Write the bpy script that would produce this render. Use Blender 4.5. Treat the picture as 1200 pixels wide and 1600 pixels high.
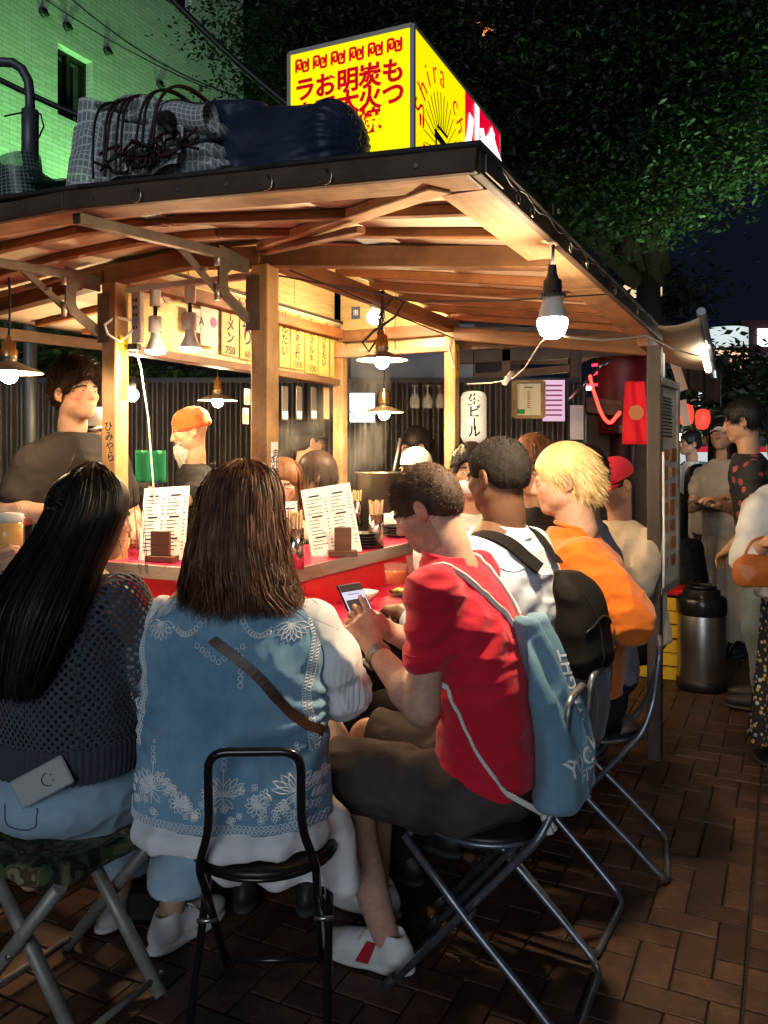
import bpy, bmesh, math, random
import numpy as np
from mathutils import Vector, Matrix, Euler
from mathutils.bvhtree import BVHTree
random.seed(7); RNG = np.random.default_rng(11)
for o in list(bpy.data.objects): bpy.data.objects.remove(o)
C = bpy.context.scene.collection
sc = bpy.context.scene
# ------------------------------------------------------------------ camera
F, H = 1280.0, 1.45
cam = bpy.data.cameras.new('camera'); camo = bpy.data.objects.new('camera', cam); C.objects.link(camo)
camo.location = (0, 0, H); camo.rotation_euler = (math.pi/2, 0, 0)
cam.sensor_fit = 'HORIZONTAL'; cam.sensor_width = 36; cam.lens = F/1200*36
cam.shift_y = -90/1200; cam.clip_start = .05; cam.clip_end = 400
sc.camera = camo
# ------------------------------------------------------------------ sky and ambient
w = bpy.data.worlds.new('World'); sc.world = w; w.use_nodes = True
nt = w.node_tree; bg = nt.nodes['Background']
bg.inputs[0].default_value = (.30, .42, .85, 1); bg.inputs[1].default_value = .0125   # clear night sky over a lit city
sun = bpy.data.lights.new('street_glow', 'SUN'); suno = bpy.data.objects.new('street_glow', sun); C.objects.link(suno)
sun.energy = .82; sun.angle = math.radians(30); sun.color = (.80, .89, 1.0)
suno.rotation_euler = (math.radians(75), 0, math.radians(-10))
sc.view_settings.view_transform = 'Standard'; sc.view_settings.look = 'None'
sc.view_settings.exposure = 0; sc.view_settings.gamma = 1
sc.cycles.use_denoising = True
sc.cycles.max_bounces = 8; sc.cycles.transparent_max_bounces = 16; sc.cycles.sample_clamp_indirect = 4
sc.cycles.caustics_reflective = False; sc.cycles.caustics_refractive = False
# ------------------------------------------------------------------ frames
TH = math.radians(26.2); CT, ST = math.cos(TH), math.sin(TH)
NP = Vector((-.436, 3.0, 0))
def SW(u, v, z=0.0): return Vector((NP.x+CT*u+ST*v, NP.y-ST*u+CT*v, z))
def at(px, py, Y): return Vector(((px-600)/F*Y, Y, H-(py-710)/F*Y))
def inv(p):
    dx, dy = p[0]-NP.x, p[1]-NP.y
    return (CT*dx-ST*dy, ST*dx+CT*dy)
# ------------------------------------------------------------------ materials
MATS = {}
def M(name, col=(.5,.5,.5), rough=.5, metal=0, var=0, scale=6, bump=0, bscale=60, emit=None, es=0, spec=.5,
      alpha=1, trans=0, attr=False, sss=0, coat=0, stretch=(1,1,1), ior=1.45, sheen=0, aniso=0, c2=None, detail=4, bdist=.004):
    if name in MATS: return MATS[name]
    m = bpy.data.materials.new(name); m.use_nodes = True; MATS[name] = m
    t = m.node_tree; N = t.nodes; L = t.links; b = N['Principled BSDF']
    b.inputs['Base Color'].default_value = (*col, 1); b.inputs['Roughness'].default_value = rough
    b.inputs['Metallic'].default_value = metal; b.inputs['Specular IOR Level'].default_value = spec
    b.inputs['Alpha'].default_value = alpha; b.inputs['Transmission Weight'].default_value = trans
    b.inputs['IOR'].default_value = ior; b.inputs['Coat Weight'].default_value = coat
    b.inputs['Sheen Weight'].default_value = sheen; b.inputs['Anisotropic'].default_value = aniso
    if sss: b.inputs['Subsurface Weight'].default_value = sss; b.inputs['Subsurface Radius'].default_value = (.012,.004,.002); b.inputs['Subsurface Scale'].default_value = .6
    if emit: b.inputs['Emission Color'].default_value = (*emit, 1); b.inputs['Emission Strength'].default_value = es
    csock = None
    tc = mp = None
    if var or bump or c2:
        tc = N.new('ShaderNodeTexCoord'); mp = N.new('ShaderNodeMapping'); mp.inputs['Scale'].default_value = stretch
        L.new(tc.outputs['Object'], mp.inputs[0])
    if var or c2:
        n = N.new('ShaderNodeTexNoise'); n.inputs['Scale'].default_value = scale; n.inputs['Detail'].default_value = detail
        n.inputs['Roughness'].default_value = .65
        L.new(mp.outputs[0], n.inputs[0])
        r = N.new('ShaderNodeValToRGB'); r.color_ramp.elements[0].position = .3; r.color_ramp.elements[1].position = .7
        ca = col if c2 else tuple(max(0, x*(1-var)) for x in col); cb = c2 if c2 else tuple(min(1, x*(1+var)) for x in col)
        r.color_ramp.elements[0].color = (*ca, 1); r.color_ramp.elements[1].color = (*cb, 1)
        L.new(n.outputs[0], r.inputs[0]); csock = r.outputs[0]
    if attr:
        a = N.new('ShaderNodeAttribute'); a.attribute_name = 'Col'
        if csock:
            mx = N.new('ShaderNodeMix'); mx.data_type = 'RGBA'; mx.blend_type = 'MULTIPLY'; mx.inputs[0].default_value = 1
            L.new(csock, mx.inputs[6]); L.new(a.outputs[0], mx.inputs[7]); csock = mx.outputs[2]
        else: csock = a.outputs[0]
    if csock: L.new(csock, b.inputs['Base Color'])
    if bump:
        n = N.new('ShaderNodeTexNoise'); n.inputs['Scale'].default_value = bscale; n.inputs['Detail'].default_value = 5
        L.new(mp.outputs[0], n.inputs[0])
        bp = N.new('ShaderNodeBump'); bp.inputs['Strength'].default_value = bump; bp.inputs['Distance'].default_value = bdist
        L.new(n.outputs[0], bp.inputs['Height']); L.new(bp.outputs[0], b.inputs['Normal'])
    return m
def E_(name, col, s):
    return M(name, tuple(min(.8, c*.8) for c in col), emit=col, es=s, rough=.4)
def wood(name, a, b, rough=.55, scale=3.0):
    """grain runs along local x"""
    if name in MATS: return MATS[name]
    m = M(name, a, rough, c2=b, scale=scale, stretch=(.35, 7, 7), bump=.25, bscale=9, detail=6)
    t = m.node_tree; N = t.nodes; L = t.links
    oi = N.new('ShaderNodeObjectInfo'); hs = N.new('ShaderNodeHueSaturation')
    mr = N.new('ShaderNodeMapRange'); mr.inputs[3].default_value = .8; mr.inputs[4].default_value = 1.15
    L.new(oi.outputs['Random'], mr.inputs[0]); L.new(mr.outputs[0], hs.inputs['Value'])
    bs = N['Principled BSDF']; src = bs.inputs['Base Color'].links[0].from_socket
    sn = N.new('ShaderNodeTexNoise'); sn.inputs['Scale'].default_value = 4.5; sn.inputs['Detail'].default_value = 6; sn.inputs['Roughness'].default_value = .7
    ge = N.new('ShaderNodeNewGeometry'); L.new(ge.outputs['Position'], sn.inputs[0])
    sr = N.new('ShaderNodeValToRGB'); sr.color_ramp.elements[0].position = .32; sr.color_ramp.elements[0].color = (.38,.33,.28,1); sr.color_ramp.elements[1].position = .56; sr.color_ramp.elements[1].color = (1,1,1,1); L.new(sn.outputs[0], sr.inputs[0])
    mx = N.new('ShaderNodeMix'); mx.data_type = 'RGBA'; mx.blend_type = 'MULTIPLY'; mx.inputs[0].default_value = .8; L.new(src, mx.inputs[6]); L.new(sr.outputs[0], mx.inputs[7])
    L.new(mx.outputs[2], hs.inputs['Color']); L.new(hs.outputs[0], bs.inputs['Base Color'])
    mp = [n for n in N if n.bl_idname == 'ShaderNodeMapping'][0]
    cb = N.new('ShaderNodeCombineXYZ'); ml = N.new('ShaderNodeMath'); ml.operation = 'MULTIPLY'; ml.inputs[1].default_value = 40
    L.new(oi.outputs['Random'], ml.inputs[0])
    for i in range(3): L.new(ml.outputs[0], cb.inputs[i])
    L.new(cb.outputs[0], mp.inputs['Location'])
    return m
# ------------------------------------------------------------------ mesh builder
def tag(o, label=None, cat=None, group=None, kind=None):
    if label: o['label'] = label
    if cat: o['category'] = cat
    if group: o['group'] = group
    if kind: o['kind'] = kind
    return o
def thing(name, label, cat, loc=(0,0,0), rz=0, group=None):
    o = bpy.data.objects.new(name, None); C.objects.link(o); o.empty_display_size = .1
    o.location = loc; o.rotation_euler = (0, 0, rz)
    return tag(o, label, cat, group)
def link(name, me, mat, parent=None, smooth=False):
    o = bpy.data.objects.new(name, me); C.objects.link(o)
    if mat and not me.materials: me.materials.append(mat)
    if parent: o.parent = parent
    if smooth: me.shade_smooth()
    return o
class MB:
    def __init__(s): s.v = []; s.f = []; s.sm = []
    def add(s, vs, fs, smooth=False):
        n = len(s.v); s.v += [tuple(p) for p in vs]; s.f += [tuple(i+n for i in f) for f in fs]; s.sm += [smooth]*len(fs)
        return s
    def box(s, c, d, rot=None, taper=1.0):
        c = Vector(c); x, y, z = d[0]/2, d[1]/2, d[2]/2
        vs = [Vector((sx*x*(taper if sz > 0 else 1), sy*y*(taper if sz > 0 else 1), sz*z)) for sz in (-1,1) for sy in (-1,1) for sx in (-1,1)]
        if rot is not None: vs = [rot @ v for v in vs]
        return s.add([c+v for v in vs], [(0,2,3,1),(4,5,7,6),(0,1,5,4),(2,6,7,3),(0,4,6,2),(1,3,7,5)])
    def bar(s, a, b, w, h, up=(0,0,1)):
        a, b = Vector(a), Vector(b); d = (b-a); L = d.length; x = d.normalized(); up = Vector(up)
        y = up.cross(x)
        if y.length < 1e-4: y = Vector((0,1,0)).cross(x)
        y.normalize(); z = x.cross(y)
        R = Matrix((x, y, z)).transposed()
        return s.box((a+b)/2, (L, w, h), R)
    def tube(s, pts, r, n=8, cap=True, closed=False):
        pts = [Vector(p) for p in pts]; k = len(pts)
        rs = r if isinstance(r, (list, tuple)) else [r]*k
        vs = []; fs = []; ref = None
        for i, p in enumerate(pts):
            if closed: t = pts[(i+1) % k]-pts[i-1]
            else: t = pts[min(i+1, k-1)]-pts[max(i-1, 0)]
            t.normalize()
            if ref is None:
                ref = t.orthogonal().normalized()
            ref = (ref - t*ref.dot(t))
            if ref.length < 1e-6: ref = t.orthogonal()
            ref.normalize(); b = t.cross(ref)
            for j in range(n):
                a = 2*math.pi*j/n; vs.append(p+(ref*math.cos(a)+b*math.sin(a))*rs[i])
        for i in range(k if closed else k-1):
            i2 = (i+1) % k
            for j in range(n):
                fs.append((i*n+j, i*n+(j+1) % n, i2*n+(j+1) % n, i2*n+j))
        s.add(vs, fs, True)
        if cap and not closed:
            m = len(s.v)-len(vs)
            s.f.append(tuple(m+j for j in reversed(range(n)))); s.sm.append(False)
            s.f.append(tuple(m+(k-1)*n+j for j in range(n))); s.sm.append(False)
        return s
    def cyl(s, a, b, r, r2=None, n=16): return s.tube([a, b], [r, r if r2 is None else r2], n)
    def lathe(s, prof, n=24, o=(0,0,0), R=None):
        o = Vector(o); vs = []; fs = []
        for (r, z) in prof:
            for j in range(n):
                a = 2*math.pi*j/n; v = Vector((r*math.cos(a), r*math.sin(a), z)); vs.append(o+(R @ v if R else v))
        for i in range(len(prof)-1):
            for j in range(n): fs.append((i*n+j, i*n+(j+1) % n, (i+1)*n+(j+1) % n, (i+1)*n+j))
        return s.add(vs, fs, True)
    def ball(s, c, r, n=12, m=8):
        r = (r,r,r) if not isinstance(r, (tuple, list)) else r; c = Vector(c)
        prof = [(math.sin(math.pi*i/m), -math.cos(math.pi*i/m)) for i in range(m+1)]
        vs = []; fs = []
        for (q, z) in prof:
            for j in range(n):
                a = 2*math.pi*j/n; vs.append(c+Vector((r[0]*q*math.cos(a), r[1]*q*math.sin(a), r[2]*z)))
        for i in range(m):
            for j in range(n): fs.append((i*n+j, i*n+(j+1) % n, (i+1)*n+(j+1) % n, (i+1)*n+j))
        return s.add(vs, fs, True)
    def prism(s, poly, z0, z1):
        """2-D polygon in xy extruded along z"""
        n = len(poly); vs = [(x, y, z0) for x, y in poly]+[(x, y, z1) for x, y in poly]
        fs = [tuple(reversed(range(n))), tuple(range(n, 2*n))]+[(i, (i+1) % n, n+(i+1) % n, n+i) for i in range(n)]
        return s.add(vs, fs)
    def sheet(s, fn, nu, nv, th=0):
        vs = [Vector(fn(i/nu, j/nv)) for j in range(nv+1) for i in range(nu+1)]
        fs = [(j*(nu+1)+i, j*(nu+1)+i+1, (j+1)*(nu+1)+i+1, (j+1)*(nu+1)+i) for j in range(nv) for i in range(nu)]
        return s.add(vs, fs, True)
    def mesh(s, name):
        me = bpy.data.meshes.new(name); me.from_pydata(s.v, [], s.f)
        me.polygons.foreach_set('use_smooth', s.sm); me.update(); return me
    def build(s, name, mat, parent=None, bevel=0, loc=None, rot=None, solid=0):
        me = s.mesh(name)
        if bevel:
            bm = bmesh.new(); bm.from_mesh(me)
            bmesh.ops.bevel(bm, geom=[e for e in bm.edges if e.is_manifold and e.calc_face_angle(0) > .6], offset=bevel, segments=1, affect='EDGES', profile=.5)
            bm.to_mesh(me); bm.free()
        o = link(name, me, mat, parent)
        if loc is not None: o.location = loc
        if rot is not None: o.rotation_euler = rot
        if solid:
            md = o.modifiers.new('solid', 'SOLIDIFY'); md.thickness = solid; md.offset = 0
        return o
BEAMS = {}
def beam(name, a, b, w, h, mat, parent, up=(0,0,1), bevel=.003):
    """a timber whose local x runs along its length (grain follows)"""
    a, b = Vector(a), Vector(b); d = b-a; L = d.length; x = d.normalized(); up = Vector(up)
    y = up.cross(x)
    if y.length < 1e-4: y = Vector((0,1,0)).cross(x)
    y.normalize(); z = x.cross(y)
    key = (round(L, 4), w, h, mat.name, bevel)
    if key in BEAMS: o = bpy.data.objects.new(name, BEAMS[key]); C.objects.link(o); o.parent = parent
    else:
        o = MB().box((0,0,0), (L, w, h)).build(name, mat, parent, bevel=bevel); BEAMS[key] = o.data
    R = Matrix((x, y, z)).transposed().to_4x4(); R.translation = (a+b)/2
    o.matrix_local = R
    return o
TXT = {}
def text(body, size, mat, parent, M4, name='lettering', bold=0.0, extrude=.0006, ax='CENTER', ay='CENTER', sx=1, line=1.0):
    key = (body, size, bold, extrude, ax, ay, mat.name, line)
    if key not in TXT:
        cu = bpy.data.curves.new('t', 'FONT'); cu.body = body; cu.size = size; cu.align_x = ax; cu.align_y = ay
        cu.offset = bold; cu.extrude = extrude; cu.resolution_u = 3; cu.space_line = line
        ob = bpy.data.objects.new('t', cu); C.objects.link(ob)
        bpy.context.view_layer.update()
        me = bpy.data.meshes.new_from_object(ob.evaluated_get(bpy.context.evaluated_depsgraph_get()))
        bpy.data.objects.remove(ob); bpy.data.curves.remove(cu)
        me.materials.clear(); me.materials.append(mat); TXT[key] = me
    o = bpy.data.objects.new(name, TXT[key]); C.objects.link(o); o.parent = parent
    o.matrix_local = M4 @ Matrix.Diagonal((sx, 1, 1, 1))
    return o
def frame(o, x, y):
    """matrix with origin o, x axis, y axis"""
    x = Vector(x).normalized(); y = Vector(y); z = x.cross(y).normalized(); y = z.cross(x)
    R = Matrix((x, y, z)).transposed().to_4x4(); R.translation = Vector(o); return R
# ------------------------------------------------------------------ numpy noise + implicit surfaces
_T = RNG.random((32, 32, 32)).astype(np.float32)
def vnoise(P):
    P = np.asarray(P, dtype=np.float64); I = np.floor(P).astype(int); f = P-I; f = f*f*(3-2*f); I &= 31; J = (I+1) & 31
    x0, y0, z0 = I.T; x1, y1, z1 = J.T; fx, fy, fz = f.T
    a = _T[x0,y0,z0]*(1-fx)+_T[x1,y0,z0]*fx; b = _T[x0,y1,z0]*(1-fx)+_T[x1,y1,z0]*fx
    c = _T[x0,y0,z1]*(1-fx)+_T[x1,y0,z1]*fx; d = _T[x0,y1,z1]*(1-fx)+_T[x1,y1,z1]*fx
    return ((a*(1-fy)+b*fy)*(1-fz)+(c*(1-fy)+d*fy)*fz)*2-1
def A3(p): return np.array([p[0], p[1], p[2]], dtype=np.float64)
def cone(a, b, ra, rb=None, k=.02, op='u'): return ('c', A3(a), A3(b), float(ra), float(ra if rb is None else rb), k, op)
def ell(c, r, R=None, k=.02, op='u'):
    R = np.eye(3) if R is None else np.array(R.to_3x3() if hasattr(R, 'to_3x3') else R)
    return ('e', A3(c), A3(r) if hasattr(r, '__len__') else np.array([r,r,r], float), R, k, op)
def loft(prof, pw=2.0, k=.02, op='u'):
    """prof rows: z, cx, cy, half width, half depth (z rising)"""
    return ('z', np.array(prof, float), pw, k, op)
def chain(pts, rs, k=.02): return [cone(pts[i], pts[i+1], rs[i], rs[i+1], k) for i in range(len(pts)-1)]
def _smooth_interp(z, zs, vs):
    # monotone-ish cubic (Catmull-Rom on non-uniform knots)
    n = len(zs); i = np.clip(np.searchsorted(zs, z)-1, 0, n-2); h = zs[i+1]-zs[i]; t = np.clip((z-zs[i])/h, 0, 1)
    m = np.gradient(vs, zs)
    return (2*t**3-3*t**2+1)*vs[i]+(t**3-2*t**2+t)*h*m[i]+(-2*t**3+3*t**2)*vs[i+1]+(t**3-t**2)*h*m[i+1]
def pbox(p):
    if p[0] == 'c':
        r = max(p[3], p[4]); return np.minimum(p[1], p[2])-r, np.maximum(p[1], p[2])+r
    if p[0] == 'e':
        e = np.sqrt(((p[3]*p[2][None, :])**2).sum(1)); return p[1]-e, p[1]+e
    q = p[1]; e = .02
    return (np.array([(q[:,1]-q[:,3]).min()-e, (q[:,2]-q[:,4]).min()-e, q[0,0]]), np.array([(q[:,1]+q[:,3]).max()+e, (q[:,2]+q[:,4]).max()+e, q[-1,0]]))
def peval(p, X, Y, Z):
    if p[0] == 'c':
        a, b, ra, rb = p[1:5]; d = b-a; L2 = max((d*d).sum(), 1e-9)
        px, py, pz = X-a[0], Y-a[1], Z-a[2]
        t = np.clip((px*d[0]+py*d[1]+pz*d[2])/L2, 0, 1)
        return np.sqrt((px-t*d[0])**2+(py-t*d[1])**2+(pz-t*d[2])**2)-(ra+(rb-ra)*t)
    if p[0] == 'e':
        c, r, R = p[1:4]; px, py, pz = X-c[0], Y-c[1], Z-c[2]
        l = [R[0,i]*px+R[1,i]*py+R[2,i]*pz for i in range(3)]
        k0 = np.sqrt(sum((l[i]/r[i])**2 for i in range(3))); k1 = np.sqrt(sum((l[i]/r[i]**2)**2 for i in range(3)))+1e-9
        return k0*(k0-1)/k1
    q, pw = p[1], p[2]; zz = Z[0,0,:]
    cx, cy, a, b = [_smooth_interp(np.clip(zz, q[0,0], q[-1,0]), q[:,0], q[:,i]) for i in (1,2,3,4)]
    a = np.maximum(a, .004); b = np.maximum(b, .004)
    u = np.abs((X-cx)/a); v = np.abs((Y-cy)/b)
    rad = (u**pw+v**pw+1e-12)**(1/pw)
    g = np.sqrt((u/a)**2+(v/b)**2)/(np.sqrt(u*u+v*v)+1e-9)
    d = (rad-1)/np.maximum(g, 1e-6)
    o = np.maximum(q[0,0]-Z, Z-q[-1,0])
    return np.where(o > 0, np.maximum(d, o), np.maximum(d, o))
def sdf_grid(prims, h):
    los, his = zip(*[pbox(p) for p in prims if p[-1] == 'u']); lo = np.min(los, 0)-3*h; hi = np.max(his, 0)+3*h
    n = np.ceil((hi-lo)/h).astype(int)+1
    D = np.full(n, .2, dtype=np.float32)
    ax = [lo[i]+h*np.arange(n[i]) for i in range(3)]
    for p in prims:
        k = p[-2]; op = p[-1]; a, b = pbox(p)
        i0 = np.maximum(np.floor((a-k-2*h-lo)/h).astype(int), 0); i1 = np.minimum(np.ceil((b+k+2*h-lo)/h).astype(int)+1, n)
        if (i1 <= i0).any(): continue
        X = ax[0][i0[0]:i1[0]][:,None,None]; Y = ax[1][i0[1]:i1[1]][None,:,None]; Z = ax[2][i0[2]:i1[2]][None,None,:]
        d = peval(p, X, Y, Z); s = (slice(i0[0],i1[0]), slice(i0[1],i1[1]), slice(i0[2],i1[2])); A = D[s]
        if op == 'u':
            hh = np.clip(.5+.5*(A-d)/k, 0, 1); D[s] = A*(1-hh)+d*hh-k*hh*(1-hh)
        else:
            hh = np.clip(.5-.5*(A+d)/k, 0, 1); D[s] = A*(1-hh)-d*hh+k*hh*(1-hh)
    return D, lo
_CO = [(i,j,k) for i in (0,1) for j in (0,1) for k in (0,1)]
_ED = [(a, b) for a in _CO for b in _CO if sum(b)-sum(a) == 1 and all(b[i] >= a[i] for i in range(3))]
def snets(D, lo, h):
    S = D < 0; n = D.shape
    cnt = sum(S[a:n[0]-1+a, b:n[1]-1+b, c:n[2]-1+c].astype(np.int8) for a,b,c in _CO)
    act = (cnt > 0) & (cnt < 8); I = np.argwhere(act)
    acc = np.zeros((len(I), 3)); num = np.zeros(len(I))
    for a, b in _ED:
        da = D[I[:,0]+a[0], I[:,1]+a[1], I[:,2]+a[2]]; db = D[I[:,0]+b[0], I[:,1]+b[1], I[:,2]+b[2]]
        m = (da < 0) != (db < 0); t = np.where(m, da/np.where(m, da-db, 1), 0)
        acc += m[:,None]*(np.array(a)+t[:,None]*(np.array(b)-np.array(a))); num += m
    V = lo+h*(I+acc/num[:,None])
    vid = np.full(act.shape, -1, dtype=np.int64); vid[act] = np.arange(len(I))
    Q = []
    for ax in range(3):
        o1, o2 = [(1,2),(2,0),(0,1)][ax]
        sl = [slice(1, n[i]-1) for i in range(3)]; sl[ax] = slice(0, n[ax]-1)
        s2 = list(sl); s2[ax] = slice(1, n[ax])
        A = S[tuple(sl)]; B = S[tuple(s2)]; K = np.argwhere(A != B)
        if not len(K): continue
        off = np.array([1,1,1]); off[ax] = 0; K0 = K+off; flip = A[tuple(K.T)]
        e1 = np.zeros(3, int); e1[o1] = 1; e2 = np.zeros(3, int); e2[o2] = 1
        c = [vid[tuple((K0-e).T)] for e in (e1+e2, e2, np.zeros(3, int), e1)]
        q = np.stack(c, 1); q[~flip] = q[~flip][:, ::-1]; Q.append(q)
    return V, np.concatenate(Q)
def vnormals(V, Q):
    n = np.cross(V[Q[:,2]]-V[Q[:,0]], V[Q[:,3]]-V[Q[:,1]]); N = np.zeros_like(V)
    for i in range(4): np.add.at(N, Q[:,i], n)
    return N/(np.linalg.norm(N, axis=1)[:,None]+1e-12)
def implicit(prims, h, disp=None):
    D, lo = sdf_grid(prims, h); V, Q = snets(D, lo, h)
    if disp is not None:
        Nn = vnormals(V, Q); V = V+Nn*disp(V, Nn)[:,None]
    return V, Q
def np_mesh(name, V, Q, col=None, uv=None):
    me = bpy.data.meshes.new(name); k = Q.shape[1]
    me.vertices.add(len(V)); me.vertices.foreach_set('co', np.ascontiguousarray(V, dtype=np.float32).ravel())
    me.loops.add(Q.size); me.loops.foreach_set('vertex_index', np.ascontiguousarray(Q, dtype=np.int32).ravel())
    me.polygons.add(len(Q)); me.polygons.foreach_set('loop_start', np.arange(0, Q.size, k, dtype=np.int32))
    me.polygons.foreach_set('loop_total', np.full(len(Q), k, dtype=np.int32))
    me.polygons.foreach_set('use_smooth', np.ones(len(Q), dtype=bool))
    me.update(calc_edges=True)
    if col is not None:
        a = me.attributes.new('Col', 'FLOAT_COLOR', 'POINT'); a.data.foreach_set('color', np.concatenate([col, np.ones((len(col),1))], 1).astype(np.float32).ravel())
    if uv is not None:
        l = me.uv_layers.new(name='UVMap'); l.data.foreach_set('uv', uv[Q.ravel()].astype(np.float32).ravel())
    return me
def folds(amp, freq, stretch=(1,1,1), seed=0, ridge=True):
    st = np.array(stretch)*freq
    def f(V, Nn=None):
        n = vnoise(V*st+seed*7.3)+.5*vnoise(V*st*2.1+seed*3.1)
        return amp*((1-np.abs(n))**2-.4 if ridge else n)
    return f
def ribbons(paths, w, taper=.35, jitter=.0, rng=RNG, side=None):
    """paths: (n, k, 3) arrays -> flat ribbons; returns V, Q"""
    P = np.asarray(paths); n, k, _ = P.shape
    T = np.gradient(P, axis=1); T /= np.linalg.norm(T, axis=2, keepdims=True)+1e-9
    if side is None:
        sd = rng.normal(size=(n,1,3))
    else: sd = side+jitter*rng.normal(size=(n,1,3))
    B = np.cross(T, np.broadcast_to(sd, P.shape)); B /= np.linalg.norm(B, axis=2, keepdims=True)+1e-9
    t = np.linspace(0, 1, k); ww = w*np.where(t < .6, 1, 1-(1-taper)*(t-.6)/.4)
    ww = ww[None,:,None]*(.6+.8*rng.random((n,1,1)))
    V = np.stack([P-B*ww/2, P+B*ww/2], 2).reshape(-1, 3)
    i = np.arange(n)[:,None]*k*2+np.arange(k-1)[None,:]*2; i = i.ravel()
    return V, np.stack([i, i+1, i+3, i+2], 1)
# ================================================================== SETTING
ROT = -TH
def onplane_u(px, py, u):
    """point of the pixel's ray on the vertical plane of constant u"""
    d = Vector(((px-600)/F, 1, -(py-710)/F)); n = Vector((CT, -ST, 0)); t = (NP+n*u).dot(n)/d.dot(n)
    return Vector((0,0,H))+d*t
def onplane_v(px, py, v):
    d = Vector(((px-600)/F, 1, -(py-710)/F)); n = Vector((ST, CT, 0)); t = (NP+n*v).dot(n)/d.dot(n)
    return Vector((0,0,H))+d*t
def ground_at(px, py):
    Y = H*F/(py-710); return Vector(((px-600)/F*Y, Y, 0))
# ---- ground sheet and pavers
g = MB().add([(-90,-30,-.012),(90,-30,-.012),(90,160,-.012),(-90,160,-.012)], [(0,1,2,3)]).build('ground', M('grout', (.032,.027,.023), .9, var=.3, scale=40, bump=.4, bscale=200))
tag(g, kind='structure')
m_pav = M('paver_clay', (.088,.046,.030), .58, var=.35, scale=28, bump=.5, bscale=140, detail=8, bdist=.003)
t_ = m_pav.node_tree; oi = t_.nodes.new('ShaderNodeObjectInfo'); hs = t_.nodes.new('ShaderNodeHueSaturation')
mr = t_.nodes.new('ShaderNodeMapRange'); mr.inputs[3].default_value = .55; mr.inputs[4].default_value = 1.35
t_.links.new(oi.outputs['Random'], mr.inputs[0]); t_.links.new(mr.outputs[0], hs.inputs['Value'])
bs_ = t_.nodes['Principled BSDF']; t_.links.new(bs_.inputs['Base Color'].links[0].from_socket, hs.inputs['Color']); t_.links.new(hs.outputs[0], bs_.inputs['Base Color'])
ge = t_.nodes.new('ShaderNodeNewGeometry'); sn = t_.nodes.new('ShaderNodeTexNoise'); sn.inputs['Scale'].default_value = 3.2; sn.inputs['Detail'].default_value = 9; sn.inputs['Roughness'].default_value = .72; t_.links.new(ge.outputs['Position'], sn.inputs[0])
sr = t_.nodes.new('ShaderNodeValToRGB'); sr.color_ramp.elements[0].position = .36; sr.color_ramp.elements[0].color = (.35,.33,.32,1); sr.color_ramp.elements[1].position = .62; sr.color_ramp.elements[1].color = (1.25,1.15,1.05,1); t_.links.new(sn.outputs[0], sr.inputs[0])
mx = t_.nodes.new('ShaderNodeMix'); mx.data_type = 'RGBA'; mx.blend_type = 'MULTIPLY'; mx.inputs[0].default_value = 1; t_.links.new(hs.outputs[0], mx.inputs[6]); t_.links.new(sr.outputs[0], mx.inputs[7]); t_.links.new(mx.outputs[2], bs_.inputs['Base Color'])
for n_ in t_.nodes:
    if n_.bl_idname == 'ShaderNodeMapping': t_.links.new(ge.outputs['Position'], n_.inputs[0])
sr2 = t_.nodes.new('ShaderNodeMapRange'); sr2.inputs[3].default_value = .38; sr2.inputs[4].default_value = .75; t_.links.new(sn.outputs[0], sr2.inputs[0]); t_.links.new(sr2.outputs[0], bs_.inputs['Roughness'])
PW = .102; GAP = .006; UL = 1.61
def paver_mesh(lx, ly):
    mb = MB().box((0,0,-.02), (lx-GAP, ly-GAP, .04)); me = mb.mesh('paver')
    bm = bmesh.new(); bm.from_mesh(me); bmesh.ops.bevel(bm, geom=[e for e in bm.edges if all(v.co.z > -.01 for v in e.verts)], offset=.005, segments=2, affect='EDGES', profile=.6); bm.to_mesh(me); bm.free()
    me.materials.append(m_pav); return me
PM = {}
pav = []
i0 = -14; 
for ix in range(-46, 66):
    for iy in range(-22, 124):
        k = (ix-iy) % 4
        if k == 0: u0, u1, v0, v1 = ix, ix+2, iy, iy+1
        elif k == 2: u0, u1, v0, v1 = ix, ix+1, iy-1, iy+1
        else: continue
        u0, u1, v0, v1 = [q*PW for q in (u0, u1, v0, v1)]
        if u0 >= UL-1e-6: continue
        u1 = min(u1, UL)
        if u1-u0 < .02: continue
        pav.append((u0, u1, v0-2.0, v1-2.0))
for r in range(0, 124):
    for q in range(0, 40):
        u0 = UL+.004+q*PW*2-(PW if r % 2 else 0); u1 = u0+PW*2; u0 = max(u0, UL+.004)
        pav.append((u0, u1, r*PW-2.0, (r+1)*PW-2.0))
vis = []
for (u0, u1, v0, v1) in pav:
    c = SW((u0+u1)/2, (v0+v1)/2)
    if c.y < 1.7 or c.y > 13: continue
    px = 600+F*c.x/c.y; py = 710+F*H/c.y
    if px < -260 or px > 1460: continue
    open_ = (px > 820 and py > 930) or (px > 560 and py > 1500) or (px < 560 and py > 1380)
    vis.append(((0 if open_ else 1, c.y), u0, u1, v0, v1))
vis.sort(key=lambda t: t[0])
rest = MB()
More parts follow.
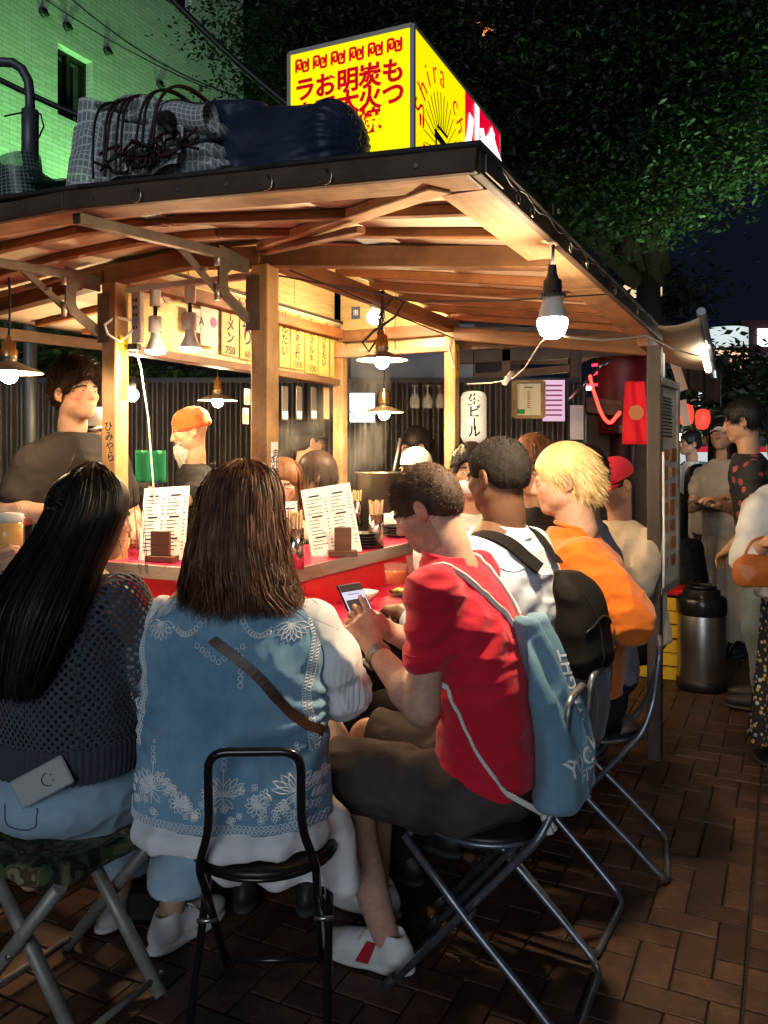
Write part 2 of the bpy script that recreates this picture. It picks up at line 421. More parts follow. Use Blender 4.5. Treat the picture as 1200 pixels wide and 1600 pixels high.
for n_, (key, u0, u1, v0, v1) in enumerate(vis):
    du, dv = round(u1-u0, 4), round(v1-v0, 4); z = random.uniform(-.003, .0015)
    if n_ < 300:
        if (du, dv) not in PM: PM[(du, dv)] = paver_mesh(du, dv)
        o = bpy.data.objects.new('paver', PM[(du, dv)]); C.objects.link(o); o.parent = g
        o.location = SW((u0+u1)/2, (v0+v1)/2, z); o.rotation_euler = (random.uniform(-.008,.008), random.uniform(-.008,.008), ROT+random.uniform(-.006,.006))
    else:
        R3 = Matrix.Rotation(ROT, 3, 'Z'); rest.box(SW((u0+u1)/2, (v0+v1)/2, z-.02), (du-GAP, dv-GAP, .04), R3)
ro = rest.build('paver_field', m_pav, g); tag(ro, kind='stuff')
# ---- sky is the world; buildings
def brickwall(name, col, mort, bw, bh, rough=.5, off=.5):
    m = M(name, col, rough); t = m.node_tree; N = t.nodes; L = t.links
    tc = N.new('ShaderNodeTexCoord'); mp = N.new('ShaderNodeMapping'); mp.inputs['Rotation'].default_value = (math.pi/2, 0, 0)
    br = N.new('ShaderNodeTexBrick'); br.inputs['Color1'].default_value = (*col, 1); br.inputs['Color2'].default_value = (*[c*.82 for c in col], 1)
    br.inputs['Mortar'].default_value = (*mort, 1); br.inputs['Scale'].default_value = 1; br.inputs['Brick Width'].default_value = bw; br.inputs['Row Height'].default_value = bh
    br.inputs['Mortar Size'].default_value = bh*.09; br.offset = off
    L.new(tc.outputs['Object'], mp.inputs[0]); L.new(mp.outputs[0], br.inputs[0]); L.new(br.outputs[0], N['Principled BSDF'].inputs['Base Color'])
    bp = N.new('ShaderNodeBump'); bp.inputs['Strength'].default_value = .5; bp.inputs['Distance'].default_value = .006; bp.invert = True
    L.new(br.outputs['Fac'], bp.inputs['Height']); L.new(bp.outputs[0], N['Principled BSDF'].inputs['Normal'])
    return m
BU = -7.0
m_tile = brickwall('white_tile', (.5,.52,.48), (.27,.29,.25), .22, .062, .35)
bt = thing('tiled_building', 'white tiled building lit green by floodlights behind the stall', 'building', SW(BU, 0), ROT+math.pi/2)
# local: x along v, y along -u (into building), z up
def pv(px, py): 
    p = onplane_u(px, py, BU); a = inv(p); return a[1], p.z
vend = pv(380, 200)[0]
wins = []
for (xl, xr, yt, yb) in ((90,145,66,178), (255,299,-70,-2), (148,190,-210,-110), (20, 62, -190,-60)):
    v0, z1 = pv(xl, yt); v1, _ = pv(xr, yt+30); _, z0 = pv(xl, yb); wins.append((v0, v1, z0, z1))
# wall as strips around real openings
vs = sorted({-3.0, vend, *[q for w_ in wins for q in w_[:2]]}); zs = sorted({0.0, 16.0, *[q for w_ in wins for q in w_[2:]]})
mb = MB()
for a, b in zip(vs, vs[1:]):
    for c, d in zip(zs, zs[1:]):
        cv, cz = (a+b)/2, (c+d)/2
        if any(w_[0] < cv < w_[1] and w_[2] < cz < w_[3] for w_ in wins): continue
        mb.add([(a,0,c),(b,0,c),(b,0,d),(a,0,d)], [(0,1,2,3)])
for (a, b, c, d) in wins:
    mb.add([(a,0,c),(b,0,c),(b,0,d),(a,0,d),(a,.22,c),(b,.22,c),(b,.22,d),(a,.22,d)], [(0,4,5,1),(1,5,6,2),(2,6,7,3),(3,7,4,0)])
mb.add([(vend,0,0),(vend,6,0),(vend,6,16),(vend,0,16)], [(0,1,2,3)])
mb.build('wall', m_tile, bt)
m_wf = M('window_frame_dark', (.03,.03,.03), .4, .6); m_wg = M('window_glass_dark', (.008,.01,.01), .06, 0, spec=.8)
for (a, b, c, d) in wins:
    f = MB()
    for (p, q) in (((a,.16,c),(b,.16,c)),((a,.16,d),(b,.16,d)),((a,.16,c),(a,.16,d)),((b,.16,c),(b,.16,d)),(((a+b)/2,.17,c),((a+b)/2,.17,d))): f.bar(p, q, .06, .06)
    fo = f.build('window', m_wf, bt); MB().add([(a,.19,c),(b,.19,c),(b,.19,d),(a,.19,d)], [(0,1,2,3)]).build('pane', m_wg, fo)
m_blk = M('black_metal', (.02,.02,.022), .45, .3)
for (px, py) in ((66,20),(103,42),(166,80),(248,132)):
    v_, z_ = pv(px, py); MB().cyl((v_,0,z_), (v_,-.06,z_), .06, .05, 14).box((v_,-.07,z_-.03), (.08,.04,.03)).build('vent_cap', m_blk, bt)
# green floodlights standing on the ledge below, real lamps
def flood(v, z, du, power, aim, label):
    t = thing('floodlight', label, 'floodlight', SW(BU+du, v, z), ROT+math.pi/2, 'green floodlights washing the tiled wall')
    MB().box((0,0,-.03), (.22,.16,.14)).box((0,0,-.16), (.05,.05,.14)).build('housing', m_blk, t, bevel=.01)
    MB().box((0,0,.045), (.18,.12,.008)).build('lens', E_('green_lens', (.2,1,.3), 6), t)
    l = bpy.data.lights.new('flood', 'SPOT'); l.energy = power; l.color = (.33,1,.30); l.spot_size = math.radians(118); l.spot_blend = .9; l.shadow_soft_size = .06
    lo = bpy.data.objects.new('lamp', l); C.objects.link(lo); lo.parent = t; lo.location = (0,0,.07)
    lo.rotation_euler = Vector(aim).to_track_quat('-Z', 'Y').to_euler()
flood(3.9, 3.6, .75, 650, (.05,.30,1), 'green floodlight aimed up the white tiled wall, nearest the street lamp')
flood(6.0, 4.0, .7, 400, (0,.28,1), 'green floodlight aimed up the white tiled wall behind the bundled tarps')
flood(8.4, 4.0, .7, 260, (0,.28,1), 'green floodlight aimed up the white tiled wall near its corner')
MB().box((3,-.55,3.42), (16,1.1,.1)).box((3,-.2,3.0),(16,.3,.9)).build('canopy_ledge', M('ledge_dark', (.05,.05,.05), .7), bt)
# dim brown building behind, right of the tiled one
b2 = thing('brown_building', 'dim reddish brown building between the tiled one and the tree', 'building', SW(-7.6, 17), ROT+math.pi/2)
MB().box((0,2,8), (9,4,16)).build('wall', brickwall('brown_brick', (.16,.075,.055), (.05,.03,.03), .3, .1), b2)
for k in range(4):
    for j in range(3):
        x, z = -3.4+k*1.9, 5+j*3.2
        f = MB().box((x,-.02,z), (1.0,.06,1.5)).build('window', m_wf, b2); MB().box((x,-.06,z), (.85,.01,1.35)).build('pane', m_wg, f)
# ---- street lamp and overhead cables, left
sl = thing('street_lamp', 'curved grey street lamp pole at the left edge, over the roof', 'street lamp', (at(47,200,5.2).x, 5.2, 0))
zt = at(0,98,5.2).z; m_pole = M('lamp_pole_grey', (.11,.12,.13), .45, .5)
MB().tube([(0,0,0),(0,0,zt-.55)], .042, 14).build('pole', m_pole, sl)
MB().cyl((0,0,zt-.62),(0,0,zt-.3), .052, n=14).build('collar', m_pole, sl, bevel=.004)
MB().tube([(0,0,zt-.4),(0,0,zt-.22),(-.01,0,zt-.12),(-.05,0,zt-.04),(-.11,0,zt),(-.2,0,zt+.005),(-.5,0,zt-.02)], .03, 12).build('arm', m_pole, sl)
MB().tube([(.06,-.03,zt-.5),(.1,-.03,zt-.42),(.08,-.03,zt-.34),(-.02,-.04,zt-.33),(-.14,-.05,zt-.36)], .006, 6).build('wire', m_blk, sl)
def cable(label, a, b, r, sag=.15):
    a, b = Vector(a), Vector(b); pts = [a.lerp(b, i/14)-Vector((0,0,sag*4*(i/14)*(1-i/14))) for i in range(15)]
    tag(MB().tube(pts, r, 6).build('overhead_cable', m_blk), label, 'cable', 'overhead cables against the tiled building')
cable('thick black overhead cable sloping down to the sign in front of the tiled wall', at(250,-20,8), at(470,180,8), .035, .05)
cable('thin overhead cable highest across the green lit wall', at(80,-30,8.5), at(370,150,8.5), .008)
cable('thin overhead cable crossing the tiled wall above the tarps', at(-10,-60,8.2), at(330,140,8.2), .006, .1)
cable('thick black cable crossing low behind the street lamp', at(-20,115,6), at(200,210,6), .022, .02)
# ---- foliage
def leafmass(blobs, n, size, rng, hang=.3, flat=.35):
    """small folded leaves spread through ellipsoids, gathered in sprays"""
    w_ = np.array([b[1][0]*b[1][1]*b[1][2] for b in blobs])**.7; w_ /= w_.sum(); pts = []
    for b, q in zip(blobs, w_):
        k = max(int(n*q), 8); nc = max(k//26, 3)
        d = rng.normal(size=(nc,3)); d /= np.linalg.norm(d, axis=1)[:,None]
        c = np.array(b[0])+d*np.array(b[1])*(rng.random((nc,1))**.45)
        s = np.repeat(c, 26, 0)[:k]; m_ = len(s); e = min(b[1])*.16+size
        s = s+rng.normal(size=(m_,3))*np.array([e*1.3, e*1.3, e*.5]); pts.append(s)
    P = np.concatenate(pts); m_ = len(P)
    a = rng.normal(size=(m_,3)); a[:,2] = a[:,2]*flat-hang; a /= np.linalg.norm(a, axis=1)[:,None]
    nrm = rng.normal(size=(m_,3))*.6+np.array([0,0,1]); b = np.cross(a, nrm); b /= np.linalg.norm(b, axis=1)[:,None]+1e-9
    s = size*(.6+.8*rng.random((m_,1))); nn = np.cross(a, b)
    V = np.stack([P, P+a*s*.5+b*s*.22-nn*s*.06, P+a*s, P+a*s*.5-b*s*.22-nn*s*.06], 1).reshape(-1,3)
    return V, np.arange(m_*4).reshape(-1,4)
def leafmat(name, a, b):
    m = M(name, a, .5, c2=b, scale=1.4, detail=3); bs = m.node_tree.nodes['Principled BSDF']
    N = m.node_tree.nodes; L = m.node_tree.links; tr = N.new('ShaderNodeBsdfTranslucent'); mx = N.new('ShaderNodeMixShader'); mx.inputs[0].default_value = .3
    L.new(bs.inputs['Base Color'].links[0].from_socket, tr.inputs[0]); L.new(bs.outputs[0], mx.inputs[1]); L.new(tr.outputs[0], mx.inputs[2])
    L.new(mx.outputs[0], N['Material Output'].inputs[0]); return m
m_bark = M('bark', (.03,.022,.018), .9, var=.4, scale=8, bump=.8, bscale=30, stretch=(1,1,.25))
def tree(label, base, blobs, n, size, mat, trunk_r, seed, group=None, limbs=True):
    rng = np.random.default_rng(seed); t = thing('street_tree', label, 'tree', base, 0, group); bx = Vector(base)
    bl = [(Vector(c)-bx, r) for c, r in blobs]
    V, Q = leafmass([((c.x,c.y,c.z), r) for c, r in bl], n, size, rng)
    me = np_mesh('crown', V, Q); link('crown', me, mat, t); tag(t.children[0], kind='stuff')
    zc = min(c.z for c, r in bl); top = Vector((0,0,zc)); k = MB().tube([(0,0,0),(.03,.02,zc*.5),top], [trunk_r, trunk_r*.8, trunk_r*.6], 12)
    for c, r in bl:
        p = top+Vector((rng.normal()*.1, 0, rng.random()*.3)); mid = p.lerp(c, .5)+Vector((0,0,.25))
        k.tube([p-Vector((0,0,.3)), mid, c], [trunk_r*.45, trunk_r*.25, .015], 7)
    k.build('trunk', m_bark, t)
    return t
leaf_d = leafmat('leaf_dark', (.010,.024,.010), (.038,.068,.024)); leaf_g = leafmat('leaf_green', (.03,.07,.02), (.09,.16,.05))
TB = []
for (px, py, Y, r) in ((470,20,9,1.0),(560,-40,9,1.3),(640,10,8.6,1.1),(760,20,8.4,1.2),(880,40,8.2,1.2),(1000,20,8,1.2),(1110,60,7.6,1.0),(1190,20,7.6,1.0),(820,150,8.4,1.1),(940,170,8,1.1),(1060,160,7.6,1.0),(1150,170,7.4,.8),(430,90,9.4,.8),(520,110,9.2,.8),
                        (860,270,8.6,.8),(960,290,7.8,.7),(1060,280,7.4,.75),(1130,250,7.2,.6),(930,350,8.2,.5),(1010,345,7.6,.45),(790,230,9,.9),(700,130,9,1.0)):
    TB.append((at(px, py, Y), (r*1.15, r, r*.72)))
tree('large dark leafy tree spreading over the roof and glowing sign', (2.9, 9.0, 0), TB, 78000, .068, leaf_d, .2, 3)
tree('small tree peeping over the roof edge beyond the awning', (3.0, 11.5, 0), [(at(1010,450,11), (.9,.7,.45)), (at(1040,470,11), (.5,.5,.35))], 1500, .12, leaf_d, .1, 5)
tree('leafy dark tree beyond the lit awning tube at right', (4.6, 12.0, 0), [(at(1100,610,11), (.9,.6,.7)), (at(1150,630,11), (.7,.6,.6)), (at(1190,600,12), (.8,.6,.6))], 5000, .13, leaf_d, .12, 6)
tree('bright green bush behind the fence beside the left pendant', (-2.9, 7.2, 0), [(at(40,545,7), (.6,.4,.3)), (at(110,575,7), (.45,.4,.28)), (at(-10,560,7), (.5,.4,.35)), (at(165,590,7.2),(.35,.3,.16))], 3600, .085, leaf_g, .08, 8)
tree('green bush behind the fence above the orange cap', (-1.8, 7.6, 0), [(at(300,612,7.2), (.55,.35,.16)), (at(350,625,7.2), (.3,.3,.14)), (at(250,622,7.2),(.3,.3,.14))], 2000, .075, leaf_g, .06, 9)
# a floodlight below the tree: the photo shows its lower leaves lit green-white
fl = thing('floodlight', 'floodlight on a low stake lighting the tree from below, beyond the stall', 'floodlight', (3.5, 6.5, 0))
MB().cyl((0,0,0),(0,0,2.25), .02, n=8).box((0,0,2.3), (.2,.14,.12)).build('housing', m_blk, fl, bevel=.01)
MB().box((0,0,2.365), (.16,.1,.008)).build('lens', E_('tree_lens', (.7,1,.6), 4), fl)
l = bpy.data.lights.new('tree_flood', 'SPOT'); l.energy = 210; l.color = (.5,1,.36); l.spot_size = math.radians(110); l.spot_blend = .8; l.shadow_soft_size = .06
lo = bpy.data.objects.new('lamp', l); C.objects.link(lo); lo.parent = fl; lo.location = (0,0,2.4); lo.rotation_euler = Vector((-.38,.35,1)).to_track_quat('-Z', 'Y').to_euler()
# warm lit tower glimpsed through the leaves
tw = thing('lit_tower', 'tall building with orange lights glimpsed through the tree', 'building', (at(720,0,30).x, 30, 0))
MB().box((0,2,12), (4.4,4,24)).build('wall', M('tower_wall', (.10,.06,.05), .8), tw)
m_amb = E_('amber_window', (1,.33,.10), 1.6)
for (px, py, sx, sz) in ((762,38,.7,.5),(752,52,.3,.3),(718,262,.4,.3),(655,345,.5,.8),(720,440,.35,1.2),(668,330,.3,.3),(735,300,.25,.3),(600,95,.25,.2)):
    p = at(px, py, 29.9)-tw.location; MB().box((p.x,-.02,p.z), (sx,.05,sz)).build('window', m_amb, tw)
# ---- dark corrugated fence behind the stall
fw = thing('corrugated_fence', 'dark corrugated metal fence behind the cooks', 'fence', (0, 6.3, 0))
m_cor = M('corrugated_dark', (.07,.062,.056), .45, .4, var=.3, scale=3, stretch=(1,1,.3))
for k in range(8):
    x0 = -4.2+k*.72
    mb = MB().sheet(lambda a, b: (x0+a*.715, .022*math.sin(a*2*math.pi*9), b*2.0), 108, 1)
    mb.build('panel', m_cor, fw)
    MB().box((x0, .05, 1.0), (.05,.05,2.0)).build('post', m_blk, fw)
MB().box((-1.4,.03,2.02), (5.8,.06,.04)).build('top_rail', m_blk, fw)
# pale grey back wall right of the fence
bw = thing('grey_wall', 'pale grey plaster wall behind the steaming pot', 'wall', (at(645,600,6.6).x, 6.6, 0))
MB().box((0,.1,1.25), (1.0,.2,2.5)).build('plaster', M('plaster_grey', (.22,.24,.28), .85, var=.2, scale=4, bump=.2), bw)
sg = tag(MB().box((0,0,0), (.19,.03,.22)).build('lit_screen', E_('screen_cool', (.75,.92,1), 1.6), None, bevel=.004, loc=at(566,637,6.2)), 'small white lit screen glowing behind the stall post', 'screen')
text('◡', .16, M('ink_black', (.01,.01,.012), .6), sg, frame((-.03,-.017,-.03), (1,0,0), (0,0,1)), name='logo')
# ---- buildings and lights at the far right
fb = thing('far_arcade', 'distant grey building with pale curved fascia and orange lit ribs', 'building', (at(1150,500,26).x, 26, 0))
bx_ = fb.location
def fbp(px, py): p = at(px, py, 26)-bx_; return p
MB().box((fbp(1180,0).x, 2, 2.2), (6.5,4,4.6)).build('wall', M('far_wall', (.11,.12,.14), .8), fb)
a = fbp(1100,513); b = fbp(1165,545)
MB().sheet(lambda s, t: (a.x+(b.x-a.x)*s, -.5*math.sin(math.pi*s*.9), b.z+(a.z-b.z)*t), 12, 2).build('fascia', E_('fascia_pale', (.75,.85,.85), .8), fb, solid=.05)
for i, (x0, x1, y) in enumerate(((1112,1165,552),(1135,1165,562),(1145,1166,577))):
    p = fbp(x0, y); q = fbp(x1, y+2); MB().tube([(p.x,-.2,p.z),(q.x-.1,-.2,q.z),(q.x,-.1,q.z-.1)], .08, 8).build('lit_rib', E_('rib_orange', (1,.5,.33), 1.6), fb)
for j in range(2):
    p = fbp(1190, 557+j*14); MB().box((p.x,-.05,p.z), (.6,.06,.22)).build('window', M('far_pane', (.2,.22,.24), .2), fb)
ft = thing('far_tower', 'dark red tower top with a bright white screen at right edge', 'building', (at(1190,500,32).x, 32, 0))
MB().box((0,1,3.5), (1.6,2,6.4)).build('wall', M('far_tower_wall', (.06,.012,.02), .7), ft)
p = at(1196,527,31.9)-ft.location; MB().box((p.x,-.05,p.z), (.55,.06,.68)).build('screen', E_('far_screen', (.8,.97,1), 4), ft)
for (px, py, c, nm, where) in ((1170,590,(1,.03,.08),'red','topmost of the red'),(1176,598,(1,.03,.08),'red','rightmost of the red'),(1168,603,(1,.03,.08),'red','leftmost of the red'),(1174,614,(1,.02,.1),'red','lowest of the red'),(1188,582,(1,.85,.1),'yellow','the upper yellow one'),(1174,630,(.1,.15,1),'blue','the left blue one'),(1183,628,(.1,.15,1),'blue','the right blue one'),(1189,640,(1,.8,.3),'yellow','the lower yellow one')):
    o = MB().ball((0,0,0), (.14,.1,.1), 10, 6).build('neon_light', E_('neon_'+nm, c, 3), loc=at(px, py, 18)+Vector((0,0,0)))
    tag(o, f'small blurred {nm} light among the far dark trees, {where}', 'light', 'far '+nm+' lights')
tag(MB().box((0,0,0), (.5,.05,.16)).build('lit_sign', E_('warm_sign', (1,.8,.45), .9), loc=at(1003,455,10.5)), 'pale lit sign half hidden by leaves over the roof edge', 'sign')
# ================================================================== FOOD STALL
ys = thing('food_stall', 'wooden open-sided food stall with low roof, red counter and posts', 'food stall', NP, ROT)
W_raf = wood('rafter_wood', (.20,.075,.026), (.36,.155,.055)); W_post = wood('post_wood', (.36,.20,.078), (.54,.33,.145), .5)
W_dark = wood('dark_wood', (.085,.052,.034), (.15,.095,.062), .6); W_mid = wood('mid_wood', (.14,.065,.028), (.26,.13,.058))
W_pale = wood('pale_wood', (.46,.26,.13), (.64,.40,.22), .6); m_ply = M('plywood', (.72,.54,.38), .65, c2=(.82,.66,.50), scale=2.2, stretch=(.5,5,5), bump=.1)
m_red = M('red_vinyl', (.62,.016,.075), .32, var=.12, scale=14, bump=.05, coat=.25); m_redp = M('red_panel', (.55,.012,.02), .4, var=.15, scale=10)
def brushed(name, col, rough): 
    return M(name, col, rough, .95, var=.12, scale=5, bump=.12, bscale=25, stretch=(1,1,14), aniso=.3)
m_steel = brushed('brushed_steel', (.52,.50,.46), .32); m_steelh = M('hood_steel', (.60,.46,.23), .38, .35, var=.25, scale=5, bump=.12, bscale=25, stretch=(1,1,10)); m_iron = M('bracket_iron', (.20,.165,.13), .5, .75, var=.3, scale=12, bump=.1)
m_cover = M('roof_cover', (.045,.036,.03), .6, var=.3, scale=10)
UR, ULf, VF, VB = 1.114, -1.85, -.864, 1.95
def rz(u, v):
    z = 2.26+.015*max(0, 1-abs(u+.365)/.365)
    if u > 0: z -= .144*u
    if u < -.73: z -= .10*(-.73-u)
    if v < 0: z -= -.1*v
    if v < 0 and u > 0: z += .09*u*(-v)
    return z
def bays(u0, u1, v0, v1, nu, nv, name, mat, dz, th=.01):
    MB().sheet(lambda a, b: (u0+(u1-u0)*a, v0+(v1-v0)*b, rz(u0+(u1-u0)*a, v0+(v1-v0)*b)+dz), nu, nv).build(name, mat, ys, solid=th)
uc = [ULf, -1.29, -.73, -.365, 0, .56, UR]
for a, b in zip(uc, uc[1:]):
    bays(a+.001, b-.001, VF, 0, 4, 4, 'ceiling_board', m_ply, -.016)
    if a > -.74 and b < .01: continue
    bays(a+.001, b-.001, 0, .98, 4, 4, 'ceiling_board', m_ply, -.016); bays(a+.001, b-.001, .982, VB, 4, 4, 'ceiling_board', m_ply, -.016)
for a, b in zip(uc, uc[1:]):
    core_ = a > -.74 and b < .01
    bays(a-(0 if a > ULf else .03), b+(0 if b < UR else .03), VF-.02, 0 if core_ else VB, 6, 10, 'roof_sheet', m_cover, 0, .012)
# rafters along u
def R(u, v, dz): return (u, v, rz(u, v)+dz)
for k in range(6):
    v = .19+.31*k
    beam('rafter', R(.02, v, -.039), R(UR-.12, v, -.039), .034, .034, W_raf, ys)
    beam('rafter', R(-.75, v, -.036), R(ULf+.1, v, -.036), .034, .030, W_raf, ys)
for v in (-.26, -.52):
    beam('rafter', R(.0, v, -.036), R(UR-.1, v, -.036), .034, .027, W_raf, ys)
    beam('rafter', R(-.01, v, -.036), R(-.365, v, -.036), .034, .027, W_raf, ys); beam('rafter', R(-.366, v, -.036), R(-.73, v, -.036), .034, .027, W_raf, ys)
    beam('rafter', R(-.731, v, -.036), R(ULf, v, -.036), .034, .027, W_raf, ys)
# main beams
beam('beam', (.0, 0, 2.172), (UR-.05, 0, 2.056), .06, .07, W_mid, ys)
beam('beam', (-.0, -.002, 2.172), (-.365, -.002, 2.20), .062, .07, W_mid, ys); beam('beam', (-.365, -.001, 2.20), (-.76, -.001, 2.172), .062, .07, W_mid, ys)
beam('beam', (0, .03, 2.176), (0, 1.9, 2.176), .07, .06, W_raf, ys); beam('beam', (-.73, .03, 2.176), (-.73, 1.9, 2.176), .07, .06, W_raf, ys)
beam('beam', (.03, 1.82, 2.13), (UR, 1.82, 1.985), .05, .075, W_mid, ys); beam('beam', (-.77, 0, 2.168), (ULf+.05, 0, 2.062), .06, .06, W_mid, ys)
beam('beam', (.0, 1.864, 2.165), (-.73, 1.864, 2.165), .05, .07, W_mid, ys)
# diagonal hip strip from post to corner
beam('hip_strip', R(.03, -.05, -.055), R(UR-.1, VF+.08, -.05), .06, .028, W_pale, ys); beam('hip_strip', R(.0, -.02, -.075), R(.66, -.50, -.075), .03, .02, W_raf, ys)
# edge boards
def edge(name, p, q, w_, h_, mat, dz, n=1): beam(name, R(p[0], p[1], dz), R(q[0], q[1], dz), w_, h_, mat, ys)
for a, b in ((UR+.02, -.05), (-.052, -.74), (-.742, ULf)):
    edge('fascia_board', (a, VF-.012), (b, VF-.012), .022, .052, W_dark, -.034)
    edge('soffit_plank', (a-.03 if a > 1 else a, VF+.06), (b, VF+.06), .115, .02, W_pale, -.045)
edge('soffit_plank', (UR-.055, VF+.12), (UR-.055, .5), .13, .022, W_pale, -.046); edge('soffit_plank', (UR-.055, .502), (UR-.055, VB), .13, .022, W_pale, -.046)
edge('fascia_board', (UR+.012, VF), (UR+.012, .55), .022, .05, W_dark, -.034); edge('fascia_board', (UR+.012, .552), (UR+.012, VB), .022, .05, W_dark, -.034)
edge('fascia_board', (ULf-.01, VF), (ULf-.01, VB), .022, .06, W_dark, -.034); edge('fascia_board', (ULf, VB), (UR, VB), .022, .06, W_dark, -.034)
# posts
def post(u, v, z0, z1, a, mat): beam('post', (u, v, z0), (u, v, z1), a, a, mat, ys, up=(0,1,0), bevel=.004)
post(0, 0, 0, 2.14, .075, W_post); post(-.729, 0, 0, 2.14, .075, W_post); post(0, 1.864, 0, 2.145, .067, W_post); post(-.729, 1.864, 0, 2.13, .067, W_post)
beam('post', (1.15, 1.58, 0), (1.15, 1.58, 1.965), .062, .088, wood('post_dark', (.045,.028,.019), (.085,.055,.038)), ys, up=(0,1,0)); beam('beam', (1.10, 1.54, 1.99), (1.10, 1.90, 1.99), .05, .05, W_mid, ys)
# ribbed panel on the outside of the right post
mb = MB()
for k in range(6): mb.box((1.145, 1.66+k*.036, 1.75), (.03, .030, .42))
mb.build('ribbed_panel', M('ribbed_grey', (.33,.29,.24), .5, .2), ys)
# folding metal brackets carrying the front awning
for (u, zo) in ((-.045, 0), (-.774, 0)):
    br = MB(); poly = [(-.04,2.16),(-.215,2.175),(-.215,2.03),(-.195,1.995),(-.07,1.93),(-.04,1.93),(-.04,1.965),(-.155,2.02),(-.165,2.04),(-.165,2.085),(-.14,2.105),(-.04,2.105)]
    n = len(poly); br.add([(u-.004, a, b) for a, b in poly]+[(u+.004, a, b) for a, b in poly], [tuple(range(n)), tuple(reversed(range(n, 2*n)))]+[(i, n+i, n+(i+1) % n, (i+1) % n) for i in range(n)])
    bo = br.build('bracket', m_iron, ys)
    MB().box((u+.0375+.0015 if False else u+.02, -.0395, 2.0), (.06,.004,.2)).build('bracket_plate', m_iron, bo)
    MB().bar((u,-.20,2.145), (u,-.845,2.102), .03, .03).build('bracket_arm', m_iron, bo, bevel=.002)
    MB().bar((u-.012,-.40,2.125), (u-.012,-.212,2.02), .008, .026).build('bracket_strut', m_iron, bo)
    MB().cyl((u,-.222,2.10),(u,-.222,2.155), .011, n=10).build('hinge_pin', m_steel, bo); MB().cyl((u,-.222,1.98),(u,-.222,2.035), .010, n=10).build('hinge_pin', m_steel, bo); MB().cyl((u-.02,-.30,2.07),(u+.02,-.30,2.07), .006, n=8).build('hinge_bolt', m_steel, bo)
# ceiling hooks and screws on the fascia
m_hook = M('hook_steel', (.62,.55,.42), .3, 1)
for u in (.78, .62, .22, -.36):
    p = Vector(R(u, VF-.024, -.028)); pts = [p+Vector((math.sin(a)*.018-.018*0, -.006-.018+.018*math.cos(a)*1.0-.0, -.018+.018*math.cos(a))) for a in np.linspace(.3, 5.2, 14)]
    MB().tube([p+Vector((0,.006,.0))]+[p+Vector((.017*math.sin(a), -.010, -.016+.017*math.cos(a))) for a in np.linspace(0, 4.6, 14)], .0022, 6).build('hook', m_hook, ys)
for u in (1.0, .5, .35, .06, -.2): 
    p = Vector(R(u, VF-.023, -.036)); MB().cyl(p, p+Vector((0,-.004,0)), .006, n=8).build('screw', m_steel, ys)
for v in (-.62,-.5,-.1,.12,.6,1.1):
    p = Vector(R(UR+.024, v, -.03)); MB().tube([p+Vector((.008, .016*math.sin(a), -.010+.014*math.cos(a))) for a in np.linspace(0, 5, 10)], .002, 5).build('hook', m_hook, ys)
c0 = Vector(R(UR+.026, VF+.03, -.03)); MB().box(c0+Vector((.002,.05,0)), (.004,.12,.04)).build('corner_plate', m_iron, ys)
MB().tube([Vector(R(UR+.032, v, -.02+.008*math.sin(v*31))) for v in np.linspace(VF+.1, 1.7, 60)], .0025, 5).build('edge_cord', M('cord_black', (.015,.014,.014), .6), ys)
# wires under the roof
m_bcord = M('cord_black', (.015,.014,.014), .6); m_wcord = M('cord_white', (.75,.72,.66), .5)
MB().tube([(-.0, .06, 2.12), (.15,.25,2.10), (.4,.5,2.06), (.75,.55,2.045),(UR,.62,2.05)], .004, 6).build('wire', m_bcord, ys)
MB().tube([(.03,.12,2.145),(.06,.5,2.13),(.035,1.0,2.12),(.04,1.8,2.10)], .004, 6).build('wire', m_bcord, ys)
# counter: upper ledge and lower top, both run round the corner
def lshape(name, u0, v0, w_, z0, z1, mat, uend, vend_, bevel=0):
    """L band: outer edges at u=u0 and v=v0, width w_"""
    poly = [(uend, v0), (u0, v0), (u0, vend_), (u0-w_, vend_), (u0-w_, v0+w_), (uend, v0+w_)]
    return MB().prism(poly, z0, z1).build(name, mat, ys, bevel=bevel)
lshape('lower_counter', .345, -.345, .27, .815, .858, m_red, -1.8, 1.75); lshape('counter_edge', .362, -.362, .016, .808, .862, wood('edge_wood', (.45,.30,.2), (.6,.42,.3)), -1.8, 1.75, .002)
lshape('riser', .088, -.088, .012, .858, .985, m_redp, -1.8, 1.75)
lshape('upper_ledge', .094, -.094, .40, .985, 1.028, m_red, -1.8, 1.75); lshape('ledge_edge', .108, -.108, .013, .978, 1.032, m_steel, -1.8, 1.75, .002)
lshape('skirt_panel', .06, -.06, .02, 0, .815, wood('skirt_wood', (.03,.02,.016), (.06,.04,.03)), -1.8, 1.75)
# cooking core behind the ledge
MB().box((-1.0, .75, .44), (1.3, .9, .88)).build('cooking_bench', m_steel, ys, bevel=.01)
MB().box((-.72, .75, .95), (.55, .62, .14)).build('grill_box', M('grill_black', (.03,.028,.027), .55, .5), ys, bevel=.01)
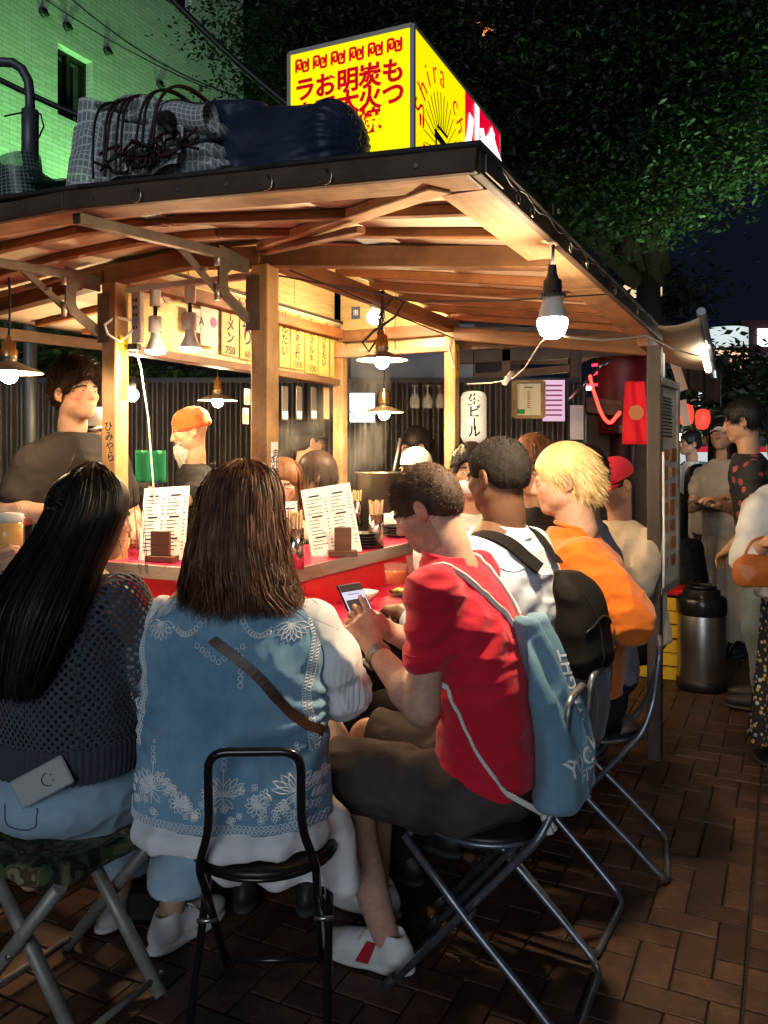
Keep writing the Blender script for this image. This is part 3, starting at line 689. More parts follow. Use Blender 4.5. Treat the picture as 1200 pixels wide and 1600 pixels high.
# steel hood lining on the left bay and golden back panel
m_hb = M('hood_rail', (.16,.09,.05), .45, var=.3, scale=8)
for k in range(4): MB().box((-.772, .27+k*.455, 2.20), (.012, .45, .62)).build('hood_panel', m_steelh, ys, bevel=.002)
MB().box((-.745, .97, 1.885), (.07, 1.86, .035)).build('hood_rail', m_hb, ys, bevel=.003)
for k in range(2): MB().box((-.565+k*.375, 1.91, 2.28), (.37, .012, .46)).build('back_panel', m_steelh, ys, bevel=.002)
MB().box((.04, .97, 2.365), (.012, 1.9, .29)).build('hood_side', m_steelh, ys); MB().box((-.365, .03, 2.37), (.80, .012, .27)).build('hood_front', m_steelh, ys); MB().box((-.365, .97, 2.515), (.84, 1.92, .014)).build('hood_top', m_cover, ys); MB().box((-.365, .97, 2.500), (.80, 1.86, .008)).build('hood_lining', m_steelh, ys)
beam('rail', (-.74, 1.83, 2.05), (.0, 1.83, 2.05), .03, .03, W_pale, ys)
# lamp rail between the front posts, outlet strip, white flex
MB().box((-.365, .03, 2.118), (.66, .03, .022)).build('lamp_rail', M('white_plastic', (.78,.76,.72), .4), ys, bevel=.002)
m_wp = MATS['white_plastic']
MB().box((-.655, .05, 2.045), (.045,.03,.13)).box((-.655,.05,1.955),(.045,.03,.10)).build('outlet_strip', m_wp, ys, bevel=.003)
for z in (2.075, 2.045, 2.015, 1.965): MB().box((-.662,.0335,z),(.005,.004,.014)).box((-.648,.0335,z),(.005,.004,.014)).build('outlet_slot', m_blk, ys)
MB().tube([(-.66,.02,1.99),(-.70,-.03,2.0),(-.735,-.05,1.97),(-.72,-.05,1.93),(-.68,-.02,1.90),(-.655,.02,1.95)], .006, 6).build('wire', m_wcord, ys)
MB().box((-.655,.03,1.885), (.05,.03,.025)).build('plug', m_blk, ys, bevel=.003)
MB().tube([(-.65,.03,1.88),(-.64,.05,1.80),(-.615,.065,1.6),(-.60,.07,1.4),(-.57,.06,1.2),(-.54,.05,1.03)], .0035, 6).build('wire', m_wcord, ys)
MB().tube([(.035,1.84,1.93),(.02,1.83,1.95),(.0,1.82,2.05),(.0,1.8,2.12)], .004, 6).build('wire', m_wcord, ys)
# yellow notices on the posts, handwriting, price slip
m_yel = M('yellow_paper', (.9,.62,.02), .6); m_ink = MATS['ink_black']; m_inkr = M('ink_red', (.6,.02,.02), .6); m_paper = M('paper_white', (.82,.80,.75), .7, var=.05, scale=9)
def slip(u, v, z, wd, ht, mat, face, lines, col, size, name='notice', cat=None, label=None):
    """thin card on a post; face 'u' looks along +u, 'v' along -v"""
    if face == 'u': fr = frame((u, v, z), (0,1,0), (0,0,1))
    else: fr = frame((u, v, z), (1,0,0), (0,0,1))
    o = MB().box((0,0,0), (wd, ht, .0016)).build(name, mat, ys); o.matrix_local = fr
    for (tx, x, y, s) in lines: text(tx, s, col, o, Matrix.Translation((x, y, .0012)), line=.95, bold=s*.012)
    return o
slip(-.729+.039, 0.008, 1.80, .045, .26, m_yel, 'u', [('\n'.join('水道水につき節水'), .009, .0, .026)], M('ink_brown',(.35,.12,.02),.6), .02)
slip(0+.0345, 1.864, 1.98, .05, .19, m_yel, 'u', [('\n'.join('禁煙店内'), 0, 0, .03)], MATS['ink_brown'], .02)
slip(.0385, .004, 1.37, .042, .25, m_paper, 'u', [('\n'.join('肉汁焼売'), .008, .03, .036), ('\n'.join('ぎょうざ'), -.012, .02, .028), ('300', 0, -.103, .024)], m_ink, .03)
text('ひ\nみ\nや\nら', .045, m_ink, ys, frame((-.722, -.0383, 1.50), (1,0,.1), (-.1,0,1)), bold=.0002, line=.9)
# ================================================================== LAMPS
m_bulb = E_('bulb_warm', (1,.70,.38), 880); m_bulbw = E_('led_white', (1,.78,.50), 1150); m_spot = E_('spot_face', (1,.72,.42), 900); m_brass = M('brass', (.55,.36,.14), .3, 1)
m_shade = M('shade_dark', (.17,.13,.09), .4, .6); m_shin = M('shade_inner', (.75,.66,.5), .45)
m_bulbd = E_('bulb_dim', (1,.68,.36), 330)
def pendant(label, p, D, drop, bulb_r=.032, mat=None):
    """p = centre of the shade's rim; cord rises by drop"""
    t = thing('pendant_lamp', label, 'lamp', p, 0, 'conical pendant lamps in the stall')
    r = D/2
    MB().lathe([(r,0),(r*.97,.006),(r*.55,r*.22),(r*.2,r*.36),(.03,r*.42),(.03,r*.42+.01)], 32).build('shade', m_shade, t); MB().lathe([(r*.985,.001),(r*.54,r*.215),(r*.2,r*.35),(.0,r*.4)], 32).build('shade_lining', m_shin, t)
    z = r*.42; MB().lathe([(.03,z),(.03,z+.035),(.024,z+.04),(.024,z+.065),(.012,z+.07),(.006,z+.09)], 16).build('socket', m_brass, t)
    MB().tube([(0,0,z+.085),(.004,.0,z+.085+drop*.5),(0,0,z+.085+drop)], .0045, 6).build('cord', m_bcord, t)
    MB().ball((0,0,-.006), (bulb_r,bulb_r,bulb_r*1.05), 16, 10).build('bulb', mat or m_bulb, t)
    return t
pendant('conical pendant lamp over the counter under a looped black cord', at(597,563,3.75), .235, .2)
pendant('smaller looking pendant lamp hanging low before the steaming pot', at(600,645,4.55), .225, .5)
pendant('pendant lamp hanging above the orange cap', at(340,626,4.7), .225, .4)
pendant('pendant lamp at the left edge above the young cook', at(14,583,3.05), .245, .22, mat=m_bulbd)
lp = at(597,563,3.75); tag(MB().tube([lp+Vector((0,0,.13)), lp+Vector((-.02,.0,.2)), lp+Vector((.05,.01,.29)), lp+Vector((.1,.02,.27)), lp+Vector((.06,.0,.2)), lp+Vector((-.04,-.01,.13)), lp+Vector((-.09,-.01,.08)), lp+Vector((-.06,.0,.04)), lp+Vector((-.02,.01,.1)), lp+Vector((.0,.02,.25)), lp+Vector((.02,.02,.5))], .006, 6).build('cord_loop', m_bcord), 'thick black cord coiled in loops above the pendant', 'cord')
def bare(label, p, r, L=.06, mat=None):
    t = thing('globe_bulb', label, 'lamp', p, 0, 'bare globe bulbs'); MB().ball((0,0,0), r, 16, 10).build('bulb', mat or m_bulb, t)
    MB().cyl((0,0,r*.8),(0,0,r+L), r*.6, n=12).build('socket', m_blk, t); MB().tube([(0,0,r+L),(0,0,r+L+.12)], .004, 6).build('cord', m_bcord, t); return t
bare('bare globe bulb on the golden hood panel', at(585,496,4.35), .038)
bare('bare bulb half hidden behind the left post', at(206,617,4.2), .034)
# big LED bulb on the roof edge
pb = at(863,506,2.3); t = thing('led_bulb', 'large bare LED bulb hanging from the right roof edge on a cord', 'lamp', pb)
MB().lathe([(0,-.043),(.018,-.040),(.033,-.028),(.0415,-.006),(.042,.006),(.040,.014)], 24).build('bulb', m_bulbw, t)
MB().lathe([(.040,.014),(.036,.034),(.029,.062),(.025,.075)], 24).build('bulb_body', M('bulb_body', (.62,.62,.6), .45), t)
MB().lathe([(.036,.072),(.036,.084),(.026,.086),(.027,.10),(.026,.12),(.018,.128),(.014,.14),(.011,.165)], 20).build('socket', m_bcord, t)
for k in range(18):
    a = k*math.tau/18; MB().box((.036*math.cos(a), .036*math.sin(a), .078), (.004,.004,.012)).build('socket_rib', m_bcord, t)
zr = at(868,320,2.32).z-pb.z; MB().tube([(0,0,.16),(.002,0,.2),(.008,.01,zr)], .0045, 6).build('cord', m_bcord, t)
m_wc2 = m_wcord
tag(MB().tube([at(863,520,2.4)+Vector((0,.08,0)), at(845,535,2.7), at(820,575,3.2), at(800,592,3.6), at(770,598,4.0), at(730,600,4.5)], .003, 6).build('white_flex', m_wc2), 'white flex running from the LED bulb to the far post', 'cord')
tag(MB().tube([at(868,520,2.4), at(890,528,2.8), at(940,532,3.2), at(985,528,3.6), at(1010,524,3.85), at(1050,545,3.95), at(1090,556,4.1)], .004, 6).build('white_flex', m_wc2), 'white flex running along the roof edge to the awning tube', 'cord')
tag(MB().tube([at(795,588,3.6)+Vector((-.02,0,-.03)), at(790,592,3.6)+Vector((.035,.05,.03))], .013, 8).build('flex_switch', m_wp), 'small white inline switch on the flex above the paper lantern', 'switch')
# white reflector spots on the lamp rail
def spot(label, u):
    t = thing('spot_lamp', label, 'lamp', SW(u, .03, 2.10), ROT, 'white spot lamps on the front rail')
    MB().cyl((0,0,.005),(0,0,-.06), .022, n=16).build('adapter', m_wp, t, bevel=.002); MB().cyl((0,0,-.06),(0,0,-.10), .008, n=10).build('stem', m_blk, t)
    MB().cyl((0,0,-.10),(0,0,-.165), .027, n=18).build('socket', m_wp, t, bevel=.003)
    MB().lathe([(.019,-.165),(.02,-.185),(.026,-.2),(.040,-.232),(.042,-.238)], 24).build('reflector', M('bulb_body'), t)
    MB().lathe([(.040,-.234),(.036,-.245),(.02,-.25),(0,-.252)], 24).build('bulb', m_spot, t)
spot('white reflector spot lamp nearer the left post', -.545); spot('white reflector spot lamp in the middle of the rail', -.37)
# ================================================================== ROOF THINGS
m_sy = E_('sign_yellow', (1,.83,.0), 1.05); m_sr = E_('sign_red', (.85,.0,.03), .9); m_red_i = E_('sign_ink_red', (.72,.0,.01), .62); m_swh = E_('sign_white', (1,.97,.95), 1.6)
sgn = thing('light_box_sign', 'yellow backlit box sign with red lettering on the roof', 'sign', (0,0,0), 0)
# near vertical edge at pixel 645
Ys = 2.2; c_ = at(645,40,Ys); sgn.location = (c_.x, c_.y, 2.16); sgn.rotation_euler = (0,0,math.radians(-24.5)); SH = c_.z-2.16; SWd, SD = .383, .81
MB().box((-SWd/2, SD/2, SH/2), (SWd-.012, SD-.012, SH-.012)).build('inner_case', M('case_white', (.7,.7,.68), .5), sgn)
MB().box((-SWd/2, 0, SH/2), (SWd-.008,.008,SH-.008)).build('front_panel', m_sy, sgn)
MB().box((0, .211, SH/2), (.008,.422-.004,SH-.008)).build('side_panel', m_sy, sgn); MB().box((0, .422+.194, SH/2), (.008,.388-.004,SH-.008)).build('red_panel', m_sr, sgn)
fm = MB()
for a, b in (((0,0,0),(0,0,SH)),((-SWd,0,0),(-SWd,0,SH)),((-SWd,0,SH),(0,0,SH)),((0,0,SH),(0,SD,SH)),((0,SD,0),(0,SD,SH)),((-SWd,0,0),(0,0,0)),((0,0,0),(0,SD,0))): fm.bar(a, b, .012, .012)
fm.build('frame', M('sign_frame', (.6,.58,.5), .4, .3), sgn)
FX = frame((0,-.0062,0), (1,0,0), (0,0,1))
def ftxt(ch, x, z, s): text(ch, s, m_red_i, sgn, FX @ Matrix.Translation((x, z, 0)), bold=s*.034)
cols = [-.055,-.125,-.193,-.263,-.330]
for i, s in enumerate(('もつ','炭火焼','明太焼','おでん','ラーメン')):
    for j, ch in enumerate(s): ftxt('|' if ch == 'ー' else ch, cols[i], SH*(.735-.140*j), .070)
def keyfret(x, z, s, flip=False):
    pl = [(0,0),(0,1),(1,1),(1,.25),(.4,.25),(.4,.65),(.65,.65)]; mb = MB()
    for (a, b) in zip(pl, pl[1:]):
        f = lambda q: ((x+(1-q[0] if flip else q[0])*s*.5, z+(1-q[1] if flip else q[1])*s))
        A, B = f(a), f(b); mb.bar((A[0],-.0065,A[1]), (B[0],-.0065,B[1]), 0.002, .0062, up=(0,0,1) if A[1] == B[1] else (1,0,0))
    mb.build('fret_ornament', m_red_i, sgn)
for k in range(6):
    x = -.358+k*.0575; keyfret(x, SH*.862, .034); keyfret(x+.0225, SH*.862, .034, True)
# side: arched name, sun rays, small stall drawing
SX = frame((.0062,0,0), (0,1,0), (0,0,1))
for i, ch in enumerate('Shira chan'):
    a = math.radians(172-i*20); r = .175; x = .215+r*math.cos(a)*1.02; z = SH*.47+r*math.sin(a)*1.05
    if ch != ' ': text(ch, .098, m_red_i, sgn, SX @ Matrix.Translation((x, z, 0)) @ Matrix.Rotation(a-math.pi/2, 4, 'Z'), bold=-.001)
ry = MB()
for k in range(22):
    a = math.radians(-30+k*11.5); ry.bar((.0055,.215+.055*math.cos(a),SH*.40+.06*math.sin(a)), (.0055,.215+.145*math.cos(a),SH*.40+.165*math.sin(a)), .0018, .0012)
ry.build('sun_rays', m_ink, sgn)
MB().bar((.0062,.15,SH*.47),(.0062,.29,SH*.43), .002,.022).bar((.0062,.16,SH*.44),(.0062,.16,SH*.22), .002,.008).bar((.0062,.28,SH*.40),(.0062,.28,SH*.2), .002,.008).bar((.0062,.17,SH*.53),(.0062,.25,SH*.52), .002,.008).bar((.0062,.16,SH*.3),(.0062,.27,SH*.28), .002,.006).build('stall_drawing', m_ink, sgn)
text('小\n金', .25, m_swh, sgn, SX @ Matrix.Translation((.66, SH*.32, 0)) , bold=.006, line=.9) if False else None
text('小', .23, m_swh, sgn, SX @ Matrix.Translation((.535, SH*.68, 0)), bold=.012); text('金', .23, m_swh, sgn, SX @ Matrix.Translation((.70, SH*.64, 0)), bold=.012)
text('"', .12, m_red_i, sgn, SX @ Matrix.Translation((.05, SH*.38, 0)), bold=.001); text('ノ', .09, m_red_i, sgn, SX @ Matrix.Translation((.045, SH*.24, 0)), bold=.001)
def smoothpath0(pts, n=6):
    pts = [Vector(p) for p in pts]; out = []
    for k in range(len(pts)-1):
        p0, p1, p2, p3 = pts[max(k-1,0)], pts[k], pts[k+1], pts[min(k+2,len(pts)-1)]
        for i in range(n): f = i/n; out.append(.5*((2*p1)+(p2-p0)*f+(2*p0-5*p1+4*p2-p3)*f*f+(3*p1-p0-3*p2+p3)*f**3))
    return out+[pts[-1]]
# --- bundles on the roof
m_navy = M('navy_tarp', (.012,.022,.055), .5, var=.35, scale=7, bump=.3, bscale=40, sheen=.15)
def gridmat(name, base, line, sc_, alpha):
    m = M(name, base, .4); t = m.node_tree; N = t.nodes; L = t.links; b = N['Principled BSDF']
    uv = N.new('ShaderNodeUVMap'); br = N.new('ShaderNodeTexBrick'); br.offset = 0; br.inputs['Scale'].default_value = sc_; br.inputs['Brick Width'].default_value = 1; br.inputs['Row Height'].default_value = 1
    br.inputs['Mortar Size'].default_value = .11; br.inputs['Color1'].default_value = (*base, 1); br.inputs['Color2'].default_value = (*base, 1); br.inputs['Mortar'].default_value = (*line, 1)
    L.new(uv.outputs[0], br.inputs[0]); L.new(br.outputs[0], b.inputs['Base Color'])
    mr = N.new('ShaderNodeMapRange'); mr.inputs[3].default_value = alpha; mr.inputs[4].default_value = .92; L.new(br.outputs['Fac'], mr.inputs[0]); L.new(mr.outputs[0], b.inputs['Alpha'])
    b.inputs['Roughness'].default_value = .3; return m
m_mesh = gridmat('clear_mesh_tarp', (.30,.32,.32), (.78,.8,.78), 46, .95)
def uvsheet(name, fn, nu, nv, su, sv, mat, parent, th=.003):
    mb = MB().sheet(fn, nu, nv); me = mb.mesh(name); uvl = me.uv_layers.new(name='UVMap')
    for lp_ in me.loops:
        j, i = divmod(lp_.vertex_index, nu+1); uvl.data[lp_.index].uv = (i/nu*su, j/nv*sv)
    o = link(name, me, mat, parent)
    return o
tb = thing('mesh_tarp_bundle', 'folded clear mesh tarp tied with dark cords on the roof', 'tarp', SW(.185, -.72, rz(.185,-.72)+.006), ROT); tb.scale = (.80,1,1.12)
rng = np.random.default_rng(4)
def slab(cx, cy, cz, hx_, hy, hz): return loft([(cz-hz,cx,cy,hx_*.97,hy*.95),(cz-hz*.5,cx,cy,hx_,hy),(cz+hz*.5,cx,cy,hx_,hy),(cz+hz,cx,cy,hx_*.97,hy*.95)], 7, .004)
def tilt(V, org, ax, ang):
    R_ = np.array(Matrix.Rotation(ang, 3, ax)); return (V-np.array(org)) @ R_.T+np.array(org)
def tuv(V): return np.stack([V[:,0]+.35*V[:,1], V[:,2]*1.15+.8*V[:,1]], 1)
for k, (cx, cy, cz, hx_, hy, hz, ang, ax) in enumerate(((-.02,.06,.022,.30,.15,.020,0,'Y'),(-.03,.05,.060,.285,.145,.018,.02,'Y'),(.0,.06,.097,.275,.15,.018,-.03,'Y'),(-.05,.05,.135,.25,.14,.019,.05,'Y'),(-.02,.05,.172,.23,.13,.017,.07,'Y'),(-.10,.03,.205,.20,.11,.013,.16,'Y'))):
    V, Q = implicit([slab(cx, cy, cz, hx_, hy, hz)], .008, lambda V, N_: folds(.012, 7, (1.6,1.2,1), k*3+1)(V)+.006*np.sin(V[:,0]*22+k*2+V[:,1]*9)); uv_ = tuv(V); V = tilt(V, (cx,cy,cz), ax, ang); V[:,2] = np.maximum(V[:,2], .0)
    link('tarp_fold', np_mesh('fold', V, Q, uv=uv_), m_mesh, tb)
uvsheet('tarp_flap', lambda a, b: (-.36+.30*a-.02*b, -.095+.03*a+.05*b, .10+.155*b-.10*a*b+.02*math.sin(a*7)*b+.015*vnoise(np.array([[a*4,b*4,2.]]))[0]-.05*(1-b)*(1-a)), 30, 16, .33, .2, m_mesh, tb)
uvsheet('tarp_drape', lambda a, b: (-.33+.50*a, -.102-.03*b-.014*math.sin(a*15)*b, max(.006, .165-.17*b+.02*math.sin(a*6+1)*(1-b)+.016*vnoise(np.array([[a*7,b*5,7.]]))[0]-.035*a*(1-b))), 44, 14, .55, .24, m_mesh, tb)
uvsheet('tarp_roll', lambda a, b: (.04+.22*a, -.095+(.030+.006*b)*math.cos(b*8.2), .13+(.030+.006*b)*math.sin(b*8.2)+.012*math.sin(a*5)), 30, 40, .25, .5, m_mesh, tb)
m_cd = M('cord_maroon', (.045,.012,.014), .6)
for k in range(9):
    x = -.17+.03*(k % 3)+.10*(k//3)+rng.normal()*.010; lean = rng.normal()*.03
    pts = smoothpath0([(x,-.150,.01),(x+lean*.4,-.150,.08),(x+lean*.7,-.138,.16),(x+lean,-.10,.207),(x+lean,-.02,.228),(x+lean,.1,.215)])
    MB().tube(pts, .0040, 6).build('cord', m_cd if k % 3 else m_bcord, tb)
for k in range(16):
    x0 = -.2+rng.random()*.32; pts = [(x0+.15*(i/9)+.02*math.sin(i*1.3+k), -.150-.010*math.sin(i+k*2), .025+.014*math.sin(i*.9+k*1.7)+.014*(k % 4)) for i in range(10)]
    MB().tube(pts, .0040, 6).build('cord', m_cd if k % 2 else m_bcord, tb)
MB().box((.13,-.145,.115), (.05,.03,.03)).build('plug', m_bcord, tb, bevel=.004); MB().tube([(.13,-.155,.11),(.15,-.165,.09),(.19,-.165,.07)], .011, 8).build('plug_cable', m_bcord, tb)
# navy bundle
nb = thing('navy_tarp_bundle', 'folded navy blue tarp lying on the roof before the yellow sign', 'tarp', SW(.49, -.66, rz(.49,-.66)+.006), ROT); nb.scale = (.88,1,1)
pr = [cone((-.10,.03,.115), (.17,.04,.10), .122, .105, .03), ell((.20,.04,.10), (.065,.125,.105), None, .03), ell((0,.06,.05), (.25,.15,.065), None, .04), ell((-.18,-.01,.12), (.045,.12,.115), Matrix.Rotation(.3,3,'Y'), .02), cone((-.18,-.06,.225), (-.04,-.02,.22), .022, .014, .02), cone((-.25,-.07,.03),(-.11,-.10,.02), .03, .025, .03), cone((-.17,.0,.225),(-.165,-.11,.05), .02,.028,.012)]
pr += [cone((-.06,-.105,.055),(.17,-.105,.05), .020,.014,.008,'s')]
def nd(V, Nn):
    ax_ = V[:,0]; return np.clip((ax_-.08)*9,0,1)*.0035*np.sin(np.arctan2(V[:,2]-.08, V[:,1]-.03)*26+ax_*14)+folds(.010, 4, (.8,2.2,2.0), 3)(V)+folds(.003, 14, (.5,2,2), 5)(V)
V, Q = implicit(pr, .006, nd); V[:,2] = np.maximum(V[:,2], .0); link('tarp_body', np_mesh('navy', V, Q), m_navy, nb)
# green/clear netting at the left end
nt_ = thing('clear_net_bundle', 'crumpled greenish clear netting on the roof at the left edge', 'tarp', SW(-.33, -.70, rz(-.33,-.70)+.006), ROT)
m_net = gridmat('green_net', (.025,.05,.05), (.22,.3,.28), 60, .8)
for k in range(5):
    uvsheet('net_fold', lambda a, b: (-.22+.46*a+.03*math.sin(b*5+k), -.06+.26*b, max(.006, (.015+.025*k)*(1-.75*a)+.02*math.sin(a*9+k*2)*(1-a)+.02*vnoise(np.array([[a*7,b*6,k*5.]]))[0]+.05*(1-a)**2)), 30, 22, .5, .3, m_net, nt_)
uvsheet('net_cone', lambda a, b: (-.10-.10*math.cos(a*math.pi*1.6)*(1-b*.3), -.02+.07*math.sin(a*math.pi*1.6), .02+.15*b*(.7+.3*math.sin(a*3))), 26, 12, .5, .2, m_net, nt_)
# ================================================================== PEOPLE TOOLKIT
def skin_mat(name, c): return M(name, (.86,.84,.83), .5, attr=True, var=.15, scale=55, detail=8, sss=.12, bump=.12, bscale=180, bdist=.0015, spec=.4)
m_skin = skin_mat('skin', (.5,.3,.2))
def cloth(name, c, var=.12, scale=9, bump=.25, bscale=220, rough=.85, sheen=.2, wr=.55):
    """woven cloth: fine weave bump plus soft creases"""
    if name in MATS: return MATS[name]
    if max(c) < .07: sheen = 0
    m = M(name, c, rough, var=var, scale=scale, bump=bump, bscale=bscale, sheen=sheen, spec=.25, bdist=.002); N = m.node_tree.nodes; L = m.node_tree.links
    tc = [n for n in N if n.bl_idname == 'ShaderNodeTexCoord'][0]; b1 = [n for n in N if n.bl_idname == 'ShaderNodeBump'][0]
    n = N.new('ShaderNodeTexNoise'); n.inputs['Scale'].default_value = 7; n.inputs['Detail'].default_value = 3; n.inputs['Distortion'].default_value = 1.6; n.noise_type = 'RIDGED_MULTIFRACTAL' if 'RIDGED_MULTIFRACTAL' in [e.identifier for e in n.bl_rna.properties['noise_type'].enum_items] else 'FBM'
    mp = N.new('ShaderNodeMapping'); mp.inputs['Scale'].default_value = (.8,.8,1.5); mp.inputs['Rotation'].default_value = (.4,.3,.2); L.new(tc.outputs['Object'], mp.inputs[0]); L.new(mp.outputs[0], n.inputs[0])
    b2 = N.new('ShaderNodeBump'); b2.inputs['Strength'].default_value = wr; b2.inputs['Distance'].default_value = .008; L.new(n.outputs[0], b2.inputs['Height']); L.new(b2.outputs[0], b1.inputs['Normal'])
    return m
def hairmat(name, c, c2, rough=.48): return M(name, c, rough, c2=c2, scale=55, stretch=(1,1,.10), spec=.30, detail=3)
hm_black = hairmat('hair_black', (.006,.005,.005), (.016,.012,.010)); hm_dark = hairmat('hair_darkbrown', (.018,.010,.007), (.05,.026,.016)); hm_brown = hairmat('hair_brown', (.045,.018,.010), (.20,.085,.042))
hm_blond = hairmat('hair_blond', (.55,.36,.14), (.78,.58,.28), .45); hm_short = hairmat('hair_shortbrown', (.04,.023,.015), (.10,.055,.032), .7); hm_grey = hairmat('beard_grey', (.3,.27,.24), (.5,.47,.43), .7); hm_crop = hairmat('hair_cropped', (.006,.005,.005), (.02,.016,.013), .9); hm_copper = hairmat('hair_copper', (.10,.045,.02), (.22,.11,.055))
m_eye = M('eye', (.8,.8,.8), .15, attr=True)
def rot3(yaw=0, pitch=0, roll=0): return Euler((pitch, roll, yaw), 'XYZ').to_matrix() if False else (Matrix.Rotation(yaw,3,'Z') @ Matrix.Rotation(pitch,3,'X') @ Matrix.Rotation(roll,3,'Y'))
def head_prims(fat=0, jaw=1.0):
    p = [ell((0,-.018,.032), (.074+.3*fat,.096,.086), None, .02), ell((0,.028,-.035), (.060+fat,.066,.078), None, .025), ell((0,.062,-.088), (.028*jaw+fat*.6,.026,.024), None, .022),
         ell((.040,.012,-.055), (.026+fat,.042,.036), None, .02), ell((-.040,.012,-.055), (.026+fat,.042,.036), None, .02),
         cone((-.032,.078,.018), (.032,.078,.018), .0125, .0125, .014), ell((.042,.058,-.018), (.02,.022,.018), None, .016), ell((-.042,.058,-.018), (.02,.022,.018), None, .016),
         cone((0,.088,.012), (0,.104,-.022), .0075, .0105, .010), ell((0,.104,-.027), (.0105,.0105,.009), None, .006), ell((.011,.094,-.030), (.0075,.009,.0065), None, .005), ell((-.011,.094,-.030), (.0075,.009,.0065), None, .005),
         ell((.030,.090,.001), (.0135,.011,.0095), None, .008, 's'), ell((-.030,.090,.001), (.0135,.011,.0095), None, .008, 's'),
         ell((.030,.0765,.002), (.0145,.0115,.0115), None, .004), ell((-.030,.0765,.002), (.0145,.0115,.0115), None, .004),
         cone((-.016,.086,-.054), (.016,.086,-.054), .0052, .0052, .007), cone((-.014,.085,-.064), (.014,.085,-.064), .0062, .0062, .007), cone((-.018,.096,-.0588), (.018,.096,-.0588), .0028, .0028, .003, 's')]
    for s in (-1, 1):
        R_ = Matrix.Rotation(s*.35,3,'Z') @ Matrix.Rotation(-.2,3,'X')
        p += [ell((s*.079,-.012,-.006), (.009,.020,.031), R_, .006), ell((s*.085,-.008,-.002), (.006,.010,.017), R_, .004, 's'), ell((s*.076,-.004,-.032), (.007,.008,.010), None, .006)]
    return p
def head_mesh(skin, hR, hp, neck_to, h=.0036, stubble=0, lips=(.45,.16,.13), brow=(.03,.02,.015), fat=0, scale=1.0, neck_r=.055, female=False, browhair=True):
    pr = head_prims(fat, .9 if female else 1.08)
    hRi = hR.transposed(); nb = hRi @ (Vector(neck_to)-Vector(hp))/scale
    pr += [cone((0,-.028,-.045), nb*.55+Vector((0,-.02,-.04))*.45, neck_r*.95, neck_r, .025), cone(nb*.55+Vector((0,-.02,-.04))*.45, nb, neck_r, neck_r*1.1, .02)]
    V, Q = implicit(pr, h)
    x, y, z = V.T; ax_ = np.abs(x); col = np.tile(np.array(skin), (len(V), 1))
    n = vnoise(V*60)[:,None]; col = col*(1+.05*n)
    warm = np.exp(-(((ax_-.042)/.025)**2+((z+.03)/.025)**2))*(y > .02)+np.exp(-((x/.014)**2+((z+.026)/.016)**2))*(y > .085)*.8+((ax_ > .072) & (z < .03) & (z > -.045))*.6
    col = col*(1+warm[:,None]*np.array([.12,-.10,-.12]))
    if stubble:
        s = ((z < -.03) | ((ax_ > .05) & (z < .0)))*(y > -.02)*(z > -.125); s = s*np.clip((-.028-z)/.02+((ax_ > .045)*.5), 0, 1)*stubble*(.75+.25*vnoise(V*220))
        col = col*(1-s[:,None]*np.array([.62,.6,.58]))
    lp = (y > .072) & (ax_ < .022) & (np.abs(z+.0588) < .0125-.0002/(.024-np.minimum(ax_, .022))) ; col[lp] = np.array(lips)
    if browhair:
        b = (y > .06) & (ax_ > .013) & (ax_ < .047) & (np.abs(z-.021-.12*(ax_-.013)+2.2*np.maximum(ax_-.034,0)**1.0*.25) < .0048); col[b] = np.array(brow)
    W = (np.array(hR) @ (V*scale).T).T+A3(hp)
    return W, Q, col
def eyes(t, hR, hp, scale=1.0, closed=False, look=0):
    for s in (-1, 1):
        n, m_ = 14, 10; vs = []; cs = []
        mb = MB().ball((0,0,0), 1, n, m_); V = np.array(mb.v)
        col = np.where((((V[:,0]-look)**2+(V[:,2])**2) < .34)[:,None] & (V[:,1] > 0)[:,None], np.array([[.02,.012,.01]]), np.array([[.72,.69,.66]]))
        V = V*np.array([.0105,.0055,.0034 if closed else .0048]); V = V+np.array([s*.030, .0842, .0015])
        W = (np.array(hR) @ (V*scale).T).T+A3(hp)
        link('eye', np_mesh('eye', W, np.array(mb.f), col), m_eye, t)
def arm_prims(sh, el, wr, r=(.050,.041,.042,.027), k=.02):
    sh, el, wr = Vector(sh), Vector(el), Vector(wr); m_ = el.lerp(wr, .28)
    return [cone(sh, el, r[0], r[1], k), cone(el, m_, r[1], r[2], k), cone(m_, wr, r[2], r[3], k)]
def leg_prims(hip, kn, an, r=(.085,.060,.058,.038), k=.03):
    hip, kn, an = Vector(hip), Vector(kn), Vector(an); m_ = kn.lerp(an, .3)
    back = Vector((0,-.012,0))
    return [cone(hip, kn, r[0], r[1], k), cone(kn, m_+back, r[1]*.95, r[2], k), cone(m_+back, an, r[2], r[3], k)]
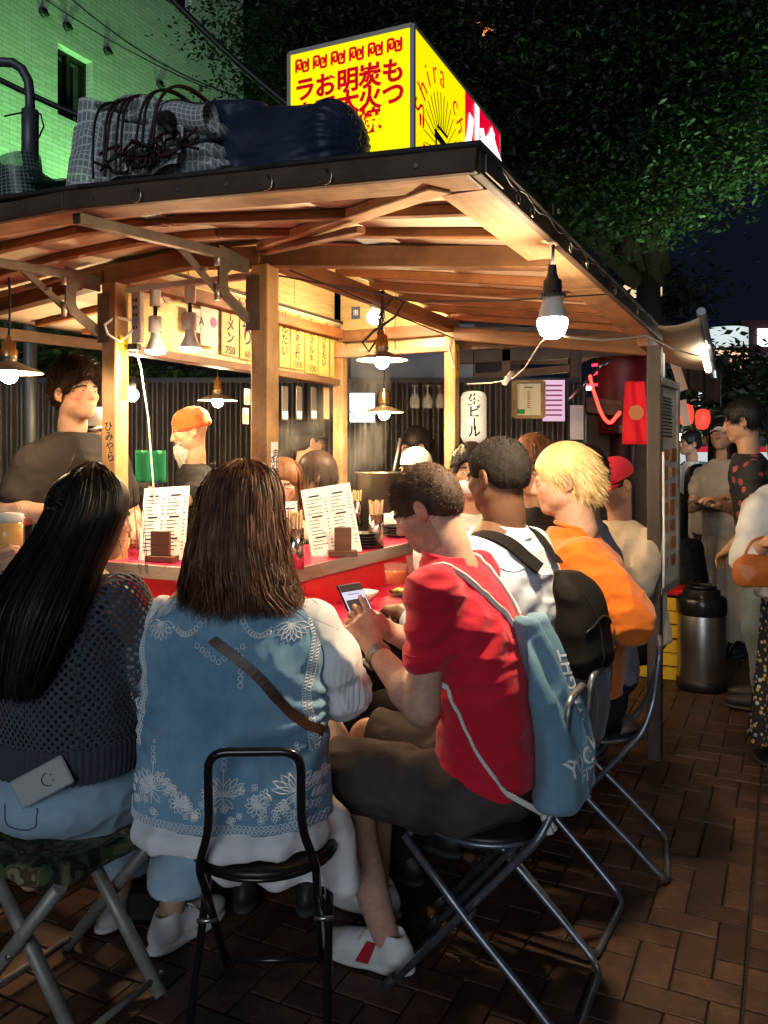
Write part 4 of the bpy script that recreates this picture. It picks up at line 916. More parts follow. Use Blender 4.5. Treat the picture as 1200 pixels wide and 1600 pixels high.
def hand_prims(o, y, z, side, curl=(.5,.7,.5), thumb=None, spread=.06, scale=1.0, curls=None):
    """o wrist, y along the hand, z back of the hand; side +1 puts the thumb on +x of (y cross z)"""
    y = Vector(y).normalized(); z = Vector(z); x = y.cross(z).normalized(); z = x.cross(y); x = x*side; o = Vector(o)
    P = lambda a, b, c: o+(x*a+y*b+z*c)*scale
    pr = [cone(P(0,-.02,0), P(0,.02,0), .026*scale, .028*scale, .012)]
    for i, (xx, L, rr, my) in enumerate(((.026,.070,.0088,.088),(.008,.078,.0090,.091),(-.010,.072,.0086,.087),(-.026,.056,.0076,.079))):
        pr.append(cone(P(xx*.55,.018,0), P(xx,my,.002), .0150*scale, .0115*scale, .014))
        c = curls[i] if curls else curl; a = 0; p = P(xx, my, .002); d0 = spread*(1.5-i)
        for L_, ca, r0, r1 in ((.46,c[0],rr,rr*.95),(.30,c[1],rr*.95,rr*.88),(.24,c[2],rr*.88,rr*.76)):
            a += ca; dv = (y*math.cos(a)-z*math.sin(a))*math.cos(d0)+x*math.sin(d0); q = p+dv*L*L_*scale*1.02
            pr.append(cone(p, q, r0*scale, r1*scale, .0035)); p = q
    tp = thumb or ((.024,.018,-.008),(.046,.046,-.022),(.054,.074,-.030),(.052,.096,-.036))
    tp = [P(*q) for q in tp]
    pr += [cone(tp[0], tp[1], .0155*scale, .0125*scale, .012), cone(tp[1], tp[2], .0115*scale, .0105*scale, .004), cone(tp[2], tp[3], .0105*scale, .0085*scale, .003)]
    return pr
def bodymesh(t, parts, skin, name='body', mat=None):
    """parts: list of (V, Q, col or None) joined into one skin mesh"""
    Vs, Qs, Cs, n = [], [], [], 0
    for V, Q, c in parts:
        Vs.append(V); Qs.append(Q+n); n += len(V); Cs.append(c if c is not None else np.tile(np.array(skin), (len(V),1))*(1+.06*vnoise(V*35))[:,None])
    return link(name, np_mesh(name, np.concatenate(Vs), np.concatenate(Qs), np.concatenate(Cs)), mat or m_skin, t)
def garment(t, name, prims, h, mat, disp=None, cut=None, parent=None, uv=None):
    V, Q = implicit(prims, h, disp)
    if cut is not None:
        keep = cut(V); Q = Q[keep[Q].all(1)]; used = np.unique(Q); mp = np.full(len(V), -1); mp[used] = np.arange(len(used)); V = V[used]; Q = mp[Q]
    return link(name, np_mesh(name, V, Q, uv=None if uv is None else uv(V)), mat, parent or t)
def torso(z0, z1, lean, w_=1.0, d=1.0, y0=0, px=0, hunch=1.6, cx=0):
    ts = [0,.2,.45,.68,.84,.94,1.02]; A_ = [.185,.172,.172,.192,.196,.145,.07]; B_ = [.13,.12,.112,.112,.102,.08,.055]
    return [(z0+(z1-z0)*q, cx+px*q, y0+lean*(q**hunch), a*w_, b*d) for q, a, b in zip(ts, A_, B_)]
# ---- hair
def scalp(thick=.010, top=.0, front=.0, nape=-.055, side=.02):
    return [ell((0,-.020,.034), (.0765+thick,.099+thick,.087+thick+top), None, .01), ell((0,-.055,.0), (.066+thick,.062+thick,.075), None, .02),
            ell((0,.115+front,-.030), (.095,.066,.082), None, .02, 's'), ell((.082,.03,-.055), (.035,.05+side,.055), None, .012, 's'), ell((-.082,.03,-.055), (.035,.05+side,.055), None, .012, 's'),
            ell((0,-.05,nape-.06), (.14,.13,.06), None, .012, 's'), ell((.088,-.010,-.012), (.02,.026,.036), None, .008, 's'), ell((-.088,-.010,-.012), (.02,.026,.036), None, .008, 's')]
def tf(V, R_, p, s=1.0): return (np.array(R_) @ (np.asarray(V)*s).T).T+A3(p)
def short_hair(t, hR, hp, mat, thick=.010, n=3500, L=.016, wdt=.0022, top=0, flow=(0,-.5,-.3), rnd=.5, seed=1, front=0, nape=-.055, h=.004, scale=1.0, extra=None, out=.7, lump=.0):
    rng = np.random.default_rng(seed); pr = scalp(thick, top, front, nape)+(extra or [])
    V, Q = implicit(pr, h, (lambda V, N_: lump*vnoise(V*90)) if lump else None); Nn = vnormals(V, Q)
    z = V[:,2]; w_ = np.ones(len(V)); w_ /= w_.sum(); i = rng.choice(len(V), n, p=w_); P = V[i]-Nn[i]*.003
    d = Nn[i]*out+np.array(flow)+rng.normal(size=(n,3))*rnd; d /= np.linalg.norm(d, axis=1)[:,None]
    Ls = L*(.6+.8*rng.random((n,1))); s_ = np.linspace(0,1,4)
    paths = P[:,None,:]+d[:,None,:]*(Ls[:,None,:]*s_[None,:,None])+np.array(flow)[None,None,:]*(Ls[:,None,:]*(s_**2)[None,:,None])*.6
    V2, Q2 = ribbons(paths, wdt, .2, side=Nn[i][:,None,:], jitter=.6, rng=rng)
    me = np_mesh('hair', np.concatenate([tf(V, hR, hp, scale), tf(V2, hR, hp, scale)]), np.concatenate([Q, Q2+len(V)]))
    return link('hair', me, mat, t)
def long_hair(t, prof, mat, n, rot=0, w_=.004, seed=1, wav=.006, layers=(.86,1.03), tipjit=.05, core=.88, fly=0, shape=None, clump=40, k=20, pw=2.0, phi=None, cutc=None):
    """prof rows (z, cx, cy, a, b) from tip to crown, world-aligned offsets; strands run crown -> tip"""
    rng = np.random.default_rng(seed); pf = np.array(prof); zlo, zhi = pf[0,0], pf[-1,0]
    gi = lambda z, c: _smooth_interp(np.clip(z, zlo, zhi), pf[:,0], pf[:,c])
    cp = pf.copy(); cp[:,3] *= core; cp[:,4] *= core; cp[:,0] = zlo+.03+(cp[:,0]-zlo)*(1-.045/(zhi-zlo)); V0, Q0 = implicit([loft(cp, pw)]+(cutc or []), .008)
    cl = rng.random((clump, 4)); ci = rng.integers(0, clump, n)
    ph = (cl[ci,0]+rng.normal(size=n)*.018)*math.tau if phi is None else phi[0]+(phi[1]-phi[0])*(cl[ci,0]+rng.normal(size=n)*.02)
    lay = layers[0]+(layers[1]-layers[0])*(rng.random(n)**.6); t0 = rng.random(n)**2*.45; tip = 1-tipjit*rng.random(n)*2-.06*cl[ci,1]
    s = np.linspace(0, 1, k)[None,:]; tt = t0[:,None]+(tip-t0)[:,None]*s; z = zhi-(zhi-zlo)*tt
    wv = wav*np.sin(tt*(6+7*cl[ci,2][:,None])+cl[ci,3][:,None]*6.28)*tt; dph = .10*np.sin(tt*5+cl[ci,3][:,None]*9)*tt+rng.normal(size=(n,1))*.05*tt
    A_, B_ = gi(z,3), gi(z,4); a = ph[:,None]+dph; cs, sn = np.cos(a), np.sin(a); e = 2/pw
    X = gi(z,1)+(A_*lay[:,None]+wv)*np.sign(cs)*np.abs(cs)**e; Y = gi(z,2)+(B_*lay[:,None]+wv)*np.sign(sn)*np.abs(sn)**e
    P = np.stack([X, Y, z+rng.normal(size=(n,1))*.002], 2); ctr = np.stack([gi(z,1), gi(z,2), z], 2); side = (P-ctr); side /= np.linalg.norm(side, axis=2, keepdims=True)+1e-9
    T = np.gradient(P, axis=1); T /= np.linalg.norm(T, axis=2, keepdims=True)+1e-9
    B = np.cross(T, side+.35*rng.normal(size=(n,1,3))); B /= np.linalg.norm(B, axis=2, keepdims=True)+1e-9
    ww = w_*(.5+rng.random((n,1,1)))*np.where(s > .55, 1-.75*(s-.55)/.45, 1)[:,:,None]
    V = np.stack([P-B*ww/2, P+B*ww/2], 2).reshape(-1,3); i = (np.arange(n)[:,None]*k*2+np.arange(k-1)[None,:]*2).ravel(); Q = np.stack([i,i+1,i+3,i+2], 1)
    Vs, Qs = [V0, V], [Q0, Q+len(V0)]
    if fly:
        i = rng.integers(0, len(V0), fly); Pf = V0[i]; Nn = vnormals(V0, Q0)[i]; d = Nn*.5+rng.normal(size=(fly,3))*.6+np.array([0,0,.1]); ss = np.linspace(0,1,8)[None,:,None]; Lf = (.03+.07*rng.random((fly,1,1)))
        Pp = Pf[:,None,:]+d[:,None,:]*Lf*ss+rng.normal(size=(fly,1,3))*Lf*ss**2*.8+np.array([0,0,-.6])*Lf*ss**2; Vf, Qf = ribbons(Pp, .0011, .5, rng=rng); Qs.append(Qf+len(V0)+len(V)); Vs.append(Vf)
    V = np.concatenate(Vs); R_ = np.array(Matrix.Rotation(-rot, 3, 'Z')); V = (R_ @ V.T).T
    return link('hair', np_mesh('hair', V, np.concatenate(Qs)), mat, t)
def shoe(t, p, yaw, mat, sole, L=.27, lace=True, stripe=None):
    """p = under the ankle on the floor, yaw about z in the person's frame; toe along +y"""
    R_ = np.array(Matrix.Rotation(yaw, 3, 'Z')); off = A3(p)
    pr = [ell((0,.10,.045), (.043,.105,.040), None, .02), ell((0,-.03,.055), (.034,.055,.05), None, .03), cone((0,-.025,.05), (0,-.02,.095), .036, .038, .02), cone((0,.02,.085),(0,.11,.055), .028,.03,.02), ell((0,-.02,.125), (.03,.04,.035), None, .008, 's')]
    V, Q = implicit(pr, .005); V[:,2] = np.maximum(V[:,2], .012); s = link('shoe', np_mesh('shoe', V @ R_.T+off, Q), mat, t)
    V, Q = implicit([ell((0,.095,.016), (.048,.112,.018), None, .02), ell((0,-.03,.016), (.038,.06,.018), None, .03)], .005); V[:,2] = np.clip(V[:,2], .0, .03); link('sole', np_mesh('sole', V @ R_.T+off, Q), sole, s)
    if lace:
        mb = MB()
        for k in range(5):
            y_, z_ = .03+k*.02, .108-k*.009; mb.tube([off+R_ @ np.array(q) for q in ((-.024,y_,z_-.006),(0,y_+.006,z_+.006),(.024,y_,z_-.006))], .003, 5)
        mb.tube([off+R_ @ np.array(q) for q in ((0,.03,.115),(-.03,.05,.11),(-.035,.07,.085))], .0025, 5).tube([off+R_ @ np.array(q) for q in ((0,.03,.115),(.03,.045,.11),(.032,.075,.08))], .0025, 5)
        mb.build('lace', sole, s)
    if stripe:
        for sx in (-1, 1): 
            me = MB().add([off+R_ @ np.array((sx*q[0], q[1], q[2])) for q in ((.0465,.035,.03),(.0465,.075,.03),(.034,.045,.085),(.034,.015,.085))], [(0,1,2,3)]).build('stripe', stripe, s)
    return s
def simple_person(label, px, Y, rz, eye, skin, hairm, shirt, pants, w_=1.0, seated=False, cap=None, long=0, arms=None, pitch=0, yaw=0, group=None, sleeve=.45, h=.011, mask=None, lean=.08, hairkw=None, skirt=None, eye_open=True, headonly=False, glasses=False, stub=0):
    """a further-off figure; eye = height of the eyes above the ground"""
    x = (px-600)/F*Y; t = thing('person', label, 'person', (x, Y, 0), rz, group)
    hp = Vector((0, lean+.03, eye+.0)); hR = rot3(yaw, pitch); zs = eye-.255; hip = .52 if seated else eye*.535
    tp = torso(hip, zs+.06, lean, w_, w_); sw = .175*w_
    hv = head_mesh(skin, hR, hp, (0, lean*.9, zs+.04), h=.0055, stubble=stub)
    if arms is None: arms = (((-sw-.02,lean*.8,zs-.03),(-sw-.06,.06,zs-.30),(-.10,.28,zs-.30)), ((sw+.02,lean*.8,zs-.03),(sw+.06,.06,zs-.30),(.10,.28,zs-.30)))
    pr = [loft([(z, a, b, c*.9, d*.9) for z, a, b, c, d in tp], 2.2, .03)]; hpr = []
    for s_, (sh, el, wr) in zip((-1,1), arms):
        pr += arm_prims(sh, el, wr, (.046*w_,.038*w_,.038*w_,.026)); fd = (Vector(wr)-Vector(el)).normalized()
        hpr += hand_prims(Vector(wr), fd, Vector((0,-.2,1)) if abs(fd.z) < .8 else Vector((s_,0,0)), -s_, (.35,.5,.3), scale=.95)
    if seated: legs = [((s*.09,.05,hip),(s*.12,.42,hip+.03),(s*.12,.38,.09)) for s in (-1,1)]
    else: legs = [((s*.09,0,hip),(s*.10,.02,hip*.53),(s*.10+.0,-.01,.09)) for s in (-1,1)]
    for (a, b, c) in legs: pr += leg_prims(a, b, c)
    V, Q = implicit(pr, h); V2, Q2 = implicit(hpr, .0055)
    bodymesh(t, [(V, Q, None), hv, (V2, Q2, None)], skin)
    if eye_open: eyes(t, hR, hp)
    sp = [loft([(z, a, b, c*1.05+.006, d*1.05+.008) for z, a, b, c, d in tp], 2.3, .03)]
    for (sh, el, wr) in arms:
        sh, el, wr = Vector(sh), Vector(el), Vector(wr)
        if sleeve <= 1: sp += [cone(sh, sh.lerp(el, sleeve), .062*w_, .066*w_, .03)]
        else: sp += [cone(sh, el, .062*w_, .056*w_, .03), cone(el, el.lerp(wr, sleeve-1), .054*w_, .042*w_, .02)]
    garment(t, 'shirt', sp, h, shirt, lambda V, N_: folds(.010, 9, (1,1,1.6), len(label))(V))
    if skirt: garment(t, 'skirt', [loft([(.12,0,.02,.22,.18),(.5,0,.01,.19,.15),(hip+.04,0,0,.175,.13)], 2, .03)], h, skirt, lambda V, N_: .012*np.sin(np.arctan2(V[:,1], V[:,0])*13+V[:,2]*3)*np.clip((hip+.1-V[:,2])*2, 0, 1))
    elif pants:
        pp = [ell((0,0,hip-.0), (.175*w_,.135*w_,.10), None, .04)]
        for (a, b, c) in legs: pp += leg_prims(a, b, Vector(c)+Vector((0,0,.03)), (.10*w_,.08,.072,.06))
        garment(t, 'trousers', pp, h, pants, lambda V, N_: folds(.008, 9, (1,1,1.5), 2)(V))
    for (a, b, c) in legs: shoe(t, (c[0], c[1], 0), 0, m_shoe_dark, m_sole_dark, lace=False)
    if long:
        z0 = hp.z; long_hair(t, [(z0-long,0,-.05+lean,.10,.07),(z0-long*.5,0,hp.y-.04,.105,.085),(z0-.03,0,hp.y-.035,.098,.10),(z0+.06,0,hp.y-.02,.092,.105),(z0+.105,0,hp.y-.02,.06,.07),(z0+.125,0,hp.y-.02,.02,.02)], hairm, 900, rot=0, w_=.006, phi=(math.pi*.88, math.pi*2.12), core=.80, seed=len(label), cutc=[ell((0,hp.y+.095,z0-.02),(.080,.095,.105),None,.01,'s'), ell((0,hp.y+.10,z0-.18),(.085,.10,.16),None,.01,'s')])
        short_hair(t, hR, hp, hairm, .012, 300, .02, .004, h=.006, flow=(0,-.4,-.5), out=.05, rnd=.08, front=.0)
    elif hairm and not (hairkw and hairkw.get('n') == 0): short_hair(t, hR, hp, hairm, **{**dict(thick=.013, n=1800, L=.022, wdt=.0028, h=.006, top=.006, front=-.015, rnd=.12, out=.2, flow=(0,.1,-.3)), **(dict(thick=.004, n=350, L=.012) if cap else {}), **(hairkw or {})})
    if cap: cap_on(t, hR, hp, cap)
    if mask: 
        V, Q = implicit([ell((0,.052,-.058), (.060,.054,.044), None, .01)], .005); link('mask', np_mesh('mask', tf(V, hR, hp), Q), mask, t)
    if glasses:
        mb = MB()
        for s in (-1,1):
            mb.tube([tf([(s*.032+.021*math.cos(a), .1, .0+.017*math.sin(a))], hR, hp)[0] for a in np.linspace(0, math.tau, 16)[:-1]], .0022, 5, closed=True)
            mb.tube([tf([q], hR, hp)[0] for q in ((s*.053,.1,.002),(s*.078,.06,.004),(s*.08,-.01,.0))], .002, 5)
        mb.build('glasses', m_blk, t)
    return t
def cap_on(t, hR, hp, mat, brim=True, beanie=False, s=1.0):
    if beanie:
        V, Q = implicit([ell((0,-.024,.062), (.090,.108,.082), None, .01), ell((0,-.024,.03), (.094,.112,.03), None, .02)], .005, lambda V, N_: .0022*np.sin(np.arctan2(V[:,1]+.02, V[:,0])*46)+.004*vnoise(V*25))
        keep = V[:,2] > .012; Q = Q[keep[Q].all(1)]
        return link('beanie', np_mesh('beanie', tf(V, hR, hp, s), Q), mat, t)
    V, Q = implicit([ell((0,-.022,.040), (.087,.107,.094), None, .01)], .005); keep = V[:,2] > .03; Q = Q[keep[Q].all(1)]
    c = link('cap', np_mesh('cap', tf(V, hR, hp, s), Q), mat, t)
    if brim:
        me = MB().sheet(lambda a, b: tuple(tf([( (a-.5)*2*.072*(1-.25*b**2), .066+.0+.075*b*math.cos((a-.5)*2.1)-.05*((a-.5)*2)**2*(1-b), .036-.018*((a-.5)*2)**2-.012*b)], hR, hp, s)[0]), 14, 6)
        me.build('brim', mat, c, solid=.004)
    return c
m_shoe_dark = M('shoe_dark', (.02,.02,.022), .5); m_sole_dark = M('sole_dark', (.04,.04,.04), .7)
# ================================================================== PEOPLE AT THE NEAR COUNTER
def bvh_of(o): 
    me = o.data; return BVHTree.FromPolygons([v.co.copy() for v in me.vertices], [tuple(p.vertices) for p in me.polygons])
def snap(b, p, off):
    q, n, _, _ = b.find_nearest(Vector(p)); return q+n*off if (Vector(p)-q).dot(n) > -.5 else q
def hugged(b, pts, off, n=40):
    """smooth polyline through pts pulled onto a surface"""
    pts = [Vector(p) for p in pts]; out = []
    for i in range(n+1):
        s = i/n*(len(pts)-1); k = min(int(s), len(pts)-2); f = s-k; p0, p1, p2, p3 = pts[max(k-1,0)], pts[k], pts[k+1], pts[min(k+2, len(pts)-1)]
        p = .5*((2*p1)+(p2-p0)*f+(2*p0-5*p1+4*p2-p3)*f*f+(3*p1-p0-3*p2+p3)*f**3); out.append(snap(b, p, off))
    return out
# ---------------------------------------------------------------- woman in the denim vest
RD = math.radians(-5); D = thing('person', 'woman with brown shoulder-length hair in embroidered blue denim vest, back turned', 'person', (-.385, 2.12, 0), RD)
sk = (.56,.34,.22); hR = rot3(.1, -.18); hp = Vector((.02,.06,1.29))
hv = head_mesh(sk, hR, hp, (0,.02,1.10), female=True)
pr = [loft(torso(.50,1.14,.03,1.05,1.1), 2.2, .03)]; hpr = []
AD = [((-.195,.02,1.01),(-.265,.09,.81),(-.17,.33,.875)), ((.195,.02,1.01),(.265,.09,.81),(.17,.33,.875))]
for s_, (sh, el, wr) in zip((-1,1), AD): pr += arm_prims(sh, el, wr, (.046,.038,.036,.025)); hpr += hand_prims(wr, Vector((-s_*.5,.85,0)), (0,0,1), -s_, (.3,.5,.3), scale=.9)
for s in (-1,1): pr += leg_prims((s*.09,.05,.54),(s*.12,.40,.56),(s*.10,.52,.10))
V, Q = implicit(pr, .009); V2, Q2 = implicit(hpr, .0045); bodymesh(D, [(V,Q,None), hv, (V2,Q2,None)], sk)
def denim(name, a, b):
    m = M(name, a, .8, c2=b, scale=3.2, detail=5, sheen=.15, spec=.2); t = m.node_tree; N = t.nodes; L = t.links
    tc = N.new('ShaderNodeTexCoord'); wv = N.new('ShaderNodeTexWave'); wv.inputs['Scale'].default_value = 260; wv.inputs['Distortion'].default_value = 1.5; wv.bands_direction = 'DIAGONAL'
    L.new(tc.outputs['Object'], wv.inputs[0]); ns = N.new('ShaderNodeTexNoise'); ns.inputs['Scale'].default_value = 420; L.new(tc.outputs['Object'], ns.inputs[0])
    ad = N.new('ShaderNodeMath'); L.new(wv.outputs['Fac'], ad.inputs[0]); L.new(ns.outputs[0], ad.inputs[1]); bp = N.new('ShaderNodeBump'); bp.inputs['Strength'].default_value = .35; bp.inputs['Distance'].default_value = .0015
    L.new(ad.outputs[0], bp.inputs['Height']); L.new(bp.outputs[0], N['Principled BSDF'].inputs['Normal'])
    n2 = N.new('ShaderNodeTexNoise'); n2.inputs['Scale'].default_value = 6; n2.inputs['Detail'].default_value = 3; n2.inputs['Distortion'].default_value = 1.8; n2.noise_type = 'RIDGED_MULTIFRACTAL'; mp2 = N.new('ShaderNodeMapping'); mp2.inputs['Scale'].default_value = (1.3,1,.7); mp2.inputs['Rotation'].default_value = (.2,.5,.3); L.new(tc.outputs['Object'], mp2.inputs[0]); L.new(mp2.outputs[0], n2.inputs[0])
    b2 = N.new('ShaderNodeBump'); b2.inputs['Strength'].default_value = .45; b2.inputs['Distance'].default_value = .008; L.new(n2.outputs[0], b2.inputs['Height']); L.new(b2.outputs[0], bp.inputs['Normal']); return m
m_den = denim('denim_vest', (.075,.215,.37), (.30,.49,.63)); m_wht = cloth('blouse_white', (.80,.80,.79), .06, bump=.15); m_stitch = M('thread_white', (.80,.83,.84), .7)
def gather(z0, amp, f=26): 
    return lambda V, N_: amp*np.sin(np.arctan2(V[:,1]-.06, np.abs(V[:,0])-.26)*f)*np.exp(-((V[:,2]-z0)/.05)**2)+folds(.012, 11, (1.2,1.2,.7), 4)(V)
sp = []
for s_, (sh, el, wr) in zip((-1,1), AD):
    sh, el, wr = Vector(sh), Vector(el), Vector(wr); sp += [cone(sh+Vector((s_*.005,0,.0)), sh.lerp(el,.5)+Vector((s_*.012,0,0)), .062, .068, .03), cone(sh.lerp(el,.5)+Vector((s_*.012,0,0)), el, .068, .068, .03), cone(el, el.lerp(wr,.55), .066, .060, .03), cone(el.lerp(wr,.55), el.lerp(wr,.8), .05, .042, .015)]
garment(D, 'sleeve', sp[:4], .007, m_wht, gather(.83, .006)); garment(D, 'sleeve', sp[4:], .007, m_wht, gather(.83, .006))
sk_ = [loft([(.487,0,0,.252,.195),(.52,0,0,.256,.195),(.55,0,0,.235,.165),(.60,0,0,.22,.15)], 2.3, .03)]
for s in (-1,1): sk_ += [cone((s*.10,.08,.565),(s*.13,.40,.575), .115, .10, .05), cone((s*.13,.42,.56),(s*.14,.46,.26), .095, .13, .04)]
sk_ += [cone((.245,.02,.50),(.265,.05,.34), .055,.05,.03), cone((.20,.10,.45),(.215,.14,.31), .05,.045,.03), cone((0,.42,.5),(0,.46,.28), .10,.12,.05), ell((-.0,.40,.38),(.22,.06,.12),None,.03)]
sk_ += [loft([(.20,.01,.30,.215,.05),(.30,.01,.27,.225,.06),(.46,.0,.20,.235,.07)], 2.6, .04)]
garment(D, 'skirt', sk_, .008, m_wht, lambda V, N_: .012*np.sin(V[:,0]*38+V[:,1]*16+3*vnoise(V*5))*np.clip((.62-V[:,2])*3,.15,1)+folds(.010,8,(1.6,1.6,.5),8)(V))
for s in (-1,1): shoe(D, (s*.10,.52,0), 0, m_shoe_dark, m_sole_dark, lace=False)
vp = [(.548,0,.0,.255,.185),(.62,0,0,.25,.178),(.75,0,0,.238,.162),(.88,0,-.002,.232,.150),(.98,0,.0,.230,.135),(1.045,0,.012,.208,.112),(1.085,0,.02,.155,.085),(1.125,0,.03,.09,.06)]
def vfold(V, N_):
    f = folds(.008, 5, (2.0,1.0,.6), 2)(V)+folds(.004, 13, (1.6,1.0,.9), 6)(V)
    a = np.arctan2(V[:,2]-.80, np.abs(V[:,0])-.30); return f+.006*np.sin(a*16)*np.exp(-((np.hypot(np.abs(V[:,0])-.26, V[:,2]-.83))/.13)**2)+.004*np.sin(V[:,0]*24+1)*np.clip((V[:,2]-.95)*8,0,1)*np.clip((1.1-V[:,2])*10,0,1)
vest = garment(D, 'vest', [loft(vp, 2.5, .02)], .0055, m_den, vfold)
bv = bvh_of(vest)
def onvest(x, z, off=.0016):
    h_ = bv.ray_cast(Vector((x,-1,z)), Vector((0,1,0))); return (h_[0]+h_[1]*off) if h_[0] else None
def stitch(mb, pts, r=.0016, closed=False):
    q = [onvest(x, z) for x, z in pts]
    if any(p is None for p in q): return
    if max((q[i]-q[i+1]).length for i in range(len(q)-1)) > .03: return
    mb.tube(q, r, 4, cap=False, closed=closed)
def ring(mb, x, z, r, n=8): stitch(mb, [(x+r*math.cos(a), z+r*math.sin(a)) for a in np.linspace(0, math.tau, n+1)[:-1]], .0014, True)
def petal(mb, x, z, a, L, w_): stitch(mb, [(x+math.cos(a)*L*s-math.sin(a)*w_*math.sin(math.pi*s)*sg, z+math.sin(a)*L*s+math.cos(a)*w_*math.sin(math.pi*s)*sg) for sg, ss in ((1, np.linspace(0,1,7)), (-1, np.linspace(1,0,7))) for s in ss])
em = MB(); er = random.Random(5)
for x in np.arange(-.25, .2501, .0105):
    for z in (.557, .568): ring(em, x+(.005 if z > .56 else 0), z, .0048, 6)
def motif(x, z, s=1.0):
    for k in range(4): ring(em, x+er.uniform(-.001,.001), z+s*(.10+.015*k), s*(.0075-.0012*k), 8)
    stitch(em, [(x, z+s*.02*i) for i in range(6)])
    for sg in (-1,1):
        for a, L in ((.25,.055),(.55,.06),(.9,.055),(1.2,.045)): petal(em, x, z+.035*s, math.pi/2-sg*(math.pi/2-a), L*s, .007*s)
        petal(em, x, z+.03*s, -math.pi/2-sg*.8, .035*s, .006*s)
for x in (-.165, .02, .185): motif(x, .605)
for k in range(85):
    x = er.uniform(-.25,.25); z = er.uniform(.582,.655+.02*math.sin(x*30)); r = er.uniform(.0045,.0065)
    for i in range(4): ring(em, x+r*1.1*math.cos(i*math.pi/2+x*9), z+r*1.1*math.sin(i*math.pi/2+x*9), r*.75, 6)
for x in (-.09, .10): 
    for i in range(10): petal(em, x, .62, i*math.tau/10, .028, .005)
for sg in (-1,1):   # armhole chains and collar sprays
    for k in range(46):
        z = .73+k*.0072; 
        for d in (.006, .017): 
            ed = .232-.018*math.exp(-((z-.86)/.07)**2)+.01*max(0,(.78-z)*4)-max(0,(z-1.0))*.35
            ring(em, sg*(ed-d), z, .0047, 6)
    for a in np.linspace(.2, 2.9, 8): petal(em, sg*.165, 1.03, -a, .042, .007)
    for k in range(12): ring(em, sg*(.12-.007*k), 1.02-.006*k+.0008*k*k, .006, 7)
for k in range(9): ring(em, .0+(k-4)*.014, .985-.003*(4-abs(k-4))*3, .006, 7)
for k in range(5): ring(em, .055, .96-.016*k, .0065, 7)
em.build('embroidery', m_stitch, vest)
long_hair(D, [(1.03,.022,-.045,.125,.08),(1.08,.02,-.04,.142,.108),(1.14,.012,-.02,.132,.118),(1.22,.008,.0,.120,.122),(1.30,.008,.02,.110,.120),(1.36,.010,.03,.103,.114),(1.398,.013,.035,.084,.096),(1.42,.015,.035,.058,.066),(1.432,.016,.035,.028,.03),(1.436,.016,.035,.012,.013)], hm_brown, 9000, rot=RD, w_=.0029, seed=3, wav=.020, tipjit=.14, core=.84, fly=220, clump=120, k=22)
flk = long_hair(D, [(1.035,.03,-.055,.175,.09),(1.06,.026,-.05,.168,.105),(1.10,.02,-.04,.145,.115),(1.16,.012,-.02,.132,.122),(1.24,.008,.01,.118,.122)], hm_brown, 900, rot=RD, w_=.0028, seed=31, wav=.03, tipjit=.30, core=.60, clump=60, k=16)
m_leath = M('leather_brown', (.065,.026,.018), .42, var=.25, scale=20, bump=.15)
st = [p for p in hugged(bv, [(-.03,-.16,1.02),(.05,-.17,.96),(.13,-.17,.89),(.2,-.15,.815),(.26,-.06,.76)], .004, 24)]
mb = MB(); 
for i in range(len(st)-1):
    pass
def strap(pts, width, b, name, mat, parent, th=.004, axis=None):
    vs, fs = [], []
    for i, p in enumerate(pts):
        t_ = (pts[min(i+2,len(pts)-1)]-pts[max(i-2,0)]).normalized(); n = sum((b.find_nearest(q)[1] for q in pts[max(i-4,0):i+5]), Vector()).normalized(); s_ = t_.cross(n).normalized()*width/2; p = sum((q for q in pts[max(i-2,0):i+3]), Vector())/len(pts[max(i-2,0):i+3])+n*.002
        vs += [p-s_, p+s_, p+s_+n*th, p-s_+n*th]
    for i in range(len(pts)-1):
        for j in range(4): fs.append((i*4+j, i*4+(j+1) % 4, i*4+4+(j+1) % 4, i*4+4+j))
    fs += [(3,2,1,0), tuple(len(vs)-4+j for j in range(4))]
    return MB().add(vs, fs).build(name, mat, parent)
bagD = thing('shoulder_bag', 'brown leather bag strap crossing the denim vest diagonally', 'bag', D.location, RD)
strap(st, .024, bv, 'strap', m_leath, bagD)
# ---------------------------------------------------------------- woman in the open knit
RK = math.radians(-30); K = thing('person', 'woman with long black half-tied hair in dark open-knit sweater and jeans', 'person', (-.875, 2.22, 0), RK)
hpK = Vector((.045,.07,1.275)); hRK = rot3(math.radians(-18), -.12)
hv = head_mesh(sk, hRK, hpK, (.01,.03,1.10), female=True)
pr = [loft(torso(.50,1.14,.03,1.05,1.15), 2.2, .03)]; AK = [((-.19,.03,1.06),(-.27,.16,.83),(-.10,.38,.90)), ((.19,.03,1.06),(.27,.14,.83),(.14,.38,.90))]; hpr = []
for s_, (sh, el, wr) in zip((-1,1), AK): pr += arm_prims(sh, el, wr, (.048,.04,.038,.026)); hpr += hand_prims(wr, Vector((-s_*.4,.9,0)), (0,0,1), -s_, (.3,.5,.3), scale=.9)
for s in (-1,1): pr += leg_prims((s*.09,.05,.54),(s*.13,.42,.55),(s*.11,.30,.10))
V, Q = implicit(pr, .009); V2, Q2 = implicit(hpr, .0045); bodymesh(K, [(V,Q,None), hv, (V2,Q2,None)], sk); eyes(K, hRK, hpK)
